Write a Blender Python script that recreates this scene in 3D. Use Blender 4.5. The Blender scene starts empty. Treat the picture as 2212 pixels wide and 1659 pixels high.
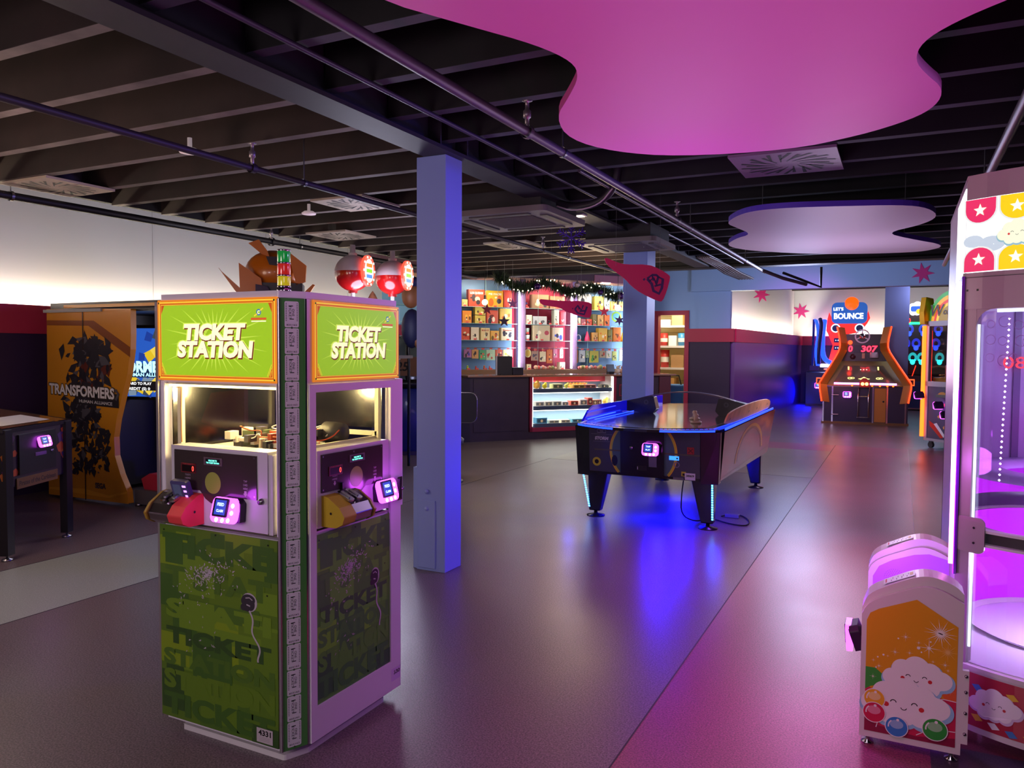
import bpy, math, random
from mathutils import Vector, Matrix
PI = math.pi
sc = bpy.context.scene
COL = sc.collection
R = math.radians

# ------------------------------------------------------------------ materials
def lin(c):
    c = c / 255.0
    return c / 12.92 if c <= 0.04045 else ((c + 0.055) / 1.055) ** 2.4
def rgb(t):
    return (lin(t[0]), lin(t[1]), lin(t[2]), 1.0)
_M = {}
def mat(c, rough=0.5, metal=0.0, spec=0.5, em=0.0, emc=None, noise=0.0, nscale=8.0, bump=0.0, bscale=60.0, coat=0.0):
    key = (tuple(c), rough, metal, spec, em, emc, noise, nscale, bump, bscale, coat)
    if key in _M: return _M[key]
    m = bpy.data.materials.new('m%03d' % len(_M)); m.use_nodes = True
    nt = m.node_tree; b = nt.nodes['Principled BSDF']
    b.inputs['Base Color'].default_value = rgb(c)
    b.inputs['Roughness'].default_value = rough
    b.inputs['Metallic'].default_value = metal
    b.inputs['Specular IOR Level'].default_value = spec
    if coat: b.inputs['Coat Weight'].default_value = coat; b.inputs['Coat Roughness'].default_value = 0.08
    if em:
        b.inputs['Emission Color'].default_value = rgb(emc or c)
        b.inputs['Emission Strength'].default_value = em
    if noise or bump:
        tc = nt.nodes.new('ShaderNodeTexCoord')
    if noise:
        n = nt.nodes.new('ShaderNodeTexNoise'); n.inputs['Scale'].default_value = nscale; n.inputs['Detail'].default_value = 4
        nt.links.new(tc.outputs['Object'], n.inputs['Vector'])
        mx = nt.nodes.new('ShaderNodeMix'); mx.data_type = 'RGBA'; mx.blend_type = 'MULTIPLY'
        mx.inputs[0].default_value = 1.0
        mx.inputs[6].default_value = rgb(c)
        mr = nt.nodes.new('ShaderNodeMapRange'); mr.inputs[1].default_value = .3; mr.inputs[2].default_value = .7
        mr.inputs[3].default_value = 1 - noise; mr.inputs[4].default_value = 1 + noise * .5
        nt.links.new(n.outputs['Fac'], mr.inputs[0]); nt.links.new(mr.outputs[0], mx.inputs[7])
        nt.links.new(mx.outputs[2], b.inputs['Base Color'])
    if bump:
        n2 = nt.nodes.new('ShaderNodeTexNoise'); n2.inputs['Scale'].default_value = bscale; n2.inputs['Detail'].default_value = 3
        nt.links.new(tc.outputs['Object'], n2.inputs['Vector'])
        bp = nt.nodes.new('ShaderNodeBump'); bp.inputs['Strength'].default_value = bump; bp.inputs['Distance'].default_value = .01
        nt.links.new(n2.outputs['Fac'], bp.inputs['Height']); nt.links.new(bp.outputs[0], b.inputs['Normal'])
    _M[key] = m
    return m
def glow(c, s=1.0):
    return mat((10, 10, 10), rough=.4, em=s, emc=tuple(c))
def glass(tint=(255, 255, 255), refl=.08, rough=.02):
    key = ('glass', tint, refl, rough)
    if key in _M: return _M[key]
    m = bpy.data.materials.new('g%03d' % len(_M)); m.use_nodes = True
    nt = m.node_tree; nt.nodes.clear()
    o = nt.nodes.new('ShaderNodeOutputMaterial'); mx = nt.nodes.new('ShaderNodeMixShader')
    t = nt.nodes.new('ShaderNodeBsdfTransparent'); t.inputs[0].default_value = rgb(tint)
    g = nt.nodes.new('ShaderNodeBsdfGlossy'); g.inputs['Roughness'].default_value = rough
    mx.inputs[0].default_value = refl
    nt.links.new(t.outputs[0], mx.inputs[1]); nt.links.new(g.outputs[0], mx.inputs[2]); nt.links.new(mx.outputs[0], o.inputs[0])
    _M[key] = m
    return m
WHITE = mat((215, 213, 215), .4); BLACK = mat((14, 14, 16), .35); CHROME = mat((200, 200, 205), .15, 1.0)
STEEL = mat((150, 150, 155), .3, 1.0); DARK = mat((30, 28, 34), .45); RUBBER = mat((18, 18, 18), .8)

# ------------------------------------------------------------------ frames & mesh builder
class Fr:
    """a flat working frame: (u, v, n) -> point"""
    def __init__(s, o, U=(1, 0, 0), V=(0, 0, 1), N=None):
        s.o = Vector(o); s.U = Vector(U).normalized(); s.V = Vector(V).normalized()
        s.N = Vector(N).normalized() if N else s.U.cross(s.V).normalized()
    def p(s, u, v, n=0.0): return s.o + s.U * u + s.V * v + s.N * n
FRONT = lambda x=0, y=0, z=0: Fr((x, y, z), (1, 0, 0), (0, 0, 1), (0, -1, 0))   # faces -Y
FACEX = lambda x=0, y=0, z=0: Fr((x, y, z), (0, 1, 0), (0, 0, 1), (1, 0, 0))    # faces +X
FACEMX = lambda x=0, y=0, z=0: Fr((x, y, z), (0, -1, 0), (0, 0, 1), (-1, 0, 0)) # faces -X
TOP = lambda x=0, y=0, z=0: Fr((x, y, z), (1, 0, 0), (0, 1, 0), (0, 0, 1))

_T = {}
def textgeo(s, bold=0.0, shear=0.0):
    k = (s, bold, shear)
    if k in _T: return _T[k]
    cu = bpy.data.curves.new('t', 'FONT'); cu.body = s; cu.size = 1.0; cu.offset = bold; cu.shear = shear; cu.resolution_u = 3
    ob = bpy.data.objects.new('t', cu); me = bpy.data.meshes.new_from_object(ob)
    vs = [(v.co.x, v.co.y) for v in me.vertices]; fs = [tuple(p.vertices) for p in me.polygons]
    bpy.data.objects.remove(ob); bpy.data.meshes.remove(me); bpy.data.curves.remove(cu)
    if vs:
        x0 = min(v[0] for v in vs); x1 = max(v[0] for v in vs); y0 = min(v[1] for v in vs); y1 = max(v[1] for v in vs)
    else: x0 = x1 = y0 = y1 = 0
    _T[k] = (vs, fs, x0, x1, y0, y1)
    return _T[k]

class MB:
    def __init__(s): s.v = []; s.f = []; s.m = []; s.sm = []; s.mats = []
    def mi(s, m):
        if m not in s.mats: s.mats.append(m)
        return s.mats.index(m)
    def add(s, vs, fs, m, smooth=False):
        b = len(s.v); i = s.mi(m)
        s.v += [tuple(v) for v in vs]
        for f in fs: s.f.append(tuple(b + k for k in f)); s.m.append(i); s.sm.append(smooth)
        return s
    def box(s, x0, x1, y0, y1, z0, z1, m):
        vs = [(x, y, z) for z in (z0, z1) for y in (y0, y1) for x in (x0, x1)]
        return s.add(vs, [(0, 2, 3, 1), (4, 5, 7, 6), (0, 1, 5, 4), (2, 6, 7, 3), (0, 4, 6, 2), (1, 3, 7, 5)], m)
    def fbox(s, fr, u0, u1, v0, v1, n0, n1, m):
        return s.prism(fr, [(u0, v0), (u1, v0), (u1, v1), (u0, v1)], n0, n1, m)
    def prism(s, fr, pts, n0, n1, m, side=None, smooth=False):
        k = len(pts)
        vs = [fr.p(u, v, n0) for u, v in pts] + [fr.p(u, v, n1) for u, v in pts]
        s.add(vs, [tuple(range(k))[::-1], tuple(range(k, 2 * k))], m)
        s.add(vs, [(i, (i + 1) % k, k + (i + 1) % k, k + i) for i in range(k)], side or m, smooth)
        return s
    def flat(s, fr, pts, n, m): return s.add([fr.p(u, v, n) for u, v in pts], [tuple(range(len(pts)))], m)
    def quad(s, fr, u0, u1, v0, v1, n, m): return s.flat(fr, [(u0, v0), (u1, v0), (u1, v1), (u0, v1)], n, m)
    def disc(s, fr, u, v, r, n, m, k=24, ry=None):
        ry = ry or r
        return s.flat(fr, [(u + r * math.cos(2 * PI * i / k), v + ry * math.sin(2 * PI * i / k)) for i in range(k)], n, m)
    def ring(s, fr, u, v, r0, r1, n, m, k=32, a0=0, a1=2 * PI, sy=1.0):
        full = abs(a1 - a0 - 2 * PI) < 1e-6; c = k if full else k + 1
        A = [a0 + (a1 - a0) * i / k for i in range(c)]
        vs = [fr.p(u + r0 * math.cos(a), v + sy * r0 * math.sin(a), n) for a in A] + [fr.p(u + r1 * math.cos(a), v + sy * r1 * math.sin(a), n) for a in A]
        return s.add(vs, [(i, c + i, c + (i + 1) % c, (i + 1) % c) for i in range(k)], m)
    def stroke(s, fr, pts, w, n, m, closed=False):
        k = len(pts); L = []; Rr = []
        for i in range(k):
            a = pts[i - 1] if (i > 0 or closed) else pts[i]; b = pts[(i + 1) % k] if (i < k - 1 or closed) else pts[i]
            dx, dy = b[0] - a[0], b[1] - a[1]; l = math.hypot(dx, dy) or 1
            ox, oy = -dy / l * w / 2, dx / l * w / 2
            L.append((pts[i][0] + ox, pts[i][1] + oy)); Rr.append((pts[i][0] - ox, pts[i][1] - oy))
        vs = [fr.p(*q, n) for q in L] + [fr.p(*q, n) for q in Rr]
        return s.add(vs, [(i, k + i, k + (i + 1) % k, (i + 1) % k) for i in range(k if closed else k - 1)], m)
    def star(s, fr, u, v, r, n, m, k=5, inner=.42, rot=PI / 2, n1=None):
        pts = [(u + (r if i % 2 == 0 else r * inner) * math.cos(rot + PI * i / k), v + (r if i % 2 == 0 else r * inner) * math.sin(rot + PI * i / k)) for i in range(2 * k)]
        if n1 is not None: return s.prism(fr, pts, n, n1, m)
        return s.flat(fr, pts, n, m)
    def tube(s, pts, r, m, k=8, closed=False, caps=True):
        pts = [Vector(p) for p in pts]; c = len(pts); rings = []
        prev = None
        for i, p in enumerate(pts):
            a = pts[i - 1] if (i > 0 or closed) else p; b = pts[(i + 1) % c] if (i < c - 1 or closed) else p
            t = (b - a).normalized()
            if prev is None:
                x = t.cross(Vector((0, 0, 1)))
                if x.length < .1: x = t.cross(Vector((1, 0, 0)))
            else: x = prev - t * prev.dot(t)
            x.normalize(); prev = x; y = t.cross(x)
            rr = r[i] if isinstance(r, (list, tuple)) else r
            rings.append([p + (x * math.cos(2 * PI * j / k) + y * math.sin(2 * PI * j / k)) * rr for j in range(k)])
        vs = [q for g in rings for q in g]
        n = c if closed else c - 1
        s.add(vs, [(i * k + j, i * k + (j + 1) % k, ((i + 1) % c) * k + (j + 1) % k, ((i + 1) % c) * k + j) for i in range(n) for j in range(k)], m, True)
        if caps and not closed:
            s.add(rings[0], [tuple(range(k))[::-1]], m); s.add(rings[-1], [tuple(range(k))], m)
        return s
    def lathe(s, prof, m, c=(0, 0, 0), fr=None, k=32, a0=0, a1=2 * PI, smooth=True):
        """prof: list of (radius, height); axis = N of fr (default world z)"""
        fr = fr or TOP(*c); full = abs(a1 - a0 - 2 * PI) < 1e-6; kk = k if full else k + 1
        vs = [fr.p(r * math.cos(a0 + (a1 - a0) * j / k), r * math.sin(a0 + (a1 - a0) * j / k), z) for r, z in prof for j in range(kk)]
        fs = [(i * kk + j, i * kk + (j + 1) % kk, (i + 1) * kk + (j + 1) % kk, (i + 1) * kk + j) for i in range(len(prof) - 1) for j in range(k)]
        return s.add(vs, fs, m, smooth)
    def ball(s, c, r, m, k=20, sc_=(1, 1, 1), h=(-90, 90)):
        n = k // 2
        pr = [(math.cos(R(h[0] + (h[1] - h[0]) * i / n)), math.sin(R(h[0] + (h[1] - h[0]) * i / n))) for i in range(n + 1)]
        c = Vector(c)
        vs = [(c.x + r * sc_[0] * q[0] * math.cos(2 * PI * j / k), c.y + r * sc_[1] * q[0] * math.sin(2 * PI * j / k), c.z + r * sc_[2] * q[1]) for q in pr for j in range(k)]
        return s.add(vs, [(i * k + j, i * k + (j + 1) % k, (i + 1) * k + (j + 1) % k, (i + 1) * k + j) for i in range(n) for j in range(k)], m, True)
    def text(s, fr, u, v, t, size, n, m, al='c', bold=0.0, shear=0.0, w=None, dep=0.0, rot=0.0):
        """cap height = size, centred on (u, v) (al c) or starting at u (al l); w squeezes to a width"""
        vs, fs, x0, x1, y0, y1 = textgeo(t, bold, shear)
        if not vs: return s
        k = size / .7; kx = k if w is None else w / max(x1 - x0, 1e-6)
        ox = -(x0 + x1) / 2 if al == 'c' else -x0; oy = -.35
        ca, sa = math.cos(rot), math.sin(rot)
        P = []
        for x, y in vs:
            a, b = (x + ox) * kx, (y + oy) * k
            P.append((u + a * ca - b * sa, v + a * sa + b * ca))
        s.add([fr.p(a, b, n) for a, b in P], fs, m)
        if dep:
            pass
        return s
    def build(s, name, parent=None, bevel=0.0, loc=None, seg=2, smooth=None, weld=False):
        me = bpy.data.meshes.new(name); me.from_pydata(s.v, [], s.f)
        for m in s.mats: me.materials.append(m)
        me.polygons.foreach_set('material_index', s.m)
        me.polygons.foreach_set('use_smooth', s.sm if smooth is None else [smooth] * len(s.f))
        me.update()
        o = bpy.data.objects.new(name, me); COL.objects.link(o)
        if parent: o.parent = parent
        if loc: o.location = loc
        if bevel:
            b = o.modifiers.new('b', 'BEVEL'); b.width = bevel; b.segments = seg; b.limit_method = 'ANGLE'; b.angle_limit = R(40)
        return o

def thing(name, label, cat, loc=(0, 0, 0), rz=0.0, group=None):
    o = bpy.data.objects.new(name, None); COL.objects.link(o)
    o.location = loc; o.rotation_euler = (0, 0, rz); o.empty_display_size = .1
    o['label'] = label; o['category'] = cat
    if group: o['group'] = group
    return o
def tag(o, label, cat, group=None):
    o['label'] = label; o['category'] = cat
    if group: o['group'] = group
    return o
def struct(o):
    o['kind'] = 'structure'; return o
def dup(root, loc, rz=None, label=None, group=None, scale=None):
    r = root.copy(); COL.objects.link(r); r.location = loc
    if rz is not None: r.rotation_euler = (0, 0, rz)
    if label: r['label'] = label
    if group: r['group'] = group
    if scale: r.scale = scale
    for ch in list(root.children):
        c = ch.copy(); COL.objects.link(c); c.parent = r
        for g in list(ch.children):
            d = g.copy(); COL.objects.link(d); d.parent = c
    return r
def rrect(u0, u1, v0, v1, r, k=5):
    P = []
    for cx, cy, a in ((u1 - r, v0 + r, -90), (u1 - r, v1 - r, 0), (u0 + r, v1 - r, 90), (u0 + r, v0 + r, 180)):
        for i in range(k + 1):
            t = R(a + 90 * i / k); P.append((cx + r * math.cos(t), cy + r * math.sin(t)))
    return P
def smoothpts(P, it=2, closed=True):
    for _ in range(it):
        Q = []; n = len(P)
        for i in range(n if closed else n - 1):
            a, b = P[i], P[(i + 1) % n]
            Q.append(tuple(a[k] * .75 + b[k] * .25 for k in range(len(a)))); Q.append(tuple(a[k] * .25 + b[k] * .75 for k in range(len(a))))
        if not closed: Q = [P[0]] + Q + [P[-1]]
        P = Q
    return P

# ------------------------------------------------------------------ camera
EYE = 1.55
cam = bpy.data.cameras.new('camera'); camo = bpy.data.objects.new('camera', cam); COL.objects.link(camo)
cam.sensor_fit = 'HORIZONTAL'; cam.sensor_width = 36.0; cam.lens = 1675 / 2212 * 36.0; cam.clip_start = .05; cam.clip_end = 80
camo.matrix_world = Matrix.Translation((0, 0, EYE)) @ Matrix.Rotation(R(26.6), 4, 'Z') @ Matrix.Rotation(R(90 - 2.53), 4, 'X') @ Matrix.Rotation(R(.34), 4, 'Z')
sc.camera = camo
sc.view_settings.view_transform = 'Standard'; sc.view_settings.look = 'None'; sc.view_settings.gamma = 1.0; sc.view_settings.exposure = 0.35
sc.view_settings.use_curve_mapping = False
w = bpy.data.worlds.new('w'); sc.world = w; w.use_nodes = True
w.node_tree.nodes['Background'].inputs[0].default_value = (.02, .018, .03, 1); w.node_tree.nodes['Background'].inputs[1].default_value = 1.0
sc.cycles.sample_clamp_indirect = 4.0; sc.cycles.max_bounces = 6; sc.cycles.transparent_max_bounces = 16

def light(kind, loc, power, color, size=.3, target=None, sy=None, spot=None, blend=.5, name='lamp'):
    l = bpy.data.lights.new(name, kind); l.energy = power; c = rgb(color); l.color = c[:3]
    o = bpy.data.objects.new(name, l); COL.objects.link(o); o.location = loc
    if kind == 'AREA':
        l.size = size
        if sy: l.shape = 'RECTANGLE'; l.size_y = sy
    elif kind in ('POINT', 'SPOT'): l.shadow_soft_size = size
    if kind == 'SPOT': l.spot_size = R(spot or 60); l.spot_blend = blend
    if target is not None:
        d = Vector(target) - Vector(loc); o.rotation_euler = d.to_track_quat('-Z', 'Y').to_euler()
    return o
# ------------------------------------------------------------------ the room
DECK = 3.27
def floor_mat(c, dark=.72, rough=.3):
    m = bpy.data.materials.new('floor'); m.use_nodes = True; nt = m.node_tree; b = nt.nodes['Principled BSDF']
    tc = nt.nodes.new('ShaderNodeTexCoord')
    n1 = nt.nodes.new('ShaderNodeTexNoise'); n1.inputs['Scale'].default_value = 140; n1.inputs['Detail'].default_value = 2
    n2 = nt.nodes.new('ShaderNodeTexNoise'); n2.inputs['Scale'].default_value = 1.3; n2.inputs['Detail'].default_value = 3
    v = nt.nodes.new('ShaderNodeTexVoronoi'); v.inputs['Scale'].default_value = 90
    for n in (n1, n2, v): nt.links.new(tc.outputs['Object'], n.inputs['Vector'])
    mx = nt.nodes.new('ShaderNodeMix'); mx.data_type = 'RGBA'
    mx.inputs[6].default_value = rgb(tuple(int(k * dark) for k in c)); mx.inputs[7].default_value = rgb(c)
    mr = nt.nodes.new('ShaderNodeMapRange'); mr.inputs[1].default_value = .35; mr.inputs[2].default_value = .65
    nt.links.new(n1.outputs['Fac'], mr.inputs[0]); nt.links.new(mr.outputs[0], mx.inputs[0])
    # small pale flecks
    fl = nt.nodes.new('ShaderNodeMath'); fl.operation = 'LESS_THAN'; fl.inputs[1].default_value = .13
    nt.links.new(v.outputs['Distance'], fl.inputs[0])
    fm = nt.nodes.new('ShaderNodeMath'); fm.operation = 'MULTIPLY'; fm.inputs[1].default_value = .55
    nt.links.new(fl.outputs[0], fm.inputs[0])
    mx2 = nt.nodes.new('ShaderNodeMix'); mx2.data_type = 'RGBA'
    mx2.inputs[7].default_value = rgb(tuple(min(255, int(k * 1.45)) for k in c))
    nt.links.new(mx.outputs[2], mx2.inputs[6]); nt.links.new(fm.outputs[0], mx2.inputs[0]); nt.links.new(mx2.outputs[2], b.inputs['Base Color'])
    mr2 = nt.nodes.new('ShaderNodeMapRange'); mr2.inputs[3].default_value = rough - .03; mr2.inputs[4].default_value = rough + .08
    nt.links.new(n2.outputs['Fac'], mr2.inputs[0]); nt.links.new(mr2.outputs[0], b.inputs['Roughness'])
    bp = nt.nodes.new('ShaderNodeBump'); bp.inputs['Strength'].default_value = .22; bp.inputs['Distance'].default_value = .002
    nt.links.new(n1.outputs['Fac'], bp.inputs['Height']); nt.links.new(bp.outputs[0], b.inputs['Normal'])
    return m
TAUPE = floor_mat((130, 114, 120), .6); GREY = floor_mat((165, 172, 168), .85); ROSE = floor_mat((160, 84, 108), .66); SLATE = floor_mat((72, 72, 80)); TAN = floor_mat((140, 128, 112)); DRED = floor_mat((112, 62, 66))
f = MB()
def fl(x0, x1, y0, y1, m): f.box(x0, x1, y0, y1, -.05, 0, m)
XE = -.93
fl(-12, -5.52, -2, 26, TAUPE); fl(-5.52, -4.45, -2, 6.2, GREY); fl(-5.52, -4.45, 6.2, 26, TAUPE)
fl(-4.45, XE, -2, 10.1, TAUPE); fl(-4.45, XE, 10.1, 12.95, TAN); fl(-4.45, XE, 12.95, 13.85, ROSE); fl(-4.45, XE, 13.85, 26, TAUPE)
fl(XE, .14, -2, 13.85, ROSE); fl(XE, .14, 13.85, 26, TAUPE)
fl(.14, 6, 3.45, 13.85, DRED); fl(.14, 6, -2, 3.45, SLATE); fl(.14, 6, 13.85, 26, TAUPE)
fo = struct(f.build('floor'))
sm = MB(); SEAM = mat((40, 30, 36), .6); SEAML = mat((190, 170, 170), .4)
for x, y0, y1, q in ((XE, -1, 13.85, SEAM), (.14, 3.4, 13.85, SEAML), (-4.45, -1, 10.1, SEAM), (-5.52, -1, 6.2, SEAM)): sm.box(x - .003, x + .003, y0, y1, 0, .0012, q)
sm.box(-4.45, XE, 10.097, 10.103, 0, .0012, SEAM); sm.box(-4.45, XE, 12.947, 12.953, 0, .0012, SEAML)
struct(sm.build('floor_seam'))

# left wall: dark purple dado, red band ledge, cream cove-lit wall above
PURP = mat((46, 26, 62), .55, bump=.05, bscale=200); RED = mat((172, 40, 72), .5); CREAM = mat((214, 218, 228), .6); LBLUE = mat((138, 170, 214), .6)
XW = -8.2
wl = MB()
wl.box(XW - .3, XW, -2, 24, 0, 1.69, PURP)
wl.box(XW - .06, XW + .03, -2, 24, 1.69, 1.99, RED)
wl.box(XW - .45, XW - .25, -2, 24, 1.5, DECK + .1, CREAM)
for y in (4.75, 6.75, 8.7, 10.6, 12.6): wl.box(XW - .25, XW - .2485, y, y + .004, 1.99, DECK, mat((150, 150, 155), .6))
struct(wl.build('wall_left'))
lw = MB(); lw.box(XW - .23, XW - .08, -2, 24, 1.86, 1.9, WHITE); struct(lw.build('trim_1'))
# far walls
wb = MB()
YB = 16.55
DX0, DX1 = -4.73, -4.15    # doorway in the far wall
wb.box(-9, DX0 - .09, YB, YB + .15, 0, 1.74, PURP); wb.box(-9, DX0 - .09, YB - .02, YB + .15, 1.74, 2.02, RED); wb.box(-9, DX0 - .09, YB, YB + .15, 2.02, DECK + .2, LBLUE)
wb.box(DX0 - .09, DX1 + .09, YB, YB + .15, 2.41, DECK + .2, LBLUE)
wb.box(DX1 + .09, -3.2, YB, YB + .15, 0, 1.74, PURP); wb.box(DX1 + .09, -3.12, YB - .03, YB + .15, 1.74, 2.02, RED); wb.box(DX1 + .09, -3.2, YB, YB + .15, 2.02, DECK + .2, LBLUE)
wb.box(-3.2, 6, YB - .12, YB + .1, 2.8, DECK + .3, LBLUE)
wb.box(-4.0, -3.2, YB - .12, YB, 2.8, DECK + .3, LBLUE)
struct(wb.build('wall_back'))
dt = MB()
for a, b in ((DX0 - .09, DX0), (DX1, DX1 + .09)): dt.box(a, b, YB - .03, YB + .17, 0, 2.32, RED)
dt.box(DX0 - .09, DX1 + .09, YB - .03, YB + .17, 2.32, 2.41, RED)
struct(dt.build('door_1'))
# angled recess wall behind the header
wr = MB(); WPUR = mat((112, 74, 140), .35)
A = Vector((-3.12, 16.66, 0)); B = Vector((-2.72, 25.2, 0))
def wallseg(mb, a, b, z0, z1, m, t0=0, t1=-.15):
    d = (b - a).normalized(); n = Vector((d.y, -d.x, 0))
    fr = Fr(a, d, (0, 0, 1), n); mb.fbox(fr, 0, (b - a).length, z0, z1, t0, t1, m)
wallseg(wr, A, B, 0, 1.74, WPUR); wallseg(wr, A, B, 1.74, 2.02, mat((205, 52, 92), .5), .03, -.05); wallseg(wr, A + Vector((-.25, 0, 0)), B + Vector((-.25, 0, 0)), 1.8, 3.9, CREAM)
wr.box(-3.5, 8, 25.2, 25.4, 0, 1.74, PURP); wr.box(-2.9, 8, 25.15, 25.24, 1.74, 2.02, RED); wr.box(-3.5, 8, 25.45, 25.6, 1.8, 3.9, CREAM)
struct(wr.build('wall_recess'))
LEDW = glow((255, 242, 205), 130.0)
t = MB(); t.box(XW - .2, XW - .17, -2, 24, 1.9, 1.91, LEDW); struct(t.build('trim_3'))
t = MB(); wallseg(t, A + Vector((-.1, .1, 0)), B + Vector((-.1, -.1, 0)), 1.9, 1.91, LEDW, 0, -.03); wallseg(t, A, B, 1.86, 1.9, WHITE, 0, -.2); t.box(-2.6, 6, 25.3, 25.33, 1.9, 1.91, LEDW); t.box(-2.7, 6, 25.2, 25.42, 1.86, 1.9, WHITE); struct(t.build('trim_4'))
r2 = MB(); r2.box(5.8, 6, -2, 24, 0, DECK, mat((60, 50, 80), .7)); struct(r2.build('wall_right'))
r3 = MB(); r3.box(-12, 6, -2.1, -2, 0, DECK, mat((90, 70, 100), .7)); struct(r3.build('wall_front'))
# ceiling deck
ck = MB(); DECKM = mat((16, 15, 18), .8); ck.box(-9, 6.2, -2.1, 16.6, DECK, DECK + .08, DECKM); struct(ck.build('ceiling'))
ck2 = MB(); ck2.box(-4, 8, 16.6, 25.7, 3.6, 3.7, mat((60, 56, 62), .8)); struct(ck2.build('ceiling'))
for i, y in enumerate((17.6, 18.8, 20.0, 21.2, 22.4, 23.6, 24.8)):
    b = MB(); b.box(-3.4, 7, y, y + .12, 3.38, 3.6, mat((48, 44, 48), .7)); struct(b.build('ceiling_beam'))
# joists
JW = mat((46, 32, 31), .75, noise=.35, nscale=3.0); JLIT = mat((112, 100, 100), .75, noise=.4, nscale=5.0); JLIT2 = mat((62, 58, 74), .75, noise=.35, nscale=4.0)  # undersides paler than the sides: light from below put into the colour
JSHADE = mat((20, 19, 24), .75, noise=.35, nscale=3.0)  # darker joist copy right of the beam, shade put into the colour
BEAMX0, BEAMX1 = -2.96, -2.73
y = -.62; i = 0
while y < 12.4:
    b = MB(); b.box(-7.0, BEAMX0 + .09, y, y + .075, 2.952, DECK, JW); b.box(-7.0, BEAMX0 + .09, y, y + .075, 2.95, 2.952, JLIT); struct(b.build('ceiling_joist'))
    b = MB(); b.box(BEAMX1 - .09, 5.8, y - .05, y + .025, 2.952, DECK, JSHADE); b.box(BEAMX1 - .09, 5.8, y - .05, y + .025, 2.95, 2.952, JLIT2); struct(b.build('ceiling_joist'))
    y += .575; i += 1
ST = mat((44, 40, 52), .55, noise=.15)
b = MB(); b.box(BEAMX0, BEAMX1, -2, 12.4, 2.87, 2.895, ST); b.box(BEAMX0, BEAMX1, -2, 12.4, 3.2, 3.23, ST); b.box(-2.855, -2.835, -2, 12.4, 2.895, 3.2, ST)
for yy in (4.4, 4.75): b.box(BEAMX0 + .01, BEAMX1 - .01, yy, yy + .015, 2.895, 3.2, ST)
struct(b.build('ceiling_beam'))
b = MB(); b.box(-7.06, -7.0, -2, 12.4, 2.97, DECK, mat((30, 26, 30), .8)); struct(b.build('ceiling_beam'))
b = MB(); BL = mat((20, 19, 24), .7); b.box(-8.2, 5.8, 12.4, 12.65, 2.86, 2.9, BL); b.box(-8.2, 5.8, 12.5, 12.55, 2.9, DECK, BL); struct(b.build('ceiling_beam'))
# columns
CB = mat((134, 156, 222), .45, bump=.06, bscale=25)
c = MB(); c.box(-3.02, -2.785, 4.54, 4.76, 0, 2.87, CB)
c.box(-3.06, -3.02, 4.56, 4.74, 0, .72, CB); c.box(-3.0, -2.86, 4.53, 4.54, .02, .5, CB)
for z in (.44, .56): c.lathe([(0, .014), (.012, .012), (.018, 0)], CB, fr=FRONT(-2.93, 4.53 - (.0), z), k=10)
struct(c.build('column', bevel=.004))
c = MB(); c.box(-3.06, -2.78, 9.2, 9.55, 0, 2.87, CB); c.box(-3.1, -3.06, 9.25, 9.5, 0, 2.87, CB); struct(c.build('column', bevel=.005))
c = MB(); c.box(-.35, .15, 19.6, 20.1, 0, 3.6, mat((104, 122, 168), .6)); struct(c.build('column'))
# ------------------------------------------------------------------ ticket kiosk (the hero)
random.seed(4)
KX, KY = -2.665, 2.14
K = thing('ticket_kiosk', 'tall square kiosk with lit green ticket signs and a ticket strip down its corner', 'kiosk', (KX, KY, 0))
W_, D_, HZ = .69, .73, 1.76
c0, c1 = .645, .095            # chamfer corner: (c0,0) -> (W_, c1)
LAV = mat((216, 212, 224), .35); ALU = mat((190, 186, 190), .3, .8)
def plan(i=0.0):   # kiosk outline inset i, with chamfered corners
    return [(0 + i, .05 + i), (.03 + i, 0 + i), (c0 - i, 0 + i), (W_ - i, c1 + i), (W_ - i, D_ - .06 - i), (W_ - .05 - i, D_ - i), (.05 + i, D_ - i), (i, D_ - .06 - i)]
b = MB(); b.prism(TOP(), plan(), 1.735, 1.76, LAV); b.prism(TOP(), plan(.004), 1.415, 1.735, LAV)
b.prism(TOP(), plan(.004), .05, .845, LAV); b.prism(TOP(), plan(), .845, .853, ALU)
# corner posts of the open middle
for x0, x1, y0, y1 in ((.0, .03, .01, .05), (.0, .04, D_ - .06, D_ - .01), (W_ - .06, W_ - .004, D_ - .06, D_ - .004), (c0 - .02, c0, .004, .03)): b.box(x0, x1, y0, y1, .853, 1.42, LAV)
body = b.build('cabinet_body', K, bevel=.004)
b = MB(); b.prism(TOP(), [(.09, .03), (.63, .03), (.67, .12), (.67, .6), (.6, .68), (.09, .68)], 0, .022, WHITE, smooth=False)
b.prism(TOP(), [(.13, .06), (.6, .06), (.62, .12), (.62, .6), (.13, .6)], .022, .05, BLACK)
b.build('base_plate', K, bevel=.008)
F_ = FRONT(); G_ = FACEX(W_, 0, 0)
# edge strips
for nm, fr, u0, u1, m in (('edge_trim', F_, -.0, .012, ALU), ('edge_trim', F_, .64, .648, ALU)):
    b = MB(); b.fbox(fr, u0, u1, .05, 1.73, 0, .005, m); b.build(nm, K)
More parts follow.
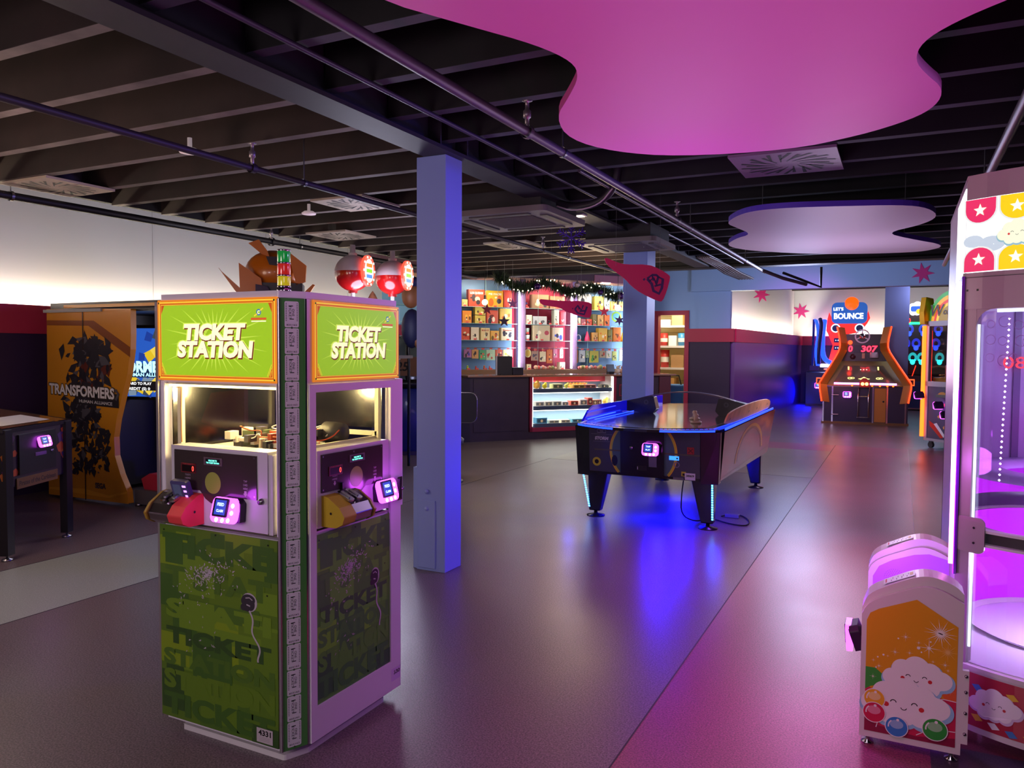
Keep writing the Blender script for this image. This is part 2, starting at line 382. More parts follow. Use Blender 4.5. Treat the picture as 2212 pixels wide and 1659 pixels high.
# corner ticket strip
dx, dy = W_ - c0, c1; L = math.hypot(dx, dy)
cf = Fr((c0, 0, 0), (dx, dy, 0), (0, 0, 1), (dy, -dx, 0))
b = MB(); TG = mat((66, 132, 62), .35, coat=.4); TK = mat((206, 214, 212), .35); TI = mat((40, 48, 46), .5)
b.fbox(cf, 0, L, .05, 1.733, 0, .003, TG)
b.fbox(cf, 0, .004, .05, 1.733, .003, .006, CHROME); b.fbox(cf, L - .006, L, .05, 1.733, .003, .007, CHROME)
n = 17; th = (1.725 - .06) / n; cu = L / 2 - .004
for i in range(n):
    v0 = .06 + th * i; v1 = v0 + th - .003; cv = (v0 + v1) / 2
    b.flat(cf, rrect(cu - .027, cu + .027, v0, v1, .006), .0036, TK)
    b.text(cf, cu - .003, v1 - .017, '1', .016, .0042, TI, rot=-PI / 2, bold=.02); b.text(cf, cu + .000, v0 + .03, '1', .016, .0042, TI, rot=-PI / 2, bold=.02)
    b.text(cf, cu + .006, cv + .007, 'ONE', .009, .0042, TI, rot=-PI / 2); b.text(cf, cu - .006, cv + .007, 'TICKET', .0095, .0042, TI, rot=-PI / 2, w=.05)
    for sx in (-.021, .021):
        for q in range(11): b.quad(cf, cu + sx - .002, cu + sx + .002, cv + .038 - q * .0062, cv + .0405 - q * .0062, .0042, TI)
    b.text(cf, cu, v0 + .009, '825162', .006, .0042, TI, w=.04)
    b.disc(cf, cu, v0 - .0015, .004, .0044, mat((60, 90, 62), .5), k=10)
b.build('ticket_strip', K)

# lit marquee artwork
def marquee(fr, u0, u1, v0, v1, e, nm):
    b = MB()
    OR = glow((232, 128, 20), .8 * e); ORD = glow((216, 86, 16), .7 * e); YE = glow((250, 205, 60), .9 * e)
    GR = glow((158, 196, 30), .85 * e); GRL = glow((190, 216, 70), .95 * e); CR = glow((255, 250, 200), 1.0 * e); BR = glow((140, 46, 30), .6 * e)
    b.fbox(fr, u0, u1, v0, v1, 0, .006, OR)
    w_, h_ = u1 - u0, v1 - v0; cu, cv = (u0 + u1) / 2, (v0 + v1) / 2
    for k, m in ((.008, YE), (.012, OR), (.016, ORD), (.019, YE)): b.quad(fr, u0 + k, u1 - k, v0 + k, v1 - k, .0062 + k * .02, m)
    a = .022; q = .035
    pl = [(u0 + a + q * .5, v0 + a), (u1 - a - q * .5, v0 + a), (u1 - a, v0 + a + q), (u1 - a, v1 - a - q), (u1 - a - q * .5, v1 - a), (u0 + a + q * .5, v1 - a), (u0 + a, v1 - a - q), (u0 + a, v0 + a + q)]
    b.quad(fr, u0 + .021, u1 - .021, v0 + .021, v1 - .021, .0067, ORD)
    b.flat(fr, pl, .007, GR)
    for sx in (-1, 1):
        for j in range(3):
            b.stroke(fr, [(cu + sx * (w_ / 2 - .03 - j * .008), v0 + .024), (cu + sx * (w_ / 2 - .024), v0 + .045 + j * .012)], .0022, .0076, YE)
    for i in range(28):   # sunburst
        t = 2 * PI * (i + .3) / 28; c_, s_ = math.cos(t), math.sin(t)
        rx, ry = w_ / 2 - .03, h_ / 2 - .03
        rr = min(rx / abs(c_) if abs(c_) > 1e-3 else 9, ry / abs(s_) if abs(s_) > 1e-3 else 9) * (.96 if i % 2 else .86)
        wd = .0055
        b.flat(fr, [(cu + .05 * c_ - s_ * wd, cv + .05 * s_ + c_ * wd), (cu + .05 * c_ + s_ * wd, cv + .05 * s_ - c_ * wd), (cu + rr * c_, cv + rr * s_)], .0073 + i * .00001, GRL)
    # glow plate behind the words, words with a brown shadow
    HL = glow((214, 232, 90), .95 * e)
    for t, du, dv, ww, hh in (('TICKET', .0, .032, .52, .056), ('STATION', .0, -.034, .64, .056)):
        ww *= w_
        b.text(fr, cu + du, cv + dv, t, hh, .0078, HL, w=ww * 1.04, bold=.1, shear=.12)
        b.text(fr, cu + du + .003, cv + dv - .004, t, hh, .0081, BR, w=ww * 1.015, bold=.07, shear=.12)
        b.text(fr, cu + du, cv + dv, t, hh, .0085, CR, w=ww, bold=.055, shear=.12)
    # small emblem, top right
    ex, ey = u1 - .085, v1 - .055
    b.ring(fr, ex, ey, .008, .012, .0082, glow((60, 110, 190), .8 * e), k=14); b.text(fr, ex, ey, 'C', .012, .0084, CR, bold=.04)
    b.stroke(fr, [(ex - .022, ey - .014), (ex - .008, ey - .006)], .005, .0083, YE); b.stroke(fr, [(ex + .008, ey + .006), (ex + .022, ey + .015)], .005, .0083, YE)
    b.quad(fr, ex - .038, ex + .038, ey - .028, ey - .02, .0083, glow((226, 90, 40), .8 * e)); b.quad(fr, ex - .036, ex + .036, ey - .035, ey - .031, .0083, CR)
    for sx in (u0 + .01, u1 - .01):
        for sv in (v0 + .012, v1 - .012): b.disc(fr, sx, sv, .004, .009, BLACK, k=8)
    return b.build(nm, K)
marquee(F_, .018, .642, 1.422, 1.737, 1.0, 'marquee_sign')
marquee(G_, .128, .692 - .012, 1.424, 1.732, .85, 'marquee_sign')
for fr, u0, u1 in ((F_, .018, .642), (G_, .128, .68)):
    b = MB(); b.quad(fr, u0, u1, 1.424, 1.732, .012, glass(refl=.06, rough=.04)); b.build('sign_cover', K)

# lower graphic panels
def lower(fr, u0, u1, v0, v1, nm, s=1.0, dim=1.0):
    b = MB(); rnd = random.Random(7)
    G = lambda r, g, bb: mat((int(r * dim * (1 if s == 1 else 1.0)), int(g * (1 if s == 1 else 1.22)), int(bb * (1 if s == 1 else 1.7))), .28, coat=.35)
    b.fbox(fr, u0, u1, v0, v1, 0, .005, G(84, 118, 30))
    pal = [G(62, 100, 34), G(104, 140, 34), G(122, 150, 26), G(50, 82, 34), G(74, 110, 34), G(92, 126, 30)]
    lv = .0053
    for i in range(46):
        t = rnd.random(); cv = v0 + (v1 - v0) * rnd.random(); cu = u0 + (u1 - u0) * rnd.random(); w_ = rnd.uniform(.03, .16) * s; h_ = rnd.uniform(.02, .09)
        a, b_, c_, d_ = max(u0, cu - w_), min(u1, cu + w_), max(v0, cv - h_), min(v1, cv + h_)
        k = (1, 2, 5, 0, 4)[rnd.randrange(5)] if cv > v0 + .35 * (v1 - v0) else (0, 3, 4, 3, 5)[rnd.randrange(5)]
        b.quad(fr, a, b_, c_, d_, lv, pal[k]); lv += .00002
    W = u1 - u0
    for t, vv, m, ww, hh in (('TICKE', v1 - .075, pal[0], .95, .085), ('T STAT', v1 - .2, pal[4], .9, .075), ('STATI', v1 - .33, pal[1], .9, .07), ('TICKET', v0 + .34, pal[3], .9, .06), ('STATION', v0 + .25, pal[4], .95, .06), ('TICKET', v0 + .06, pal[0], .95, .08), ('STATION', v0 + .16, pal[5], .95, .07)):
        b.text(fr, (u0 + u1) / 2, vv, t, hh, lv, m, w=W * ww, bold=.05); lv += .00003
    PW = mat((176, 172, 176), .4); PK = mat((52, 48, 56), .35)
    # confetti burst
    cx, cy = u0 + .42 * W, v1 - .175
    for i in range(230):
        a = rnd.uniform(0, 2 * PI); r = abs(rnd.gauss(0, .5)); x = cx + math.cos(a) * r * .27 * W * 1.0; y = cy + math.sin(a) * r * .085 + (x - cx) * .25 / s
        z = rnd.uniform(.004, .011); q = rnd.uniform(0, 2 * PI)
        if not (u0 + .02 < x < u1 - .03): continue
        b.flat(fr, [(x + z * math.cos(q), y + z * math.sin(q)), (x + z * .5 * math.cos(q + 2.4), y + z * .5 * math.sin(q + 2.4)), (x + z * .8 * math.cos(q + 3.6), y + z * .8 * math.sin(q + 3.6))], lv, PW); lv += 2e-6
    for i in range(20):
        x = cx + rnd.uniform(-.25, .08) * W; y = cy - rnd.uniform(.1, .33); z = rnd.uniform(.005, .01); q = rnd.uniform(0, 6)
        b.flat(fr, [(x + z * math.cos(q), y + z * math.sin(q)), (x + z * .5 * math.cos(q + 2.4), y + z * .5 * math.sin(q + 2.4)), (x + z * .8 * math.cos(q + 3.6), y + z * .8 * math.sin(q + 3.6))], lv, PW)
    # party popper: dark lobes with pale highlights, ribbon tail
    px, py = u0 + .77 * W, v1 - .25
    for ox, oy, rx, ry, m in ((.004, .002, .04, .036, PW), (.0, .012, .034, .02, PK), (-.006, -.016, .03, .018, PK), (.012, -.005, .02, .024, PK), (-.022, .004, .016, .016, PK), (-.026, -.02, .015, .013, PK)):
        b.disc(fr, px + ox * s, py + oy, rx * s, lv, m, k=18, ry=ry); lv += .00003
    b.stroke(fr, [(px - .015 * s, py + .016), (px + .005 * s, py + .02), (px + .02 * s, py + .012)], .004, lv, PW); b.stroke(fr, [(px - .01 * s, py - .008), (px + .008 * s, py - .012)], .005, lv, PW)
    pts = [(px + (.004 + .02 * math.sin(t * 11) * (.35 + .3 * t) + .055 * t) * s, py - .03 - t * .19) for t in [i / 24 for i in range(25)]]
    b.stroke(fr, pts, .008, lv + .0001, PW)
    for sx, sv in ((.04, -.02), (.5, -.012), (.93, -.02), (.66, -.21), (.92, -.21)): b.disc(fr, u0 + sx * W, v1 + sv, .0035, lv + .0002, BLACK, k=8)
    return b.build(nm, K)
lower(F_, .012, .636, .062, .842, 'graphic_panel')
# right door: pale frame with sunken graphic
b = MB(); b.fbox(G_, c1 + .006, .69 - .004 + 0, .05, 1.4, 0, .004, LAV); 
lower(G_, .134, .612, .18, .838, 'graphic_panel', .75, .92)
b = MB()
for u0, u1, v0, v1 in ((c1 + .004, .134, .05, 1.415), (.612, .686, .05, 1.415), (.134, .612, .05, .18), (.134, .612, 1.385, 1.415)): b.fbox(G_, u0, u1, v0, v1, 0, .012, LAV)
b.build('door_frame', K)
b = MB(); b.fbox(G_, .64, .675, .89, .992, .012, .028, CHROME); b.fbox(G_, .648, .66, .9, .985, .028, .034, BLACK); b.lathe([(0, .012), (.008, .012), (.008, 0)], STEEL, fr=Fr(G_.p(.667, .94, .028), G_.U, G_.V, G_.N), k=12); b.build('door_handle', K, bevel=.002)
b = MB(); b.quad(F_, .53, .61, .07, .125, .0085, mat((185, 176, 182), .5)); b.text(F_, .57, .108, '4331', .02, .0088, BLACK, w=.062, bold=.03)
for k in range(3): b.quad(F_, .545, .595, .078 + k * .006, .0795 + k * .006, .0088, mat((150, 140, 150), .5))
b.build('number_sticker', K)
b = MB(); b.quad(G_, .615, .683, .09, .145, .0125, mat((205, 185, 225), .5)); b.text(G_, .655, .135 - .01, '330', .016, .0128, BLACK, w=.045, bold=.03); b.stroke(G_, [(.618, .112), (.64, .13), (.65, .125)], .003, .0129, WHITE); b.build('number_sticker', K)

# glazing and the bright interior
INT = mat((226, 220, 196), .5); WARM = (255, 226, 150)
b = MB(); b.box(.012, .62, .12, .67, .853, .862, INT); b.box(.012, .66, .03, .68, 1.405, 1.415, INT)
b.box(.07, .6, .6, .61, .86, 1.1, INT); b.box(.07, .085, .1, .6, .86, 1.12, INT)
for x, y in ((.045, .06), (.045, .64), (.61, .62), (.6, .07)): b.box(x, x + .02, y, y + .02, .86, 1.41, INT)
b.box(.05, .62, .62, .635, 1.17, 1.19, INT); b.box(.6, .615, .1, .63, 1.15, 1.17, INT); b.box(.05, .065, .1, .63, 1.12, 1.14, INT)
b.build('inner_frame', K)
b = MB(); TINT = glass((190, 170, 165), .3, .16); b.quad(FRONT(0, .66, 0), .05, .62, 1.2, 1.405, 0, TINT); b.quad(FACEX(.02, 0, 0), .06, .65, .86, 1.405, 0, TINT); b.build('rear_glass', K)
b = MB(); b.quad(F_, .085, .58, 1.165, 1.415, -.02, glass((235, 235, 235), .07, .01)); b.quad(G_, .14, .61, 1.16, 1.385, -.004, glass((225, 225, 230), .1, .01)); b.build('window_glass', K)
# wiring looms, fans, motors on the tray
b = MB(); b.box(.2, .58, .2, .58, 1.08, 1.1, mat((190, 186, 170), .4))
MET = [mat((60, 58, 64), .4, .4), mat((120, 118, 120), .3, .8), mat((36, 34, 40), .5), mat((150, 60, 30), .5), mat((214, 205, 190), .5), mat((60, 70, 44), .5)]
for i in range(150):
    x = random.uniform(.22, .56); y = random.uniform(.16, .5); z = random.uniform(1.1, 1.2); a, c_, d = [random.uniform(.006, .024) for _ in range(3)]
    b.box(x - a, x + a, y - c_, y + c_, z - d * .6, z + d, random.choice(MET))
b.lathe([(0, .05), (.04, .05), (.045, 0), (.045, -.04)], MET[2], fr=FACEX(.55, .42, 1.2), k=20)
b.build('ticket_shredder', K)
b = MB()
for i in range(34):
    x, y, z = random.uniform(.22, .56), random.uniform(.14, .5), random.uniform(1.12, 1.23); P = [(x, y, z)]
    for j in range(4): x += random.uniform(-.05, .05); y += random.uniform(-.04, .04); z += random.uniform(-.02, .025); P.append((x, y, min(z, 1.26)))
    b.tube(smoothpts(P, 2, False), .0028, [mat((196, 70, 26), .5), mat((224, 220, 208), .5), mat((30, 30, 34), .5), mat((190, 90, 40), .5)][i % 4], k=5)
b.tube([(.05, .05, 1.39), (.075, .055, 1.392), (.078, .05, 1.3), (.076, .052, 1.2), (.08, .05, 1.17)], .003, mat((190, 130, 90), .5), k=5)
b.tube([(.6, .05, 1.4), (.6, .05, 1.3), (.596, .052, 1.2), (.602, .05, .95), (.6, .05, .9)], .003, mat((190, 130, 90), .5), k=5)
b.build('wiring', K)
b = MB(); b.box(.09, .125, .598, .6, 1.07, 1.1, mat((235, 200, 40), .5)); b.text(FRONT(0, .597, 0), .107, 1.083, '!', .018, 0, BLACK, bold=.03); b.build('warning_sticker', K)
b = MB(); LS = glow(WARM, 6.0); b.box(.03, .6, .035, .045, 1.396, 1.404, LS); b.box(W_ - .03, W_ - .022, .14, .6, 1.39, 1.398, LS); b.box(.632, .638, .035, .04, .87, 1.39, LS); b.build('strip_light', K)

# control panels
def control(fr, u0, u1, v0, v1, flip, cone):
    C = MB(); PL = mat((196, 192, 200), .35)
    C.fbox(fr, u0, u1, v0, v1, -.08, .004, PL); C.fbox(fr, u1, u1 + .02, v0 - .004, v1 - .01, -.06, -.002, PL)
    cp = C.build('control_panel', K, bevel=.004)
    b = MB(); DP = mat((58, 50, 46), .2, coat=.5); a0, a1, b0, b1 = u0 + .022, u1 - .05, v0 + .135, v1 - .016
    ol = [(a0, b0), (a0 + .14, b0), (a0 + .17, b0 - .03), (a0 + .2, b0 - .045), (a0 + .24, b0 - .03), (a0 + .27, b0 - .012), (a1, b0 - .012), (a1, b1), (a0, b1)]
    b.prism(fr, ol, .004, .009, DP)
    for q in ((a0 + .008, b1 - .008), ((a0 + a1) / 2, b1 - .008), (a1 - .01, b1 - .008), (a0 + .008, b0 + .01), (a1 - .01, b0)): b.disc(fr, *q, .004, .0095, STEEL, k=8)
    hx, hy = a0 + .21, b0 + .035
    b.disc(fr, hx, hy, .042, .0094, mat((136, 156, 60), .3), k=24)
    bb = b.build('face_plate', cp)
    b = MB(); b.fbox(fr, a0 + .165, a0 + .262, b1 - .05, b1 - .02, .009, .012, mat((96, 80, 84), .4)); b.quad(fr, a0 + .175, a0 + .252, b1 - .045, b1 - .025, .0123, mat((12, 24, 28), .3))
    b.text(fr, a0 + .213, b1 - .0315, 'WELCOME TO', .006, .0126, glow((120, 255, 230), 2.4), w=.045, bold=.01); b.text(fr, a0 + .213, b1 - .0405, 'THE TICKET STATION', .006, .0126, glow((120, 255, 230), 2.4), w=.068, bold=.01)
    b.build('message_display', cp)
    b = MB(); b.fbox(fr, a0 + .04, a0 + .12, b1 - .088, b1 - .05, .009, .012, mat((96, 26, 30), .4)); b.quad(fr, a0 + .046, a0 + .116, b1 - .083, b1 - .057, .0123, mat((20, 6, 8), .3))
    b.text(fr, a0 + .106, b1 - .07, '0', .02, .0126, glow((255, 60, 50), 3.0), w=.011, bold=.01); b.text(fr, a0 + .08, b1 - .053, 'TICKET COUNTER', .006, .0123, mat((180, 60, 60), .5), w=.06)
    b.build('counter_display', cp)
    b = MB(); LT = mat((170, 150, 165), .5)
    for k, t in enumerate(('TAP', 'CARD', 'HERE')): b.text(fr, a1 - .055, b0 + .055 - k * .014, t, .008, .0096, LT, w=.022 if k else .018)
    b.flat(fr, [(a1 - .061, b0 + .018), (a1 - .049, b0 + .018), (a1 - .049, b0 + .008), (a1 - .044, b0 + .008), (a1 - .055, b0 - .005), (a1 - .066, b0 + .008), (a1 - .061, b0 + .008)], .0096, LT)
    for k, t in enumerate(('INSERT', 'TICKETS', 'HERE')): b.text(fr, a0 + .075, b0 + .07 - k * .013, t, .007, .0096, LT, w=.03)
    b.flat(fr, [(a0 + .071, b0 + .036), (a0 + .079, b0 + .036), (a0 + .079, b0 + .028), (a0 + .084, b0 + .028), (a0 + .075, b0 + .018), (a0 + .066, b0 + .028), (a0 + .071, b0 + .028)], .0096, LT)
    b.build('lettering', cp)
    b = MB(); b.lathe([(0, .014), (.010, .014), (.012, 0)], STEEL, fr=Fr(fr.p(u1 - .028, v0 + .12, .004), fr.U, fr.V, fr.N), k=16); b.fbox(fr, u1 - .03, u1 - .026, v0 + .113, v0 + .127, .018, .0185, BLACK); b.build('lock', cp)
    # ticket feeder: rounded side cheeks with chrome barrel
    b = MB(); s0 = u0 - .028 if not flip else u0 + .025; w_ = .2
    prof = [(.0, v0 + .005), (.0, v0 + .125), (.03, v0 + .12), (.085, v0 + .085), (.11, v0 + .05), (.1, v0 + .022), (.07, v0 + .006)]
    side = Fr(fr.p(s0, 0, 0), fr.N, fr.V, -fr.U)
    sw = lambda a, bb, m, sc_=1.0: b.prism(Fr(fr.p(s0 + a, 0, 0.004), fr.N, fr.V, fr.U), [(p[0] * sc_, p[1]) for p in prof], 0, bb - a, m)
    if not flip:
        sw(.0, .012, mat((150, 118, 34), .4)); sw(.012, .13, mat((150, 142, 150), .2, 1.0), .94); sw(.13, .205, cone)
    else:
        sw(.0, .075, cone); sw(.075, .19, mat((150, 142, 150), .2, 1.0), .94); sw(.19, .2, mat((150, 118, 34), .4))
    fd = b.build('ticket_feeder', K, bevel=.004)
    b = MB(); a_ = s0 + (.05 if not flip else .07)
    for o_ in (0, .05):
        top = Fr(fr.p(a_ + o_, v0 + .125, .015), fr.U, (fr.N * .086 - fr.V * .038), (fr.N * .038 + fr.V * .086))
        b.prism(top, rrect(0, .034, 0, .075, .012), 0, .008, CHROME); b.prism(top, rrect(.01, .024, .01, .06, .006), .008, .012, STEEL)
    b.fbox(fr, a_ + .036, a_ + .048, v0 + .13, v0 + .16, .006, .02, BLACK)
    b.build('feed_tray', fd)
    b = MB(); b.disc(Fr(fr.p(s0 + (.206 if not flip else -.001), v0 + .06, .05), fr.N, fr.V, fr.U if not flip else -fr.U), 0, 0, .005, .001, BLACK, k=10); b.build('screw', fd)
    return cp
RP = mat((222, 62, 66), .5); YP = mat((176, 150, 20), .5)
control(F_, .084, .59, .862, 1.166, False, RP)
control(G_, .146, .607, .862, 1.16, True, YP)

# card readers: violet glowing shell round a small screen
def reader(parent, fr, u, v, s=1.0, lines=('FEED', 'CLAIM'), e=1.0):
    VI = glow((215, 70, 255), 4.0 * e); VW = glow((255, 190, 255), 7.0 * e)
    b = MB(); b.prism(fr, [(u - .05 * s, v - .045 * s), (u + .062 * s, v - .045 * s), (u + .068 * s, v + .03 * s), (u + .05 * s, v + .048 * s), (u - .04 * s, v + .048 * s), (u - .055 * s, v + .02 * s)], .0, .035 * s, mat((46, 20, 60), .4))
    r = b.build('card_reader', parent, bevel=.004)
    tf = Fr(fr.p(u, v, .036 * s), fr.U, fr.V * .93 + fr.N * -.25)
    b = MB(); b.prism(tf, rrect(-.068 * s, .062 * s, -.05 * s, .05 * s, .024 * s), 0, .02 * s, VI); b.build('light_ring', r, bevel=.003)
    b = MB(); b.prism(tf, rrect(-.056 * s, .022 * s, -.028 * s, .045 * s, .006 * s), .02 * s, .025 * s, BLACK); b.quad(tf, -.046 * s, .012 * s, -.02 * s, .038 * s, .0255 * s, glow((36, 60, 170), 1.2))
    tx = glow((190, 235, 255), 2.2)
    b.text(tf, -.017 * s, .021 * s, lines[0], .012 * s, .026 * s, tx, w=.036 * s, bold=.02); b.text(tf, -.017 * s, -.004 * s, lines[1], .010 * s, .026 * s, tx, w=.036 * s, bold=.02)
    b.build('screen', r)
    b = MB()
    for q in ((.042, .02), (.042, -.008), (.03, -.038), (.0, -.04), (-.032, -.04)): b.disc(tf, q[0] * s, q[1] * s, .009 * s, .0206 * s, VW, k=12)
    b.build('light_spot', r)
    return r
reader(K, F_, .42, .94, .95); reader(K, G_, .545, .948, .95)
b = MB(); tf = Fr(F_.p(.19, .99, .03), (1, .05, 0), (0, -.3, 1))
b.prism(tf, rrect(-.045, .04, -.05, .055, .012), 0, .02, mat((70, 70, 110), .3)); b.quad(tf, -.036, .004, -.035, .04, .0205, mat((90, 110, 135), .15))
for k in range(4): b.quad(tf, .014 + k * .003, .032, .03 - k * .02, .038 - k * .02, .0208, glow((190, 110, 255), 3.5))
b.build('card_terminal', K, bevel=.003)

# beacon on the corner
b = MB(); bc = (.645, .03)
b.lathe([(.0, 1.772), (.026, 1.772), (.026, 1.76)], CHROME, (bc[0], bc[1], 0), k=20)
bx = b.build('beacon_light', K)
for nm, z0, z1, c_ in (('beacon_lens', 1.775, 1.812, (208, 200, 30)), ('beacon_lens', 1.818, 1.857, (196, 40, 32)), ('beacon_lens', 1.863, 1.903, (20, 150, 60))):
    b = MB(); b.lathe([(.023, z0), (.0235, z0 + .002), (.0235, z1 - .002), (.023, z1)], mat(c_, .15, em=.25, emc=c_, coat=.5), (bc[0], bc[1], 0), k=20); b.build(nm, bx)
b = MB()
for z in (1.772, 1.812, 1.857, 1.903): b.lathe([(0, z), (.0245, z), (.0245, z + .006), (0, z + .006)], CHROME, (bc[0], bc[1], 0), k=20)
b.build('beacon_ring', bx)
light('POINT', (KX + .3, KY + .3, 1.36), 11, WARM, .03, name='kiosk_light'); light('POINT', (KX + .3, KY + .1, 1.38), 4, WARM, .03, name='kiosk_light')
for p_ in ((KX + .42, KY - .12, .97), ): light('POINT', p_, .35, (215, 80, 255), .03, name='reader_light')
light('POINT', (KX + W_ + .12, KY + .52, .97), .4, (215, 80, 255), .03, name='reader_light')
# ------------------------------------------------------------------ air hockey table
H = thing('air_hockey_table', 'black air hockey table with glowing blue rim and legs, domed arch over its middle', 'air hockey table', (-2.0, 8.1, 0))
BLU = glow((24, 56, 255), 3.4); BLD = glow((10, 20, 255), 1.4); BK = mat((16, 15, 20), .22, coat=.5); BK2 = mat((24, 22, 30), .3)
def rimpts(i=0.0, bow=.26):
    P = []
    for k in range(13):
        t = -1 + 2 * k / 12; P.append((t * (.62 - i), -1.52 + i - bow * (1 - t * t)))
    P += [(.66 - i, -.7), (.66 - i, .7)]
    for k in range(13):
        t = 1 - 2 * k / 12; P.append((t * (.62 - i), 1.52 - i + bow * (1 - t * t)))
    P += [(-.66 + i, .7), (-.66 + i, -.7)]
    return P
b = MB()
b.add([(x, y, z) for x, y, z in ((-.6, -1.47, .43), (.6, -1.47, .43), (.6, 1.25, .38), (-.6, 1.25, .38), (-.63, -1.5, .86), (.63, -1.5, .86), (.63, 1.62, .86), (-.63, 1.62, .86))],
      [(0, 3, 2, 1), (0, 1, 5, 4), (1, 2, 6, 5), (2, 3, 7, 6), (3, 0, 4, 7)], BK2)
b.add([(.4 * s_, -1.485, z) for s_ in (-1, 1) for z in (.44, .85)], [(0, 1, 3, 2)], BK2)
for sx in (-1, 1):   # rounded black corner posts
    x0, x1 = sx * .5, sx * .64
    b.add([(x0, -1.5, .41), (x1, -1.46, .41), (x1, -1.36, .41), (x0, -1.53, .86), (x1 * 1.03, -1.49, .86), (x1 * 1.03, -1.33, .86)], [(0, 1, 4, 3) if sx > 0 else (1, 0, 3, 4), (1, 2, 5, 4) if sx > 0 else (2, 1, 4, 5), (0, 2, 1)], BK)
body = b.build('cabinet', H, bevel=.004)
# front graphics
fg = Fr((0, -1.487, 0), (1, 0, 0), (0, -.07, 1), (0, -1, -.07)); sgm = lambda r, g, bb, e=0: mat((r, g, bb), .25, coat=.5)
b = MB(); b.quad(fg, -.5, .5, .44, .86, .002, sgm(62, 62, 76))
YG = sgm(190, 180, 50); YO = sgm(226, 170, 40); TEAL = sgm(70, 96, 100)
b.flat(fg, [(.3 * math.cos(a), .66 + .3 * math.sin(a)) for a in [R(-40 + 8 * i) for i in range(11)]] + [(.3 * math.cos(a), .66 + .3 * math.sin(a)) for a in [R(140 + 8 * i) for i in range(11)]], .003, TEAL)
for a_ in (R(-41), R(139)):
    b.ring(fg, 0, .66, .283, .3, .0035, YG, k=20, a0=a_, a1=a_ + R(82)); b.ring(fg, 0, .66, .3, .307, .0037, YO, k=20, a0=a_, a1=a_ + R(82))
b.quad(fg, -.5, .5, .44, .462, .0041, BK);
b.quad(fg, -.45, .5, .655, .668, .004, sgm(84, 80, 66)); b.ring(fg, -.43, .55, .02, .04, .004, YG, k=20); b.disc(fg, -.43, .55, .02, .004, BK, k=16)
b.disc(fg, -.26, .57, .028, .0042, BK, ry=.05, k=10); b.ring(fg, .3, .57, .018, .026, .0042, sgm(120, 116, 130), k=16)
b.text(fg, -.38, .765, 'STORM', .026, .005, mat((190, 188, 196), .4), bold=.06, shear=.15, w=.13)
for k, w_ in ((.785, .09), (.735, .16), (.8, .2)): b.quad(fg, -.38 - w_ / 2, -.38 + w_ / 2, k, k + .002, .005, mat((130, 128, 138), .4))
b.stroke(fg, [(-.42, .845), (-.34, .845), (-.34, .815), (-.42, .815)], .003, .005, mat((170, 168, 178), .4), closed=True); b.text(fg, -.38, .83, 'WIK', .012, .005, mat((170, 168, 178), .4))
b.quad(fg, .39, .45, .67, .73, .005, mat((150, 30, 36), .4)); b.stroke(fg, [(.4, .68), (.44, .72)], .005, .0055, mat((30, 10, 10), .4)); b.stroke(fg, [(.4, .72), (.44, .68)], .005, .0055, mat((30, 10, 10), .4))
b.quad(fg, .34, .38, .475, .515, .005, YG); b.quad(fg, .35, .37, .48, .5, .0055, BK)
b.build('front_graphic', H)
b = MB(); b.fbox(fg, -.2, .19, .455, .855, .003, .022, BK); cd = b.build('coin_door', H, bevel=.004)
b = MB(); b.lathe([(0, .01), (.014, .01), (.016, 0)], STEEL, fr=Fr(fg.p(-.1, .7, .022), fg.U, fg.V, fg.N), k=14); b.build('lock', cd)
b = MB(); b.fbox(fg, .06, .13, .54, .64, .022, .03, STEEL); b.build('coin_slot', cd)
b = MB(); b.fbox(fg, -.05, .04, .5, .545, .022, .024, RUBBER); b.quad(fg, -.045, -.04, .51, .535, .025, WHITE); b.build('puck_return', cd)
reader(H, Fr(fg.p(.09, .7, .022), fg.U, fg.V, fg.N), 0, 0, 1.1, ('TAP', 'PLAY'))
b = MB(); b.fbox(fg, .235, .32, .61, .645, .004, .008, glow((50, 130, 255), 1.6)); b.disc(fg, .305, .627, .008, .009, mat((10, 30, 80), .4), k=10); b.build('blue_button', H)
b = MB(); b.quad(fg, .37, .46, .445, .505, .006, mat((205, 205, 215), .5)); b.text(fg, .415, .482, '3869', .018, .0065, BLACK, bold=.03, w=.07); b.build('number_sticker', H)
b = MB(); b.fbox(fg, .27, .36, .44, .462, .004, .012, STEEL); b.build('cable_socket', H)
# right side: galaxy graphic
sg = Fr((.632, 0, 0), (0, 1, 0), (.07, 0, 1), (1, 0, -.07))
b = MB(); sd = [(-1.42, .43), (1.24, .4), (1.6, .85), (-1.47, .85)]
gx = bpy.data.materials.new('galaxy'); gx.use_nodes = True; nt = gx.node_tree; bs = nt.nodes['Principled BSDF']; tc = nt.nodes.new('ShaderNodeTexCoord')
mp = nt.nodes.new('ShaderNodeMapping'); mp.inputs['Scale'].default_value = (1, .8, 4); nz = nt.nodes.new('ShaderNodeTexNoise'); nz.inputs['Scale'].default_value = 2.2; nz.inputs['Detail'].default_value = 7; nz.inputs['Distortion'].default_value = .7
cr = nt.nodes.new('ShaderNodeValToRGB'); e = cr.color_ramp; e.elements[0].position = .3; e.elements[0].color = rgb((70, 34, 50)); e.elements[1].position = .75; e.elements[1].color = rgb((226, 120, 70))
x_ = e.elements.new(.55); x_.color = rgb((160, 66, 66)); nt.links.new(tc.outputs['Object'], mp.inputs[0]); nt.links.new(mp.outputs[0], nz.inputs['Vector']); nt.links.new(nz.outputs['Fac'], cr.inputs[0]); nt.links.new(cr.outputs[0], bs.inputs['Base Color']); bs.inputs['Roughness'].default_value = .2; bs.inputs['Coat Weight'].default_value = .6
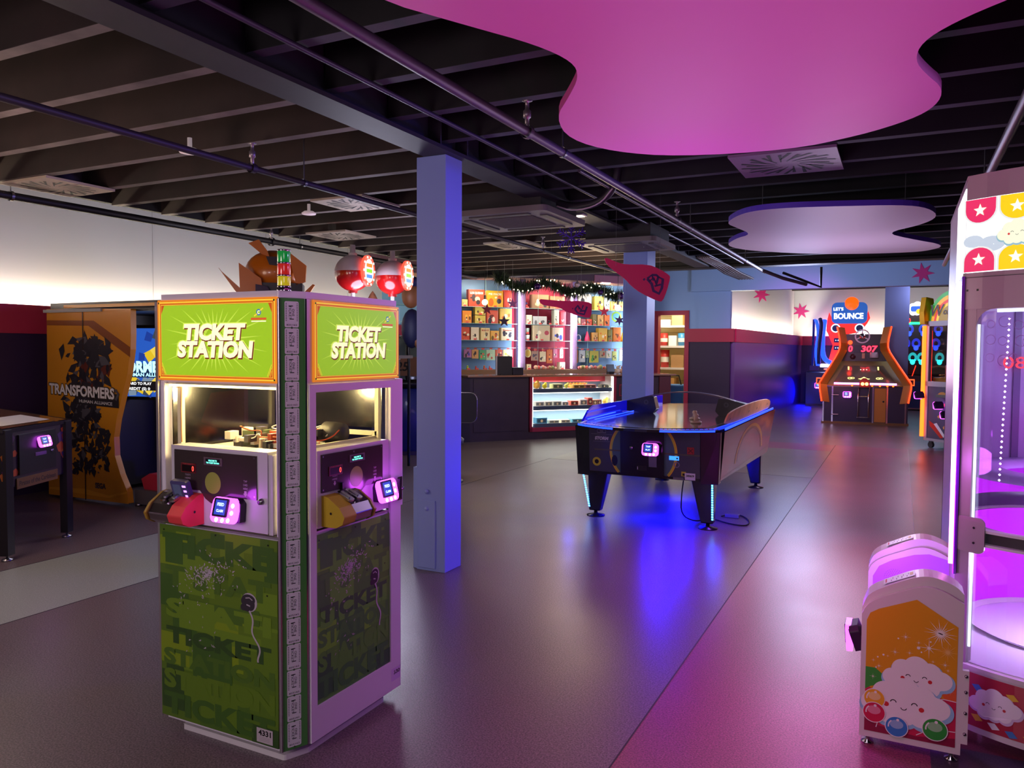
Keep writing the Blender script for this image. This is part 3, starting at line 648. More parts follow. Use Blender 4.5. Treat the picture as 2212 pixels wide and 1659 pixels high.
b.flat(Fr((.6, 0, 0), (0, 1, 0), (.07, 0, 1), (1, 0, -.07)), [(-1.38, .435), (1.24, .385), (1.6, .86), (-1.38, .86)], .012, gx)
f2 = Fr((.6, 0, 0), (0, 1, 0), (.07, 0, 1), (1, 0, -.07))
b.ring(f2, .0, .5, .72, .8, .0135, mat((206, 140, 44), .25, coat=.4), k=40, a0=.02, a1=PI - .02, sy=.4); b.ring(f2, 0, .5, .66, .72, .0133, mat((150, 96, 60), .25, coat=.4), k=40, a0=.02, a1=PI - .02, sy=.4)
for i in range(0):
    xx = -1.2 + i * .34; b.flat(f2, [(xx, .82 - .03 * (i % 3)), (xx + .06, .6 - .03 * (i % 2)), (xx + .09, .72)], .014, mat((150, 96, 110), .25, coat=.4))
b.build('side_graphic', H)
# rim with LED strips
b = MB(); b.prism(TOP(), rimpts(), .862, .885, BK); b.build('rim', H, bevel=.003)
b = MB(); b.prism(TOP(), rimpts(.1), .8855, .889, mat((46, 42, 54), .13, coat=.8)); b.build('playfield', H)
def dots(mb, P, w_, z, m, gap=.45):
    for i in range(len(P) - 1):
        a, c = Vector(P[i]), Vector(P[i + 1]); L_ = (c - a).length; k = max(1, int(L_ / .035)); d = (c - a) / L_; o = Vector((-d.y, d.x)) * w_ / 2
        for j in range(k):
            p0 = a + d * (L_ * (j + .1) / k); p1 = a + d * (L_ * (j + 1 - gap * .4) / k)
            mb.add([(p0.x + o.x, p0.y + o.y, z), (p0.x - o.x, p0.y - o.y, z), (p1.x - o.x, p1.y - o.y, z), (p1.x + o.x, p1.y + o.y, z)], [(0, 1, 2, 3)], m)
rp = rimpts(.02); ri = rimpts(.09)
for seg in (rp[:4], rp[8:13], ri[:5], rp[12:16], ri[13:17]):
    b = MB(); dots(b, seg, .016, .8905, BLU); b.build('led_strip', H)
b = MB(); fr_ = rimpts(0); 
for seg in (fr_[:5], fr_[8:13]):
    for a, c in zip(seg, seg[1:]):
        b.add([(a[0], a[1] - .002, .866), (c[0], c[1] - .002, .866), (c[0], c[1] - .002, .882), (a[0], a[1] - .002, .882)], [(0, 1, 2, 3)], BLU)
b.build('led_strip', H)
b = MB(); b.box(.655, .664, -1.3, 1.5, .864, .884, BLU); b.build('led_strip', H)
# left guard rail, blue lit
b = MB(); lp = [(-1.35, .885), (1.35, .885), (1.35, 1.0), (-1.05, 1.02), (-1.2, .98)]
b.prism(Fr((-.655, 0, 0), (0, 1, 0), (0, 0, 1), (1, 0, 0)), lp, 0, .02, mat((20, 22, 120), .15, em=.35, emc=(10, 10, 255), coat=.6)); b.build('side_guard', H, bevel=.003)
for z in (.9, .965):
    b = MB(); b.tube([(-.63, -1.25, z), (-.63, -.45, z + .01)], .006, BLU if z < .93 else BLD, k=6); b.build('led_strip', H)
b = MB(); b.tube([(-.56, -1.25, .9), (-.56, .9, .9)], .005, BLU, k=6); b.build('led_strip', H)
# arch and its two end hoods
arc = [(-.62 + 1.24 * t, .0, .985 + .125 * (1 - (2 * t - 1) ** 2)) for t in [i / 20 for i in range(21)]]
b = MB()
for a, c in zip(arc, arc[1:]):
    b.add([(a[0], -.05, a[2]), (c[0], -.05, c[2]), (c[0], .05, c[2]), (a[0], .05, a[2]), (a[0], -.05, a[2] + .012), (c[0], -.05, c[2] + .012), (c[0], .05, c[2] + .012), (a[0], .05, a[2] + .012)], [(0, 1, 5, 4), (2, 3, 7, 6), (4, 5, 6, 7), (3, 2, 1, 0)], mat((120, 104, 112), .25, .5))
b.build('arch', H)
for sx in (-1, 1):
    ff = Fr((sx * .44, -.06, 0), (sx, 0, 0), (0, 0, 1), (0, -1, 0))
    hp = [(.2, .9), (.2, 1.01), (-.03, 1.06), (-.1, 1.06), (-.13, .93), (-.06, .85), (.06, .89)]
    b = MB(); b.prism(ff, hp, -.12, 0, BK2); hd = b.build('goal_hood', H, bevel=.006)
    b = MB(); b.ring(ff, -.02, 1.0, .012, .026, .003, mat((60, 58, 66), .4), k=20); b.build('speaker', hd)
# legs
for lx, ly, lead in ((-.52, -1.28, 1), (.52, -1.34, 1), (-.52, 1.0, 0), (.55, .98, 0)):
    sx = -1 if lx < 0 else 1
    b = MB(); T0 = [(-.1, -.06), (.1, -.06), (.1, .09), (-.1, .09)]; B0 = [(-.055, -.035), (.055, -.035), (.055, .05), (-.055, .05)]
    fx = -.03 * sx * 0
    b.add([(lx + p[0] - sx * .03, ly + p[1], .44) for p in T0] + [(lx + p[0] + sx * .01, ly + p[1], .05) for p in B0], [(0, 1, 2, 3), (7, 6, 5, 4), (0, 4, 5, 1), (1, 5, 6, 2), (2, 6, 7, 3), (3, 7, 4, 0)], BK)
    lg = b.build('leg', H, bevel=.012)
    b = MB(); b.lathe([(0, 0), (.085, 0), (.085, .008), (.02, .022), (.015, .05), (0, .05)], mat((60, 56, 60), .3, .7), (lx + sx * .01, ly + .01, 0), k=24); b.build('foot', lg)
    if lead:
        x0 = lx + sx * (.1 - .03) - sx * .012; x1 = lx + sx * (.055 + .01) - sx * .006
        if sx < 0: x0, x1 = lx - .115, lx - .055
        b = MB(); 
        for k in range(16):
            t0, t1 = k / 16, (k + .7) / 16; P = lambda t, o: (x0 + (x1 - x0) * t + o, ly - .06 + .025 * t - .004, .42 - .34 * t)
            b.add([P(t0, -.008), P(t0, .008), P(t1, .008), P(t1, -.008)], [(3, 2, 1, 0)], glow((60, 150, 255), 9.0))
        b.build('led_strip', lg)
light('POINT', (-1.95, 6.9, .3), 42, (4, 4, 255), .05, name='underglow'); light('POINT', (-2.0, 7.9, .3), 36, (4, 4, 255), .05, name='underglow')
light('POINT', (-2.72, 6.62, .25), 1.2, (10, 40, 255), .05, name='leg_light'); light('POINT', (-1.38, 6.62, .25), 3.0, (10, 30, 255), .05, name='leg_light')
# wooden board resting on the rim, mallets
b = MB(); bf = Fr((-1.375, 6.88, .893), (0, 1, .0), (.25, 0, 1), (1, 0, -.25))
bo = bf; WOOD = mat((232, 168, 112), .55, noise=.2, nscale=6)
b.prism(bf, smoothpts([(0, 0), (2.35, 0), (2.6, .02), (2.45, .12), (1.4, .15), (.1, .135), (-.02, .07)], 2), 0, .014, WOOD)
for u_ in (.16, 1.12, 1.6, 2.3): b.disc(bf, u_, .055 + .004 * u_, .016, .0148, BLACK, k=12, ry=.012)
tag(b.build('wooden_board'), 'long rounded wooden board with bolt holes leaning on the rim of the air hockey table', 'board')
def mallet(loc, label):
    m_ = thing('air_hockey_mallet', label, 'mallet', loc, 0, 'mallets on the air hockey table')
    b = MB(); b.lathe([(0, 0), (.05, 0), (.05, .015), (.03, .022), (0, .022)], mat((190, 160, 130), .4), k=24); b.build('base', m_)
    b = MB(); b.lathe([(0, .02), (.022, .02), (.018, .05), (.024, .07), (.016, .085), (0, .086)], mat((205, 172, 138), .4), k=20); b.build('knob', m_)
mallet((-1.76, 7.45, .89), 'beige mallet further in on the air hockey table'); mallet((-1.66, 7.08, .89), 'beige mallet nearer the front corner of the air hockey table')
# power cable with inline adapter on the floor
b = MB(); P = [(-1.66, 6.66, .44), (-1.67, 6.63, .3), (-1.68, 6.66, .12), (-1.62, 6.9, .02), (-1.55, 7.1, .008), (-1.5, 7.15, .008), (-1.35, 7.02, .008), (-1.2, 6.98, .008), (-1.17, 7.1, .008), (-1.22, 7.3, .008), (-1.32, 7.45, .008), (-1.42, 7.42, .008), (-1.46, 7.3, .008)]
pc = thing('power_cable', 'thin black power cable looping on the floor beside the air hockey table leg', 'cable', (0, 0, 0))
b.tube(smoothpts(P, 2, False), .006, RUBBER, k=6); b.build('cord', pc)
b = MB(); b.box(-1.43, -1.3, 7.3, 7.35, 0, .035, mat((120, 118, 128), .4)); b.build('adapter', pc, bevel=.006)
# ------------------------------------------------------------------ white cloud-themed prize machine at the right
random.seed(9)
CW = mat((214, 208, 210), .35); CM = mat((160, 148, 150), .35, .2)
T_ = thing('prize_machine', 'tall white prize machine with smiling cloud sign and magenta lit round window', 'arcade machine', (.22, 3.575, 0))
AC = Vector((.50, .625, 0)); AR = .8      # bow front arc in local coordinates
class ArcFr:
    def __init__(s, r, off=0.0): s.r = r; s.a0 = math.atan2(-.625, -.5)
    def p(s, u, v, n=0.0):
        a = s.a0 + u / s.r; rr = s.r + n
        return Vector((AC.x + rr * math.cos(a), AC.y + rr * math.sin(a), v))
AF = ArcFr(AR)
SPAN = 1.08
def arcbox(mb, fr, u0, u1, v0, v1, n0, n1, m, k=14):
    pts = [u0 + (u1 - u0) * i / k for i in range(k + 1)]
    vs = [fr.p(u, v, n) for u in pts for (v, n) in ((v0, n0), (v0, n1), (v1, n1), (v1, n0))]
    fs = []
    for i in range(k):
        for j in range(4):
            fs.append((i * 4 + j, (i + 1) * 4 + j, (i + 1) * 4 + (j + 1) % 4, i * 4 + (j + 1) % 4))
    fs += [(0, 1, 2, 3), (k * 4 + 3, k * 4 + 2, k * 4 + 1, k * 4)]
    mb.add(vs, fs, m, False)
def arcpoly(mb, fr, pts, n, m, cuts=0.04):
    # densify edges so that the outline follows the curve, triangulate by fan through small strips
    mb.add([fr.p(u, v, n) for u, v in pts], [tuple(range(len(pts)))], m)
# side walls and back
b = MB(); b.box(0, .03, .03, 1.2, .3, 2.23, CM); b.box(.97, 1.0, .03, 1.2, .3, 2.23, CM); b.box(0, 1.0, 1.17, 1.2, .0, 2.23, mat((120, 118, 128), .4)); b.box(0, .03, .2, 1.2, .06, .3, CW)
b.build('side_wall', T_)
b = MB(); arcbox(b, AF, -.0, SPAN, 2.235, 2.245, -.6, .0, CM); b.box(.0, 1.0, .0, 1.2, 2.235, 2.245, CM); arcbox(b, AF, 0, SPAN, 2.15, 2.235, -.03, .0, CM); b.build('top_cap', T_)
# marquee, back-lit
b = MB(); MWH = glow((250, 252, 255), 1.3); MSH = glow((196, 206, 222), .85)
arcbox(b, AF, .0, SPAN, 1.865, 2.15, -.03, .0, MWH, 20); b.box(-.004, .0, .02, .5, 1.865, 2.2, MWH)
PK_ = glow((226, 40, 96), .9); YL = glow((240, 200, 0), .9); ST_ = glow((250, 250, 215), 1.1); OU = glow((225, 225, 225), .9)
def pane(fr, cu, v, down, w_, col, h_):
    pts = []; sgn = -1 if down else 1
    pts = [(cu - w_, v)] + [(cu - w_ * math.cos(PI * i / 12), v + sgn * (h_ * .45 + h_ * .55 * math.sin(PI * i / 12))) for i in range(13)] + [(cu + w_, v)]
    for (k, n, m) in ((1.12, .002, OU), (1.0, .003, col)):
        arcpoly(b, fr, [(cu + (q[0] - cu) * k, v + (q[1] - v) * (1 + (k - 1) * .5)) for q in pts], n, m)
for i in range(8):
    cu = .055 + i * .132; col = PK_ if i % 2 == 0 else YL
    for down, v in ((True, 2.148), (False, 1.867)):
        pane(AF, cu, v, down, .058, col, .092)
        sv = v + (-.045 if down else .045)
        arcpoly(b, AF, [(cu + (.026 if k % 2 == 0 else .011) * math.cos(PI / 2 + PI * k / 5), sv + (.026 if k % 2 == 0 else .011) * math.sin(PI / 2 + PI * k / 5)) for k in range(10)], .0045, ST_)
for u_, v_, r_ in ((.03, 1.985, .04), (.1, 1.97, .05), (.3, 1.985, .05), (.4, 1.975, .06), (.62, 1.98, .05)): arcpoly(b, AF, [(u_ + r_ * math.cos(q / 16 * 2 * PI), v_ + r_ * .6 * math.sin(q / 16 * 2 * PI)) for q in range(16)], .0012 + u_ * .0004, MSH)
def cloudpts(cu, cv, s, k=9):
    C_ = [(-.95, -.15, .42), (-.55, .32, .45), (.0, .5, .5), (.55, .35, .42), (.98, .0, .45), (.55, -.45, .4), (0, -.45, .42), (-.5, -.48, .4)]
    pts = []
    for i in range(120):
        a = 2 * PI * i / 120; r = 0
        d = (math.cos(a), math.sin(a))
        for x, y, q in C_:   # farthest hit of the ray with any lobe
            t = x * d[0] + y * d[1]; h2 = q * q - (x * x + y * y - t * t)
            if h2 > 0: r = max(r, t + math.sqrt(h2))
        pts.append((cu + s * r * d[0], cv + s * r * d[1]))
    return pts
def cloud(mb, fr, cu, cv, s, n, body, rim, ink, cheek, asp=1.0):
    P = lambda dx, dy, sc_: [(cu + dx + (q[0] - cu) * sc_, cv + dy + (q[1] - cv) * sc_ * asp) for q in cloudpts(cu, cv, s)]
    mb.add([fr.p(u, v, n) for u, v in P(.03 * s, -.09 * s, 1.06)], [tuple(range(120))], rim)
    mb.add([fr.p(u, v, n + .0006) for u, v in P(0, 0, 1)], [tuple(range(120))], body)
    for sx in (-1, 1):
        mb.ring(fr, cu + sx * .33 * s, cv - .02 * s, .075 * s, .105 * s, n + .0012, ink, k=10, a0=.1, a1=PI - .1)
        mb.disc(fr, cu + sx * .55 * s, cv - .12 * s, .085 * s, n + .0012, cheek, k=14)
    mb.ring(fr, cu, cv - .14 * s, .08 * s, .105 * s, n + .0012, ink, k=10, a0=PI + .2, a1=2 * PI - .2)
cloud(b, AF, .19, 2.005, .05, .005, glow((232, 232, 205), .95), glow((150, 190, 205), .8), glow((40, 40, 60), .3), glow((220, 60, 60), .8))
b.build('marquee_sign', T_)
# frame below the marquee with a round-cornered window
b = MB(); arcbox(b, AF, 0, SPAN, 1.72, 1.862, -.03, .012, CM); arcbox(b, AF, 0, .055, .3, 1.72, -.03, .006, CM, 3); arcbox(b, AF, SPAN - .1, SPAN, .3, 1.72, -.03, .006, CM, 3)
# corner fillet
for i in range(6):
    a0, a1 = R(15 * i), R(15 * (i + 1)); r = .07; cu, cv = .055 + r, 1.72 - r
    b.add([AF.p(cu - r * math.cos(a0), cv + r * math.sin(a0), .005), AF.p(cu - r * math.cos(a1), cv + r * math.sin(a1), .005), AF.p(.053, 1.722, .005)], [(0, 2, 1)], CM)
for u_ in (.02, .06, .25, .45): b.add([AF.p(u_ - .004, 1.79, .0125), AF.p(u_ + .004, 1.79, .0125), AF.p(u_ + .004, 1.798, .0125), AF.p(u_ - .004, 1.798, .0125)], [(0, 1, 2, 3)], BLACK)
arcbox(b, AF, 0, SPAN, 1.842, 1.845, .012, .0135, mat((80, 74, 78), .4))
b.build('front_frame', T_)
b = MB(); brk = rrect(-.06, .055, -.07, .07, .025); b.add([AF.p(.06 + u, .83 + v, .012) for u, v in brk] + [AF.p(.06 + u, .83 + v, .004) for u, v in brk], [tuple(range(len(brk)))] + [(i, i + len(brk), (i + 1) % len(brk) + len(brk), (i + 1) % len(brk)) for i in range(len(brk))], CM)
for v_ in (.8, .86): b.add([AF.p(.075 + .005 * math.cos(q), v_ + .005 * math.sin(q), .013) for q in [2 * PI * i / 8 for i in range(8)]], [tuple(range(8))], BLACK)
b.build('bracket', T_)
b = MB(); LED = glow((215, 232, 255), 1.4); arcbox(b, AF, .06, .068, .38, 1.66, -.002, .004, LED, 2); arcbox(b, AF, .13, SPAN - .1, 1.705, 1.718, -.004, .004, LED); b.build('window_light', T_)
# inside: frosted magenta-lit cylinder, shelf ring, white drum floor
b = MB(); MAG = mat((222, 60, 240), .35); IN = mat((190, 180, 220), .25)
b.lathe([(.43, .32), (.43, .78)], MAG, (.5, .58, 0), k=40, a0=R(10), a1=R(170)); b.lathe([(.44, .86), (.44, 1.02)], MAG, (.5, .58, 0), k=40, a0=R(0), a1=R(180)); b.box(.03, .97, 1.15, 1.165, .3, 1.86, IN)
for x in (.12, .3, .5, .7): b.box(x, x + .03, 1.13, 1.15, .9, 1.8, mat((120, 110, 150), .3))
b.build('inner_wall', T_)
b = MB(); b.lathe([(.44, .78), (.46, .78), (.46, .79), (.44, .79)], WHITE, (.5, .58, 0), k=40); b.lathe([(.3, 1.0), (.45, 1.0), (.45, 1.03), (.3, 1.03), (.3, 1.0)], mat((190, 170, 230), .3), (.5, .58, 0), k=40); b.build('shelf_ring', T_)
b = MB(); arcbox(b, AF, .055, SPAN - .06, .79, .8, -.03, .004, WHITE); arcbox(b, AF, .055, SPAN - .06, .845, .855, -.03, .004, WHITE); arcbox(b, AF, .055, SPAN - .06, .8, .845, -.028, -.024, mat((70, 60, 70), .3))
b.build('window_rail', T_)
b = MB(); b.prism(TOP(), [AF.p(SPAN * i / 20, 0, -.01)[:2] for i in range(21)] + [(.97, 1.15), (.03, 1.15)], .3, .315, mat((228, 232, 240), .3)); b.lathe([(.4, .316), (.43, .33)], WHITE, (.5, .58, 0), k=40); b.build('drum_floor', T_)
b = MB(); arcbox(b, AF, .055, SPAN - .1, .86, 1.71, -.012, -.01, glass((238, 226, 250), .1, .03)); arcbox(b, AF, .055, SPAN - .06, .315, .79, -.012, -.01, glass((240, 228, 250), .08, .03)); b.build('window_glass', T_)
b = MB(); RG = mat((225, 225, 240), .2)
for u_, v_, r_ in ((.1, 1.66, .013), (.15, 1.67, .02), (.2, 1.655, .015), (.1, 1.6, .017), (.145, 1.595, .015), (.21, 1.595, .02), (.235, 1.59, .02), (.1, 1.53, .015), (.15, 1.52, .02), (.185, 1.53, .015), (.28, 1.67, .022), (.28, 1.52, .022)):
    k = 20; vs = [AF.p(u_ + rr * math.cos(2 * PI * i / k), v_ + rr * math.sin(2 * PI * i / k), -.016) for rr in (r_, r_ + .0025) for i in range(k)]
    b.add(vs, [(i, (i + 1) % k, k + (i + 1) % k, k + i) for i in range(k)], RG)
b.build('air_hole', T_)
b = MB()
for i in range(30):
    v_ = 1.68 - i * .0215; u_ = .165 - i * .0006
    b.add([AF.p(u_ - .005, v_, -.02), AF.p(u_, v_ - .005, -.02), AF.p(u_ + .005, v_, -.02), AF.p(u_, v_ + .005, -.02)], [(0, 1, 2, 3)], glow((240, 240, 255), 6.0))
b.build('led_strip', T_)
b = MB(); b.box(.36, .4, .12, .125, .86, 1.7, glow((255, 40, 235), 2.2)); b.build('led_bar', T_)
b = MB()
for x, z, c_ in ((.3, 1.5, (255, 60, 60)), (.42, 1.5, (255, 60, 60)),): b.text(FRONT(0, 1.12, 0), x, z, '08', .06, .01, glow(c_, 2), w=.1)
b.build('score_display', T_)
# vertical light tube at the outer edge
b = MB()
tubeP = [((-.012), -.01)]
for z0, z1, c_, e_ in ((1.28, 1.83, (245, 240, 255), 6), (1.02, 1.28, (230, 160, 255), 5), (.7, 1.02, (255, 120, 240), 4.5)): b.box(-.028, -.012, -.02, -.004, z0, z1, glow(c_, e_))
tb = b.build('light_tube', T_)
b = MB(); b.box(-.01, 0, -.02, .02, .66, 1.85, mat((120, 40, 190), .2, coat=.5)); b.box(-.012, -.008, -.02, .0, .66, 1.4, glow((190, 40, 255), 1.5)); b.build('tube_housing', T_)
# curved lower front panel with sweets and a cloud
LF = ArcFr(AR); 
b = MB(); arcbox(b, AF, .0, SPAN, .05, .3, -.02, .012, CW, 20); arcbox(b, AF, .0, SPAN, .295, .312, -.02, .02, CW, 20); lp = b.build('lower_front', T_)
b = MB(); PR = mat((176, 34, 66), .35, coat=.3); arcbox(b, AF, .03, SPAN - .02, .075, .285, .012, .014, PR, 20)
Yc, Bc, Wc = mat((226, 190, 60), .4), mat((70, 130, 200), .4), mat((232, 232, 236), .4)
for i in range(16):
    u_ = .05 + i * .06; v_ = .255 - .03 * math.sin(i * .8); c_ = (Yc, Bc, Wc)[i % 3]
    if i % 5 == 2: arcpoly(b, AF, [(u_ + (.022 if k % 2 == 0 else .01) * math.cos(PI / 2 + PI * k / 5), v_ + (.022 if k % 2 == 0 else .01) * math.sin(PI / 2 + PI * k / 5)) for k in range(10)], .0165, Yc)
    else: arcpoly(b, AF, [(u_ - .022, v_ + .008), (u_ + .004, v_ + .014), (u_ + .022, v_ - .006), (u_ - .004, v_ - .014)], .0155, c_)
    v_ = .105 + .014 * math.cos(i * .9)
    arcpoly(b, AF, [(u_ - .022, v_ + .008), (u_ + .004, v_ + .014), (u_ + .022, v_ - .006), (u_ - .004, v_ - .014)], .0155, (Bc, Yc, Wc)[i % 3])
arcpoly(b, AF, [(.055 + .03 * math.cos(q), .17 + .03 * math.sin(q)) for q in [2 * PI * i / 20 for i in range(20)]], .0152, Wc); arcpoly(b, AF, [(.055 + .027 * math.cos(q), .17 + .027 * math.sin(q)) for q in [2 * PI * i / 20 for i in range(20)]], .0156, Bc)
cloud(b, AF, .17, .185, .065, .017, mat((238, 236, 240), .45), mat((214, 196, 226), .45), BLACK, mat((200, 60, 70), .5)); cloud(b, AF, .47, .185, .065, .017, mat((238, 236, 240), .45), mat((214, 196, 226), .45), BLACK, mat((200, 60, 70), .5))
b.build('lower_graphic', lp)
for x, y in ((.12, .1), (.85, .1), (.1, 1.1), (.9, 1.1)):
    b = MB(); b.lathe([(0, 0), (.03, 0), (.03, .01), (.012, .02), (.012, .06), (0, .06)], STEEL, (x, y, 0), k=16); b.build('foot', T_)
light('POINT', (.22 + .5, 3.575 + .55, 1.15), 2.5, (255, 80, 240), .15, name='machine_light'); light('POINT', (.22 + .5, 3.575 + .3, .6), 11, (240, 232, 255), .1, name='machine_light'); light('POINT', (.22 + .5, 3.575 + .5, 1.65), 5, (215, 220, 255), .1, name='machine_light')
light('POINT', (.12, 3.45, 1.1), 1.0, (215, 110, 255), .06, name='tube_light')

# two console cheeks in front of the machine
YEL = mat((222, 158, 22), .4, coat=.3)
PROF = [(.0, .035), (.0, .52), (.012, .552), (.045, .585), (.14, .63), (.19, .652), (.235, .66), (.29, .645), (.348, .61), (.348, .035)]
def outline(dz=0.0): return smoothpts(PROF[1:-1], 1, False)
def console(y, label, rear=False):
    c = thing('console_cheek', label, 'console', (-.111, y, 0), 0, 'rounded white consoles of the prize machine')
    FP = FRONT()
    op = [(0, .035)] + [(u, v) for u, v in smoothpts(PROF[1:-1], 2, False)] + [(.348, .035)]
    b = MB(); b.prism(FP, op, -.14, 0, CW, smooth=False)
    # cap rising behind the face
    cp = [(0, .52)] + smoothpts([(.0, .54), (.02, .6), (.1, .645), (.19, .69), (.25, .695), (.32, .67), (.348, .64)], 2, False) + [(.348, .52)]
    b.prism(FP, cp, -.14, -.02, CW)
    bd = b.build('shell', c, bevel=.006)
    if not rear:
        b = MB(); gp = [(.018, .06), (.018, .5), (.03, .53), (.06, .55), (.19, .605), (.33, .52), (.33, .06)]
        b.flat(FP, gp, .001, YEL)
        PN = mat((202, 34, 78), .4, coat=.3); DP_ = mat((140, 20, 62), .4, coat=.3); Wt = mat((236, 234, 236), .45)
        b.flat(FP, [(.018, .06), (.33, .06), (.33, .235), (.28, .24), (.23, .235), (.1, .22), (.05, .225), (.018, .245)], .0014, PN)
        b.flat(FP, [(.018, .06), (.33, .06), (.33, .095), (.2, .075), (.06, .09), (.018, .12)], .0017, DP_)
        b.stroke(FP, [(.018, .215), (.05, .19), (.075, .14), (.06, .08)], .003, .0019, Wt); b.stroke(FP, [(.24, .225), (.29, .238), (.33, .235)], .003, .0019, Wt); b.stroke(FP, [(.2, .08), (.25, .115), (.33, .12)], .003, .0019, Wt)
        def ballc(u, v, r, c_, n, hi=True):
            b.disc(FP, u, v, r * 1.08, n, Wt, k=28); b.disc(FP, u, v, r, n + .0003, mat(c_, .3, coat=.4), k=28)
            if hi:
                b.disc(FP, u, v + r * .25, r * .62, n + .0006, mat(tuple(min(255, int(k * .5 + 120)) for k in c_), .3), k=20, ry=r * .45); b.ring(FP, u, v, r * .68, r * .8, n + .0009, Wt, k=8, a0=R(130), a1=R(190))
                b.disc(FP, u + r * .1, v + r * .72, r * .14, n + .0009, Wt, k=10)
        b.flat(FP, [(.018 + x, .27 + y_) for x, y_ in [(0, -.045), (.02, -.03), (.05, -.02), (.075, .0), (.06, .025), (.035, .045), (0, .045)]], .0016, mat((60, 160, 60), .4)); b.flat(FP, [(.33, .235), (.29, .24), (.27, .28), (.3, .3), (.33, .3)], .0016, mat((226, 100, 50), .4))
        cloud(b, FP, .195, .305, .085, .0025, Wt, mat((150, 200, 230), .45), BLACK, mat((206, 40, 50), .5), asp=.95)
        cloud(b, FP, .155, .195, .11, .0045, Wt, mat((150, 200, 230), .45), BLACK, mat((206, 40, 50), .5), asp=.9)
        ballc(.052, .195, .036, (236, 176, 40), .0068); ballc(.052, .14, .038, (206, 30, 74), .0078); ballc(.132, .1, .038, (50, 130, 205), .0088); ballc(.262, .118, .041, (50, 160, 60), .0088)
        def spark(u, v, r, k=8, m=mat((240, 236, 224), .4)):
            for i in range(k):
                a = PI * i / k; L1 = r * (1.0 if i % 2 == 0 else .6); w_ = r * .035
                b.flat(FP, [(u + L1 * math.cos(a), v + L1 * math.sin(a)), (u - w_ * math.sin(a), v + w_ * math.cos(a)), (u - L1 * math.cos(a), v - L1 * math.sin(a)), (u + w_ * math.sin(a), v - w_ * math.cos(a))], .0022 + i * .00002, m)
            b.disc(FP, u, v, r * .14, .0024, m, k=10)
        spark(.272, .487, .058, 11); spark(.235, .425, .042, 4); spark(.298, .42, .04, 8, mat((236, 190, 110), .4))
        for u, v, r in ((.155, .455, .02), (.12, .39, .018), (.17, .395, .014), (.2, .44, .012), (.29, .37, .018), (.065, .325, .014), (.045, .345, .01), (.095, .37, .008), (.25, .375, .01), (.3, .35, .01), (.045, .28, .014), (.31, .27, .014)): spark(u, v, r, 4)
        for u, v, r in ((.2, .42, .006), (.13, .445, .003), (.21, .405, .003), (.06, .36, .003), (.08, .372, .004), (.055, .318, .003), (.24, .45, .003)): b.disc(FP, u, v, r, .0022, Wt, k=10)
        b.build('side_graphic', c)
    else:
        b = MB(); gp = [(.02, .06), (.02, .5), (.045, .55), (.1, .585), (.19, .62), (.25, .63), (.33, .61), (.33, .06)]
        b.flat(FP, gp, .001, mat((186, 110, 236), .4))
        for i in range(6):
            for j in range(max(1, i * 6)): b.disc(FP, .11 + i * .0085 * math.cos(2 * PI * j / max(1, i * 6)), .5 + i * .0085 * math.sin(2 * PI * j / max(1, i * 6)), .0014, .0016, mat((90, 40, 130), .5), k=6)
        b.build('side_graphic', c)
    # instruction label on the sloping cap
    s0, s1 = Vector((.065, -.001, .6305)), Vector((.195, -.001, .692))
    d = (s1 - s0).normalized(); fr = Fr((.075, .04, .6355), d, (0, 1, 0)); b = MB()
    b.quad(fr, 0, .12, .0, .075, .0025, mat((225, 225, 230), .4)); b.quad(fr, .006, .012, .012, .062, .003, mat((200, 30, 50), .5))
    for k in range(4): b.quad(fr, .028 + k * .02, .031 + k * .02, .012, .03 + .006 * (k % 3), .003, mat((90, 90, 100), .5)); b.quad(fr, .034 + k * .02, .036 + k * .02, .036, .064, .003, mat((90, 90, 100), .5))
    b.quad(fr, .1, .113, .02, .06, .003, mat((214, 206, 120), .5)); b.build('instruction_label', c)
    for x, y_ in ((.03, .03), (.32, .03), (.03, .12), (.32, .12)):
        b = MB(); b.lathe([(0, 0), (.024, 0), (.024, .006), (.008, .014), (.008, .04), (0, .04)], CHROME, (x, y_, 0), k=16); b.build('foot', c)
    if not rear:
        b = MB()
        for z in (.12, .2, .28, .34): b.lathe([(0, .008), (.005, .008), (.006, 0)], STEEL, fr=Fr((.36, .0, z), (1, 0, 0), (0, 0, 1), (0, -1, 0)), k=8)
        b.box(.348, .37, 0, .02, .08, .36, CW); b.build('hinge_plate', c)
    fr = Fr((0, .07, .42), (0, -1, 0), (-.35, 0, 1), (-1, 0, -.35))
    if not rear: rd = reader(c, fr, 0, 0, 1.05, ('TAP', 'PLAY'))
    return c
console(3.31, 'white rounded console with yellow panel of sparkles, smiling clouds and sweets'); console(3.98, 'white rounded console with plain lilac side and round speaker grille, behind the yellow one', True)
light('POINT', (-.02, 3.68, .6), 3.5, (200, 120, 255), .05, name='tube_light'); light('POINT', (-.27, 3.42, .4), 3.0, (215, 60, 255), .05, name='reader_light')
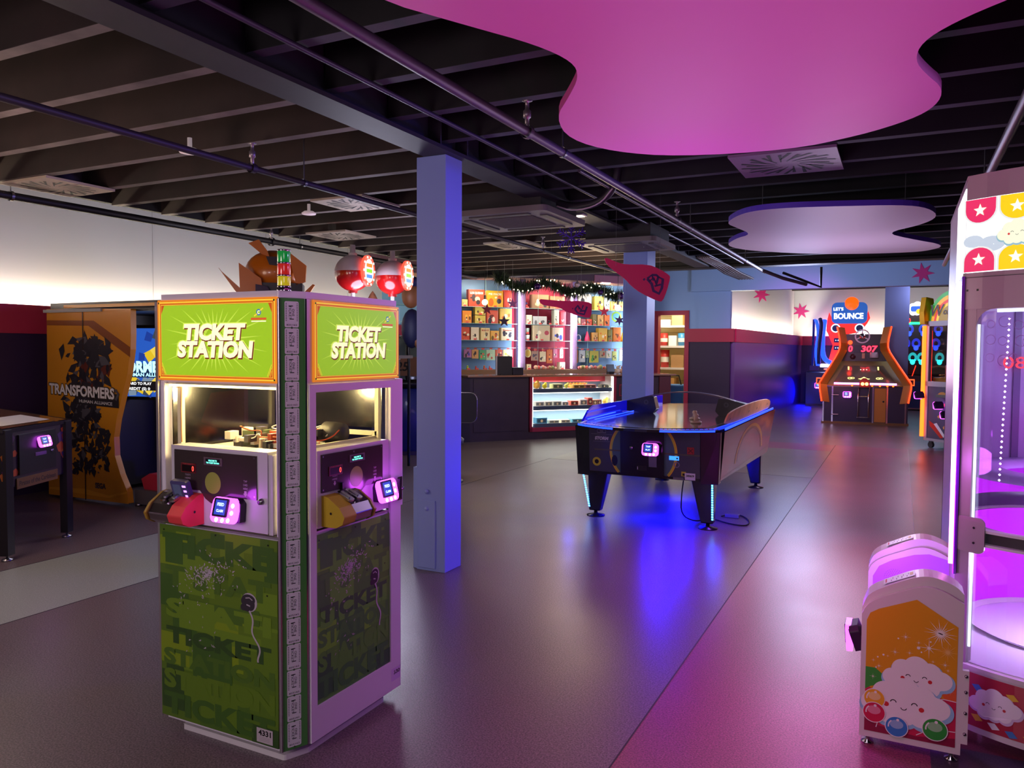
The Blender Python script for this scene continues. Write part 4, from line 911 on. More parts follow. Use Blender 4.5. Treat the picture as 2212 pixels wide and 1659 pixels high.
# ------------------------------------------------------------------ prize shop: counter, display case, lit shelves
PA = R(50.45); PO = Vector((-6.5, 11.132, 0)); PU = Vector((math.cos(PA), math.sin(PA), 0)); PV = Vector((-math.sin(PA), math.cos(PA), 0))
def PP(u, v, z=0.0): return PO + PU * u + PV * v + Vector((0, 0, z))
CWOOD = mat((58, 44, 54), .4, noise=.2, nscale=4); CRED = mat((150, 34, 62), .45); BLU_ = mat((70, 84, 108), .4)
ct = thing('shop_counter', 'long dark wooden prize counter with polished top', 'counter', PP(0, 0), PA)
b = MB(); b.box(.14, 1.22, .0, .6, .0, 1.08, CWOOD); b.box(2.98, 3.9, 0, .6, 0, 1.08, CWOOD); b.box(1.22, 2.98, .0, .6, 0, .13, CWOOD); b.box(.2, 1.15, -.012, 0, .16, 1.05, CWOOD); b.build('front_panel', ct)
b = MB(); b.box(-.3, .14, .0, .08, 0, 1.08, mat((34, 28, 36), .5)); b.build('side_panel', ct)
b = MB(); b.box(.08, 4.25, -.05, .62, 1.085, 1.115, mat((150, 110, 90), .18, coat=.8)); b.build('countertop', ct, bevel=.004)
b = MB(); b.box(3.04, 3.5, -.006, 0, .72, .93, CRED); b.box(3.055, 3.485, -.009, -.006, .735, .915, CWOOD); b.text(FRONT(0, -.009, 0), 3.3, .82, 'MI', .045, .001, mat((225, 220, 225), .5), bold=.03); b.build('sign_plate', ct)
b = MB(); b.box(3.9, 4.15, -.02, .4, 0, 1.08, mat((92, 40, 46), .5)); b.build('end_post', ct)
dc = thing('display_case', 'brightly lit glass display case of small prizes set into the wooden counter', 'display case', PP(1.24, 0), PA)
b = MB(); b.box(0, .05, -.012, .5, .13, 1.08, CRED); b.box(1.68, 1.73, -.012, .5, .13, 1.08, CRED); b.box(0, 1.73, -.012, .5, .13, .2, CRED); b.build('frame', dc)
CI = mat((226, 230, 235), .5); b = MB(); b.box(.05, 1.68, .48, .5, .2, 1.085, mat((150, 180, 205), .5)); b.box(.05, .055, 0, .5, .2, 1.08, CI); b.box(1.675, 1.68, 0, .5, .2, 1.08, CI); b.box(.05, 1.68, .3, .48, .98, 1.08, mat((200, 60, 80), .5)); b.build('back_panel', dc)
for z in (.2, .505, .81):
    b = MB(); b.box(.055, 1.675, .03, .48, z + .05, z + .06, CI); b.box(.055, 1.675, .015, .03, z, z + .065, BLU_); b.box(.055, 1.675, .028, .032, z - .006, z, WHITE); b.build('shelf', dc)
b = MB(); b.box(.052, .062, .0, .02, .22, 1.07, glow((255, 255, 240), 7)); b.box(1.665, 1.675, .0, .06, .22, 1.07, glow((255, 255, 240), 7)); b.box(.1, 1.6, .05, .07, .79, .8, glow((255, 255, 235), 5)); b.box(.1, 1.6, .05, .07, .485, .495, glow((255, 255, 235), 5)); b.build('strip_light', dc)
b = MB(); b.quad(FRONT(0, -.002, 0), .05, 1.68, .2, 1.08, 0, glass((250, 250, 250), .04, .02)); b.build('glass_front', dc)
for z in (.45, .75, 1.0): light('AREA', PP(1.24 + .86, .25, z), 4, (255, 250, 232), .25, PP(1.24 + .86, .27, 0), sy=1.4, name='case_light').rotation_euler = (0, 0, PA + PI / 2)

# back wall of lit bays
WV = 1.737
bk = MB(); BBL = mat((110, 150, 190), .6); BRD = mat((160, 30, 62), .6)
fr = Fr(PP(0, WV), PU, (0, 0, 1), -PV)
bk.fbox(fr, -1.2, 1.68, .0, 3.0, -.1, -.05, BBL); bk.fbox(fr, 1.68, 2.86, 0, 3.0, -.1, -.05, BRD); bk.fbox(fr, 2.86, 4.34, 0, 3.0, -.1, -.05, BBL)
struct(bk.build('wall_prize'))
b = MB(); PKW = mat((176, 110, 136), .5)
b.fbox(fr, -1.2, 4.7, 2.93, DECK, -.05, .25, mat((88, 62, 80), .6)); b.fbox(fr, 3.35, 4.35, 2.9, 3.05, .25, .28, PKW); b.fbox(fr, -1.2, 4.4, 2.88, 2.93, -.05, .2, mat((190, 150, 130), .5))
struct(b.build('trim_2'))
pc_ = thing('prize_cabinet', 'tall glass shelving wall behind the counter lit by three vertical tubes', 'shelving', PP(0, WV), PA)
FP = FRONT()
b = MB(); b.box(-1.2, 4.34, -.3, .05, 1.02, 1.17, mat((150, 112, 84), .45)); b.box(-1.2, 4.34, -.31, -.3, 1.03, 1.09, mat((80, 30, 36), .5)); b.box(-1.2, 4.34, -.25, .05, 0, 1.02, CWOOD); b.build('base_ledge', pc_)
for u in (1.73, 2.86, 4.3):
    b = MB(); b.box(u, u + .11, -.25, .05, 1.1, 2.9, mat((150, 120, 150), .2, .6)); b.build('upright', pc_)
for u in (1.68, 2.81, 4.24):
    b = MB(); b.box(u, u + .028, -.3, -.27, 1.19, 2.68, glow((235, 240, 255), 14)); b.build('light_tube', pc_)
GS = glass((215, 232, 236), .12, .05); GE = mat((150, 190, 190), .2)
for u0, u1 in ((-1.2, 1.66), (1.84, 2.8), (2.97, 4.23)):
    for z in (1.72, 2.035, 2.345):
        b = MB(); b.box(u0, u1, -.26, .04, z, z + .008, GS); b.box(u0, u1, -.262, -.26, z, z + .009, GE); b.build('glass_shelf', pc_)
    b = MB(); b.tube([(u0, -.2, 1.585), (u1, -.2, 1.585)], .006, STEEL, k=6); b.build('hanging_rail', pc_)
for u in (.1, 1.0, 1.95, 2.45, 3.1, 3.8): pass
b = MB()
for u in (1.0, 1.25, 2.1, 2.45, 3.2, 3.75): b.box(u, u + .004, -.265, -.262, 1.17, 2.88, GE)
b.build('door_edge', pc_)
BAYS = ['column-side blue bay', 'crimson bay', 'door-side blue bay']
SH = {0: 'top shelf', 1: 'second shelf', 2: 'lowest shelf', 3: 'rail', 4: 'ledge'}
ORD = ['first', 'second', 'third', 'fourth', 'fifth', 'sixth', 'seventh', 'eighth', 'ninth', 'tenth', 'eleventh', 'twelfth', 'thirteenth', 'fourteenth']
TAGM = mat((232, 92, 84), .5); INK = mat((60, 36, 30), .5)
rp_ = random.Random(3)
def product(bay, sh, k, u0, u1, z0, z1, kind, col, desc, art=None, word=None, nm=None, v=None):
    w_ = u1 - u0; h_ = z1 - z0; base = {0: 2.353, 1: 2.043, 2: 1.728, 4: 1.17}.get(sh, z0)
    if sh in (0, 1, 2, 4) and abs(z0 - base) < .06: z0 = base
    cu = (u0 + u1) / 2; vv = WV - .16 if v is None else v
    name = nm or {'box': 'boxed_toy', 'card': 'carded_toy', 'bowl': 'bowl', 'cone': 'cone_toy', 'hoop': 'hoop_toy', 'ball': 'toy_ball', 'tube': 'toy_tube', 'figure': 'toy_figure'}.get(kind, 'toy')
    lab = '%s, %s of %s' % (desc, SH[sh], BAYS[bay])
    t = thing(name, lab, 'toy', PP(cu, vv, z0), PA, 'prizes on the %s of the %s' % (SH[sh], BAYS[bay]))
    m = mat(col, .45); d = {'box': .06, 'card': .012}.get(kind, .05)
    b = MB(); a2 = art or (255, 214, 90)
    if kind == 'box':
        b.box(-w_ / 2, w_ / 2, -d, d, 0, h_, m); nmp = 'carton'
    elif kind == 'card': b.box(-w_ / 2, w_ / 2, -d, d, 0, h_ * .94, m); b.box(-.012, .012, -.004, .004, h_ * .9, max(h_, 1.592 - z0), m); nmp = 'card_back'
    elif kind == 'bowl': b.lathe([(0, 0), (w_ * .38, 0), (w_ * .5, h_), (w_ * .46, h_), (w_ * .34, .02), (0, .02)], m, k=20); nmp = 'bowl_body'
    elif kind == 'cone': b.lathe([(0, 0), (w_ * .5, 0), (w_ * .42, h_ * .3), (w_ * .12, h_), (0, h_)], m, k=18); nmp = 'cone_body'
    elif kind == 'tube': b.lathe([(0, 0), (w_ * .5, 0), (w_ * .5, h_), (0, h_)], m, k=14); nmp = 'tube_body'
    elif kind == 'hoop': b.ring(FP, 0, h_ / 2, w_ * .36, w_ * .5, .01, m, k=30, sy=h_ / w_); b.disc(FP, 0, h_ / 2, w_ * .36, .005, mat(a2, .4), k=24, ry=h_ * .36); nmp = 'hoop_rim'
    elif kind == 'ball': b.ball((0, 0, h_ / 2), h_ / 2, m, k=14); nmp = 'ball_body'
    else: b.ball((0, 0, h_ * .32), h_ * .32, m, k=12); b.ball((0, 0, h_ * .78), h_ * .22, mat(a2, .5), k=12); nmp = 'toy_body'
    b.build(nmp, t)
    if kind in ('box', 'card'):
        b = MB(); f = FRONT(0, -d, 0); am = mat(a2, .45)
        b.quad(f, -w_ * .46, w_ * .46, h_ * .04, h_ * .9, .0006, mat(tuple(min(255, int(q * .9 + 18)) for q in col), .45))
        n = 5
        for i in range(n):
            x = rp_.uniform(-.34, .34) * w_; z = rp_.uniform(.2, .6) * h_; r = rp_.uniform(.07, .17) * min(w_, h_)
            b.disc(f, x, z, r, .001 + i * .0002, mat(rp_.choice([a2, tuple(int(q * .55) for q in col), (245, 232, 200), a2, (60, 52, 60)]), .45), k=12, ry=r * rp_.uniform(.6, 1.8))
        if word: b.text(f, 0, h_ * .8, word, h_ * .11, .0025, mat((250, 240, 215) if sum(col) < 480 else (190, 50, 30), .5), w=w_ * .8, bold=.04)
        b.build('artwork', t)
    if kind != 'ball':
        b = MB(); f = FRONT(0, -d - .012, 0); zt = 0.0 if sh != 3 else h_
        b.quad(f, -.03, .03, zt - .002, zt + .032, 0, TAGM); b.quad(f, -.02, .02, zt + .01, zt + .013, .0005, mat((120, 30, 30), .5)); b.build('price_tag', t)
    return t
L_ = [
 (0, .68, 1.0, 2.36, 2.68, 'box', (206, 66, 40), 'square red board game box', (240, 220, 170), 'LOS QUESOS'), (0, 1.05, 1.38, 2.37, 2.68, 'box', (240, 178, 36), 'square yellow board game box with red title', (226, 110, 40), 'PIE FACE!'), (0, 1.40, 1.56, 2.38, 2.71, 'box', (214, 60, 36), 'narrow red upright game box', (240, 220, 190), None), (0, .55, .66, 2.36, 2.49, 'box', (230, 200, 120), 'small cream carton', None, None),
 (1, .56, .74, 2.05, 2.28, 'box', (236, 140, 40), 'orange carton', (250, 190, 70), None), (1, .81, 1.02, 2.05, 2.2, 'box', (214, 190, 80), 'low yellow picture box under another', (120, 90, 40), None), (1, .81, 1.02, 2.205, 2.35, 'box', (214, 190, 80), 'low yellow picture box stacked on its twin', (120, 90, 40), None), (1, 1.05, 1.28, 2.06, 2.31, 'box', (208, 84, 60), 'red carton with pale figures', (240, 230, 210), None), (1, 1.32, 1.56, 2.06, 2.35, 'box', (238, 196, 90), 'tall yellow picture box', (226, 120, 50), None),
 (2, .54, .70, 1.74, 1.98, 'box', (216, 76, 44), 'red and cream carton', (240, 230, 200), None), (2, .73, .89, 1.74, 1.98, 'box', (238, 224, 196), 'black and cream patterned box', (40, 34, 34), None), (2, .93, 1.11, 1.75, 1.98, 'box', (244, 222, 160), 'cream game box with dark title', (120, 80, 50), 'RUN IT'), (2, 1.13, 1.3, 1.75, 1.93, 'box', (236, 178, 80), 'short orange and yellow box', (200, 90, 40), None), (2, 1.35, 1.61, 1.75, 1.99, 'box', (246, 232, 190), 'square cream game box with red title and black animal', (44, 40, 60), 'Twister'),
 (3, .61, .76, 1.4, 1.56, 'card', (190, 120, 180), 'pink and purple hanging pack', (90, 80, 190), None), (3, .77, .9, 1.38, 1.56, 'card', (230, 170, 100), 'orange hanging pack', (60, 50, 50), None), (3, .92, 1.05, 1.36, 1.55, 'card', (90, 190, 120), 'green hanging pack', (240, 120, 90), None), (3, 1.06, 1.24, 1.35, 1.56, 'card', (190, 220, 180), 'pale green hanging pack', (200, 70, 60), None), (3, 1.25, 1.39, 1.4, 1.56, 'card', (216, 90, 60), 'red hanging pack', (240, 200, 180), None), (3, 1.41, 1.6, 1.4, 1.56, 'card', (240, 222, 160), 'wide cream hanging pack', (210, 200, 60), None),
 (4, .61, .76, 1.18, 1.26, 'figure', (176, 214, 40), 'lime green frog-shaped toy', (190, 230, 60), None), (4, .79, .92, 1.18, 1.25, 'figure', (206, 60, 60), 'small red toy', (206, 60, 60), None), (4, .98, 1.07, 1.18, 1.26, 'figure', (196, 100, 70), 'small brown toy', (206, 110, 60), None), (4, 1.1, 1.17, 1.18, 1.25, 'figure', (220, 80, 70), 'small pink toy', (230, 90, 80), None), (4, 1.24, 1.34, 1.17, 1.27, 'figure', (190, 180, 190), 'pale lilac toy', (180, 160, 190), None)]
M_ = [
 (0, 1.85, 1.93, 2.38, 2.5, 'figure', (196, 50, 60), 'red and blue small toy', (60, 60, 140), None), (0, 1.99, 2.35, 2.38, 2.65, 'box', (150, 110, 80), 'rounded gold-rimmed tin', (236, 214, 160), None), (0, 2.38, 2.7, 2.39, 2.64, 'box', (160, 116, 84), 'brown plush-filled box', (206, 150, 90), None),
 (1, 1.86, 1.99, 2.07, 2.25, 'box', (240, 226, 190), 'cream carton with red base', (200, 60, 60), None), (1, 2.02, 2.31, 2.08, 2.24, 'box', (206, 206, 206), 'silver framed box with dark screen', (40, 34, 36), None), (1, 2.33, 2.44, 2.08, 2.17, 'figure', (34, 30, 34), 'small black toy', (60, 56, 56), None), (1, 2.47, 2.58, 2.08, 2.37, 'box', (225, 220, 196), 'tall cream box', (120, 120, 90), None), (1, 2.61, 2.73, 2.08, 2.34, 'box', (206, 44, 56), 'tall red pack with white edge', (240, 230, 225), None),
 (2, 1.84, 1.96, 1.86, 1.97, 'bowl', (206, 226, 206), 'upper pale green bowl', None, None), (2, 1.84, 1.97, 1.75, 1.86, 'bowl', (226, 240, 226), 'lower pale green bowl', None, None), (2, 2.03, 2.38, 1.75, 2.05, 'box', (216, 190, 150), 'large framed box with pink sticks inside', (180, 70, 80), None), (2, 2.44, 2.67, 1.75, 2.01, 'box', (232, 204, 170), 'cream box with blue dot', (70, 90, 220), None),
 (3, 1.86, 2.0, 1.4, 1.57, 'hoop', (238, 220, 150), 'round cream pack', (240, 200, 90), None), (3, 2.01, 2.16, 1.34, 1.54, 'card', (170, 130, 106), 'brown hanging pack', (90, 80, 90), None), (3, 2.19, 2.32, 1.32, 1.53, 'card', (240, 222, 170), 'cream hanging box', (120, 110, 80), None), (3, 2.34, 2.46, 1.29, 1.57, 'card', (216, 110, 50), 'long orange hanging pack', (240, 160, 70), None), (3, 2.48, 2.57, 1.4, 1.58, 'card', (206, 110, 140), 'pink hanging pack', (90, 40, 70), None), (3, 2.63, 2.7, 1.39, 1.58, 'card', (240, 236, 226), 'narrow white hanging pack', (206, 60, 60), None),
 (4, 1.89, 1.98, 1.18, 1.28, 'box', (240, 220, 160), 'small cream carton', (196, 90, 60), None), (4, 2.6, 2.72, 1.18, 1.32, 'box', (238, 226, 200), 'black and white carton', (40, 40, 50), None)]
R_ = [
 (0, 3.0, 3.3, 2.38, 2.7, 'box', (238, 236, 226), 'large white carton behind the garland', (190, 180, 200), None), (0, 3.38, 3.58, 2.38, 2.66, 'box', (240, 210, 90), 'yellow carton', (226, 120, 50), None), (0, 3.6, 3.73, 2.39, 2.66, 'box', (176, 196, 206), 'silver upright pack', (130, 150, 170), None), (0, 3.76, 4.05, 2.38, 2.57, 'box', (238, 224, 120), 'wide pale yellow pack with two discs', (226, 90, 60), None),
 (1, 2.98, 3.06, 2.07, 2.22, 'box', (240, 224, 176), 'cream box with dark ball', (70, 66, 70), None), (1, 3.08, 3.18, 2.08, 2.21, 'box', (170, 90, 96), 'brown and pink box', (230, 150, 150), None), (1, 3.2, 3.32, 2.08, 2.21, 'box', (226, 80, 40), 'orange red box', (250, 150, 60), None), (1, 3.34, 3.43, 2.08, 2.31, 'box', (120, 110, 60), 'dark striped box', (226, 206, 120), None), (1, 3.45, 3.59, 2.08, 2.3, 'box', (206, 160, 90), 'tan box', (240, 200, 120), None), (1, 3.61, 3.73, 2.09, 2.31, 'box', (226, 120, 50), 'orange and black box', (44, 36, 30), None), (1, 3.8, 4.04, 2.13, 2.34, 'hoop', (176, 230, 50), 'lime green ring with blue middle', (110, 190, 205), None),
 (2, 2.99, 3.1, 1.76, 1.9, 'hoop', (220, 226, 240), 'white and blue wheel', (60, 90, 160), None), (2, 3.19, 3.31, 1.75, 1.95, 'cone', (240, 60, 110), 'pink cone', None, None), (2, 3.35, 3.46, 1.76, 1.94, 'box', (226, 170, 90), 'tan small pack', (140, 80, 50), None), (2, 3.48, 3.68, 1.76, 2.03, 'box', (240, 190, 70), 'pack of yellow pencils', (240, 140, 40), None), (2, 3.7, 3.8, 1.76, 2.0, 'box', (150, 140, 60), 'olive pack', (200, 160, 60), None), (2, 3.82, 4.0, 1.75, 2.04, 'box', (236, 130, 40), 'large orange pack', (240, 90, 40), None), (2, 4.03, 4.12, 1.78, 1.97, 'cone', (240, 206, 60), 'yellow bag-shaped toy', None, None),
 (3, 2.98, 3.03, 1.29, 1.58, 'card', (240, 140, 30), 'narrow orange tube pack', (240, 240, 230), None), (3, 3.05, 3.2, 1.31, 1.56, 'card', (176, 180, 180), 'grey net bag', (216, 70, 60), None), (3, 3.22, 3.29, 1.4, 1.55, 'card', (150, 170, 110), 'small green pack', (226, 190, 60), None), (3, 3.31, 3.51, 1.3, 1.55, 'card', (206, 196, 70), 'yellow green pack', (90, 170, 70), None), (3, 3.54, 3.67, 1.4, 1.55, 'card', (190, 170, 130), 'small tan pack', (206, 80, 60), None), (3, 3.69, 3.82, 1.39, 1.55, 'card', (232, 232, 220), 'white pack', (120, 150, 90), None), (3, 3.84, 3.94, 1.34, 1.54, 'card', (196, 206, 110), 'pale green card', (240, 230, 60), None), (3, 4.0, 4.09, 1.34, 1.57, 'card', (238, 238, 216), 'tall white card', (90, 90, 90), None)]
for bay, lst in enumerate((L_, M_, R_)):
    cnt = {}
    for (sh, u0, u1, z0, z1, kind, col, desc, art, word) in lst:
        k = cnt.get(sh, 0); cnt[sh] = k + 1
        product(bay, sh, k, u0, u1, z0, z1, kind, col, desc, art, word)
# little balls on the ledge
cols = [(230, 150, 130), (226, 190, 150), (206, 110, 110), (190, 190, 190), (150, 160, 90), (236, 200, 180), (226, 96, 80), (200, 160, 120)]
for bay, u0, u1, n in ((1, 2.06, 2.52, 9), (2, 3.0, 3.7, 14)):
    for i in range(n):
        u = u0 + (u1 - u0) * (i + .5) / n; r = rp_.uniform(.026, .045)
        b = MB(); b.ball((0, 0, r), r, mat(cols[(i * 5 + bay) % 8], .4), k=12); b.disc(FRONT(0, -r, r), 0, 0, r * .35, 0.001, mat(cols[(i * 3 + 2) % 8], .4), k=8)
        o = b.build('toy_ball', None, loc=PP(u, WV - .2 + rp_.uniform(-.04, .04), 1.17)); tag(o, 'small round toy ball on the wooden ledge of the %s' % BAYS[bay], 'toy', 'toy balls on the wooden ledge of the %s' % BAYS[bay])
# things in the display case
CL = [(1.41, 1.48, .88, 1.03, 'figure', (240, 180, 70), 'orange and white toy'), (1.49, 1.54, .88, 1.0, 'tube', (160, 180, 190), 'grey blue tube'), (1.56, 1.64, .88, .99, 'figure', (236, 220, 30), 'bright yellow toy'), (1.73, 1.93, .88, .96, 'box', (200, 210, 150), 'pale green carton'), (1.95, 2.11, .88, .98, 'figure', (206, 206, 90), 'yellow green toy heap'), (2.14, 2.37, .88, .94, 'box', (216, 170, 80), 'flat yellow tray'), (2.38, 2.6, .88, .94, 'box', (200, 120, 110), 'flat red tray'), (2.72, 2.83, .88, .94, 'box', (90, 90, 80), 'square dark tin'), (2.85, 2.93, .88, .93, 'box', (110, 110, 96), 'small dark tin'),
 (1.39, 1.56, .6, .68, 'box', (240, 236, 226), 'white topped carton nearest the counter panel'), (1.58, 1.72, .59, .67, 'box', (232, 228, 216), 'second white topped carton'), (1.74, 1.9, .59, .67, 'box', (220, 220, 206), 'third white topped carton'), (1.92, 2.04, .59, .66, 'box', (236, 230, 230), 'fourth white topped carton'), (2.09, 2.24, .58, .66, 'box', (206, 90, 70), 'red topped carton'), (2.28, 2.42, .58, .68, 'box', (226, 214, 206), 'blue edged carton'), (2.44, 2.53, .57, .7, 'box', (206, 90, 84), 'upright red carton'), (2.54, 2.63, .57, .66, 'box', (200, 150, 120), 'brown carton with disc'), (2.64, 2.72, .57, .66, 'box', (190, 120, 110), 'pinkish carton with disc'), (2.74, 2.93, .57, .7, 'figure', (226, 196, 90), 'yellow nest-like toy'),
 (1.41, 1.62, .26, .36, 'box', (90, 160, 196), 'blue carton'), (1.66, 1.86, .26, .31, 'box', (226, 226, 200), 'flat cream carton'), (1.9, 2.08, .26, .31, 'box', (226, 216, 190), 'flat ivory carton'), (2.12, 2.34, .26, .32, 'box', (110, 180, 206), 'flat light blue carton')]
for i, (u0, u1, z0, z1, kind, col, desc) in enumerate(CL):
    w_, h_ = u1 - u0, z1 - z0; base = .871 if z0 > .8 else .566 if z0 > .5 else .261; lv = 'top' if z0 > .8 else 'middle' if z0 > .5 else 'bottom'
    b = MB(); m = mat(col, .45); d = .07
    if kind == 'box': b.box(-w_ / 2, w_ / 2, -d, d, 0, h_, m); b.quad(FRONT(0, -d, 0), -w_ * .42, w_ * .42, h_ * .12, h_ * .8, .001, mat(tuple(int(q * .5) for q in col), .4)); b.disc(FRONT(0, -d, 0), 0, h_ * .45, min(w_, h_) * .25, .002, mat((230, 200, 150), .4), k=12)
    elif kind == 'tube': b.lathe([(0, 0), (w_ / 2, 0), (w_ / 2, h_), (0, h_)], m, k=12)
    else: b.ball((0, 0, h_ * .4), h_ * .4, m, k=12); b.ball((w_ * .2, 0, h_ * .75), h_ * .24, mat(tuple(min(255, q + 20) for q in col), .5), k=10)
    o = b.build('toy_carton' if kind == 'box' else 'small_toy', None, loc=PP((u0 + u1) / 2, .15, base)); o.rotation_euler = (0, 0, PA)
    tag(o, '%s on the %s shelf of the lit display case' % (desc, lv), 'toy', 'prizes on the %s shelf of the display case' % lv)
# heap of orange toys on the top shelf: counted spikes
for i in range(12):
    u = 2.14 + i * .034; b = MB(); c_ = [(236, 130, 40), (240, 180, 70), (226, 90, 40), (200, 190, 80)][i % 4]
    b.ball((0, 0, .03), .03, mat(c_, .45), k=10)
    for q in range(3): b.tube([(0, 0, .03), (.02 * math.cos(q * 2.1 + i), 0, .07), (.035 * math.cos(q * 2.1 + i), 0, .095)], [.008, .006, .002], mat(c_, .45), k=5)
    o = b.build('rubber_toy', None, loc=PP(u, .3, .871)); tag(o, 'spiky orange or yellow rubber toy heaped on the top shelf of the display case', 'toy', 'spiky rubber toys in the display case')
# tills, monitor and small things on the counter
def simple(name, label, cat, build, loc, rz=PA, group=None):
    t = thing(name, label, cat, loc, rz, group); build(t); return t
def till(t):
    b = MB(); b.box(0, .28, 0, .03, .0, .325, DARK); b.box(-.02, 0, -.005, .035, 0, .325, mat((200, 200, 206), .4)); b.build('screen_housing', t, bevel=.006)
    b = MB(); b.box(.05, .2, -.02, .16, 0, .02, BLACK); b.build('stand', t)
simple('till_screen', 'large dark back of a till screen standing on the counter', 'till', till, PP(.68, .12, 1.115))
def prn(t): b = MB(); b.box(0, .2, 0, .2, 0, .13, mat((30, 24, 40), .4)); b.build('housing', t, bevel=.008); b = MB(); b.box(.04, .16, -.004, 0, .09, .1, RUBBER); b.build('paper_slot', t)
simple('receipt_printer', 'low dark receipt printer beside the till screen', 'printer', prn, PP(.975, .12, 1.115))
def tab(t):
    b = MB(); f = Fr((0, 0, .04), (1, 0, 0), (.0, .3, 1)); b.prism(f, rrect(-.08, .08, 0, .14, .01), -.01, .01, BLACK); b.build('screen', t); b = MB(); b.box(-.05, .05, -.03, .08, 0, .045, BLACK); b.build('stand', t)
simple('card_terminal', 'small tilted black payment screen on the counter under the light tube', 'terminal', tab, PP(2.98, .2, 1.115))
for i, (u, c_) in enumerate(((3.12, (214, 200, 190)), (3.22, (190, 150, 130)), (3.3, (120, 110, 100)))):
    b = MB(); b.ball((0, 0, .05), .05, mat(c_, .5), k=12); b.ball((.01, 0, .12), .035, mat(c_, .5), k=12); b.ball((-.03, -.02, .15), .012, mat(c_, .5), k=8); b.ball((.04, -.02, .15), .012, mat(c_, .5), k=8)
    tag(b.build('plush_toy', None, loc=PP(u, .2, 1.115)), ['cream plush toy beside the small payment screen', 'tan plush toy between two others on the counter', 'dark plush toy nearest the dark till'][i], 'toy', 'plush toys on the counter')
def mon(t): b = MB(); b.box(0, .2, 0, .03, .05, .38, DARK); b.build('screen', t, bevel=.006); b = MB(); b.box(.05, .15, -.03, .1, 0, .05, DARK); b.build('stand', t)
simple('till_monitor', 'dark narrow till monitor beside the second purple column', 'till', mon, PP(3.4, .2, 1.115))
# garland with lights, baubles
G0, G1 = PP(.95, .35), PP(3.6, .35)
GL = thing('christmas_garland', 'dark green fir garland with fairy lights hanging above the counter', 'garland', PP(.72, .3, 2.56), PA)
rg = random.Random(11); b = MB(); GRN = [mat((26, 46, 32), .6), mat((40, 66, 40), .6), mat((18, 32, 24), .6)]
path = lambda t: (t * 2.9, 0, .23 - .12 * math.sin(t * PI * 3) ** 2 * (1.1 - t * .2) - .16 * t)
for i in range(6500):
    t = rg.random(); x, y, z = path(t); a = rg.uniform(0, 2 * PI); el = rg.uniform(-1.2, 1.2); l = rg.uniform(.08, .2)
    d = Vector((math.cos(a) * math.cos(el), math.sin(a) * math.cos(el), math.sin(el))); s0 = Vector((x, y, z)) + Vector((rg.uniform(-.03, .03), rg.uniform(-.04, .04), rg.uniform(-.05, .05))); s1 = d.cross(Vector((0, 0, 1))).normalized() * .008
    b.add([s0 - s1, s0 + s1, s0 + d * l], [(0, 1, 2)], GRN[i % 3])
gf = b.build('foliage', GL); gf['kind'] = 'stuff'
b = MB(); b.tube([path(i / 20) for i in range(21)], .02, GRN[2], k=6); b.build('stem', GL)
for i in range(34):
    x, y, z = path((i + .5) / 34); b = MB(); b.ball((x + rg.uniform(-.03, .03), -.06 - rg.uniform(0, .06), z + rg.uniform(-.1, .08)), .011, glow((255, 236, 190), 12), k=6); b.build('light_bulb', GL)
for i, (u, z, r) in enumerate(((1.56 - .1, 2.66, .06), (2.73, 2.6, .05), (3.36 - .2, 2.55, .065), (3.55, 2.5, .06), (2.25, 2.72, .05))):
    t = thing('bauble', ['purple bauble at the end of the garland nearest the column', 'dark purple bauble in the middle of the garland', 'plum bauble over the yellow boxes', 'plum bauble at the door end of the garland', 'silver grey bauble high in the garland'][i], 'bauble', PP(u, .18, z), 0, 'baubles on the garland')
    b = MB(); b.ball((0, 0, 0), r, mat((56, 26, 96) if i < 4 else (170, 150, 170), .2, .5), k=18); b.build('globe', t); b = MB(); b.lathe([(.012, r), (.012, r + .02), (0, r + .02)], STEEL, k=10); b.tube([(0, 0, r + .02), (0, .03, r + .16)], .002, STEEL, k=4); b.build('hanger', t)
for i, (u, v, z) in enumerate(((.52, .3, 2.36), (2.62, -.6, 2.28))):
    t = thing('hanging_bulb', ['bare glowing bulb beside the purple column above the counter', 'bright bare bulb over the smaller pink sign'][i], 'light', PP(u, v, z)); b = MB(); b.ball((0, 0, 0), .05, glow((255, 235, 180), 16), k=16); b.build('bulb', t)
    b = MB(); b.tube([(0, 0, .05), (0, 0, .12)], .02, BLACK, k=8); b.tube([(0, 0, .12), (0, 0, DECK - z)], .004, BLACK, k=5); b.build('cable', t)
    light('POINT', PP(u, v - .1, z), 6, (255, 225, 170), .05, name='bulb_light')
for u in (1.69, 2.82, 4.2): light('AREA', PP(u, WV - .34, 1.95), 8, (245, 245, 255), .1, PP(u, 10, 1.95), sy=1.4, name='tube_light')
for u0, u1 in ((0, 1.6), (1.9, 2.8), (3.0, 4.2)): light('AREA', PP((u0 + u1) / 2, WV - .45, 2.86), 13, (255, 238, 210), .2, PP((u0 + u1) / 2, WV + .1, 1.0), sy=.5, name='bay_light')
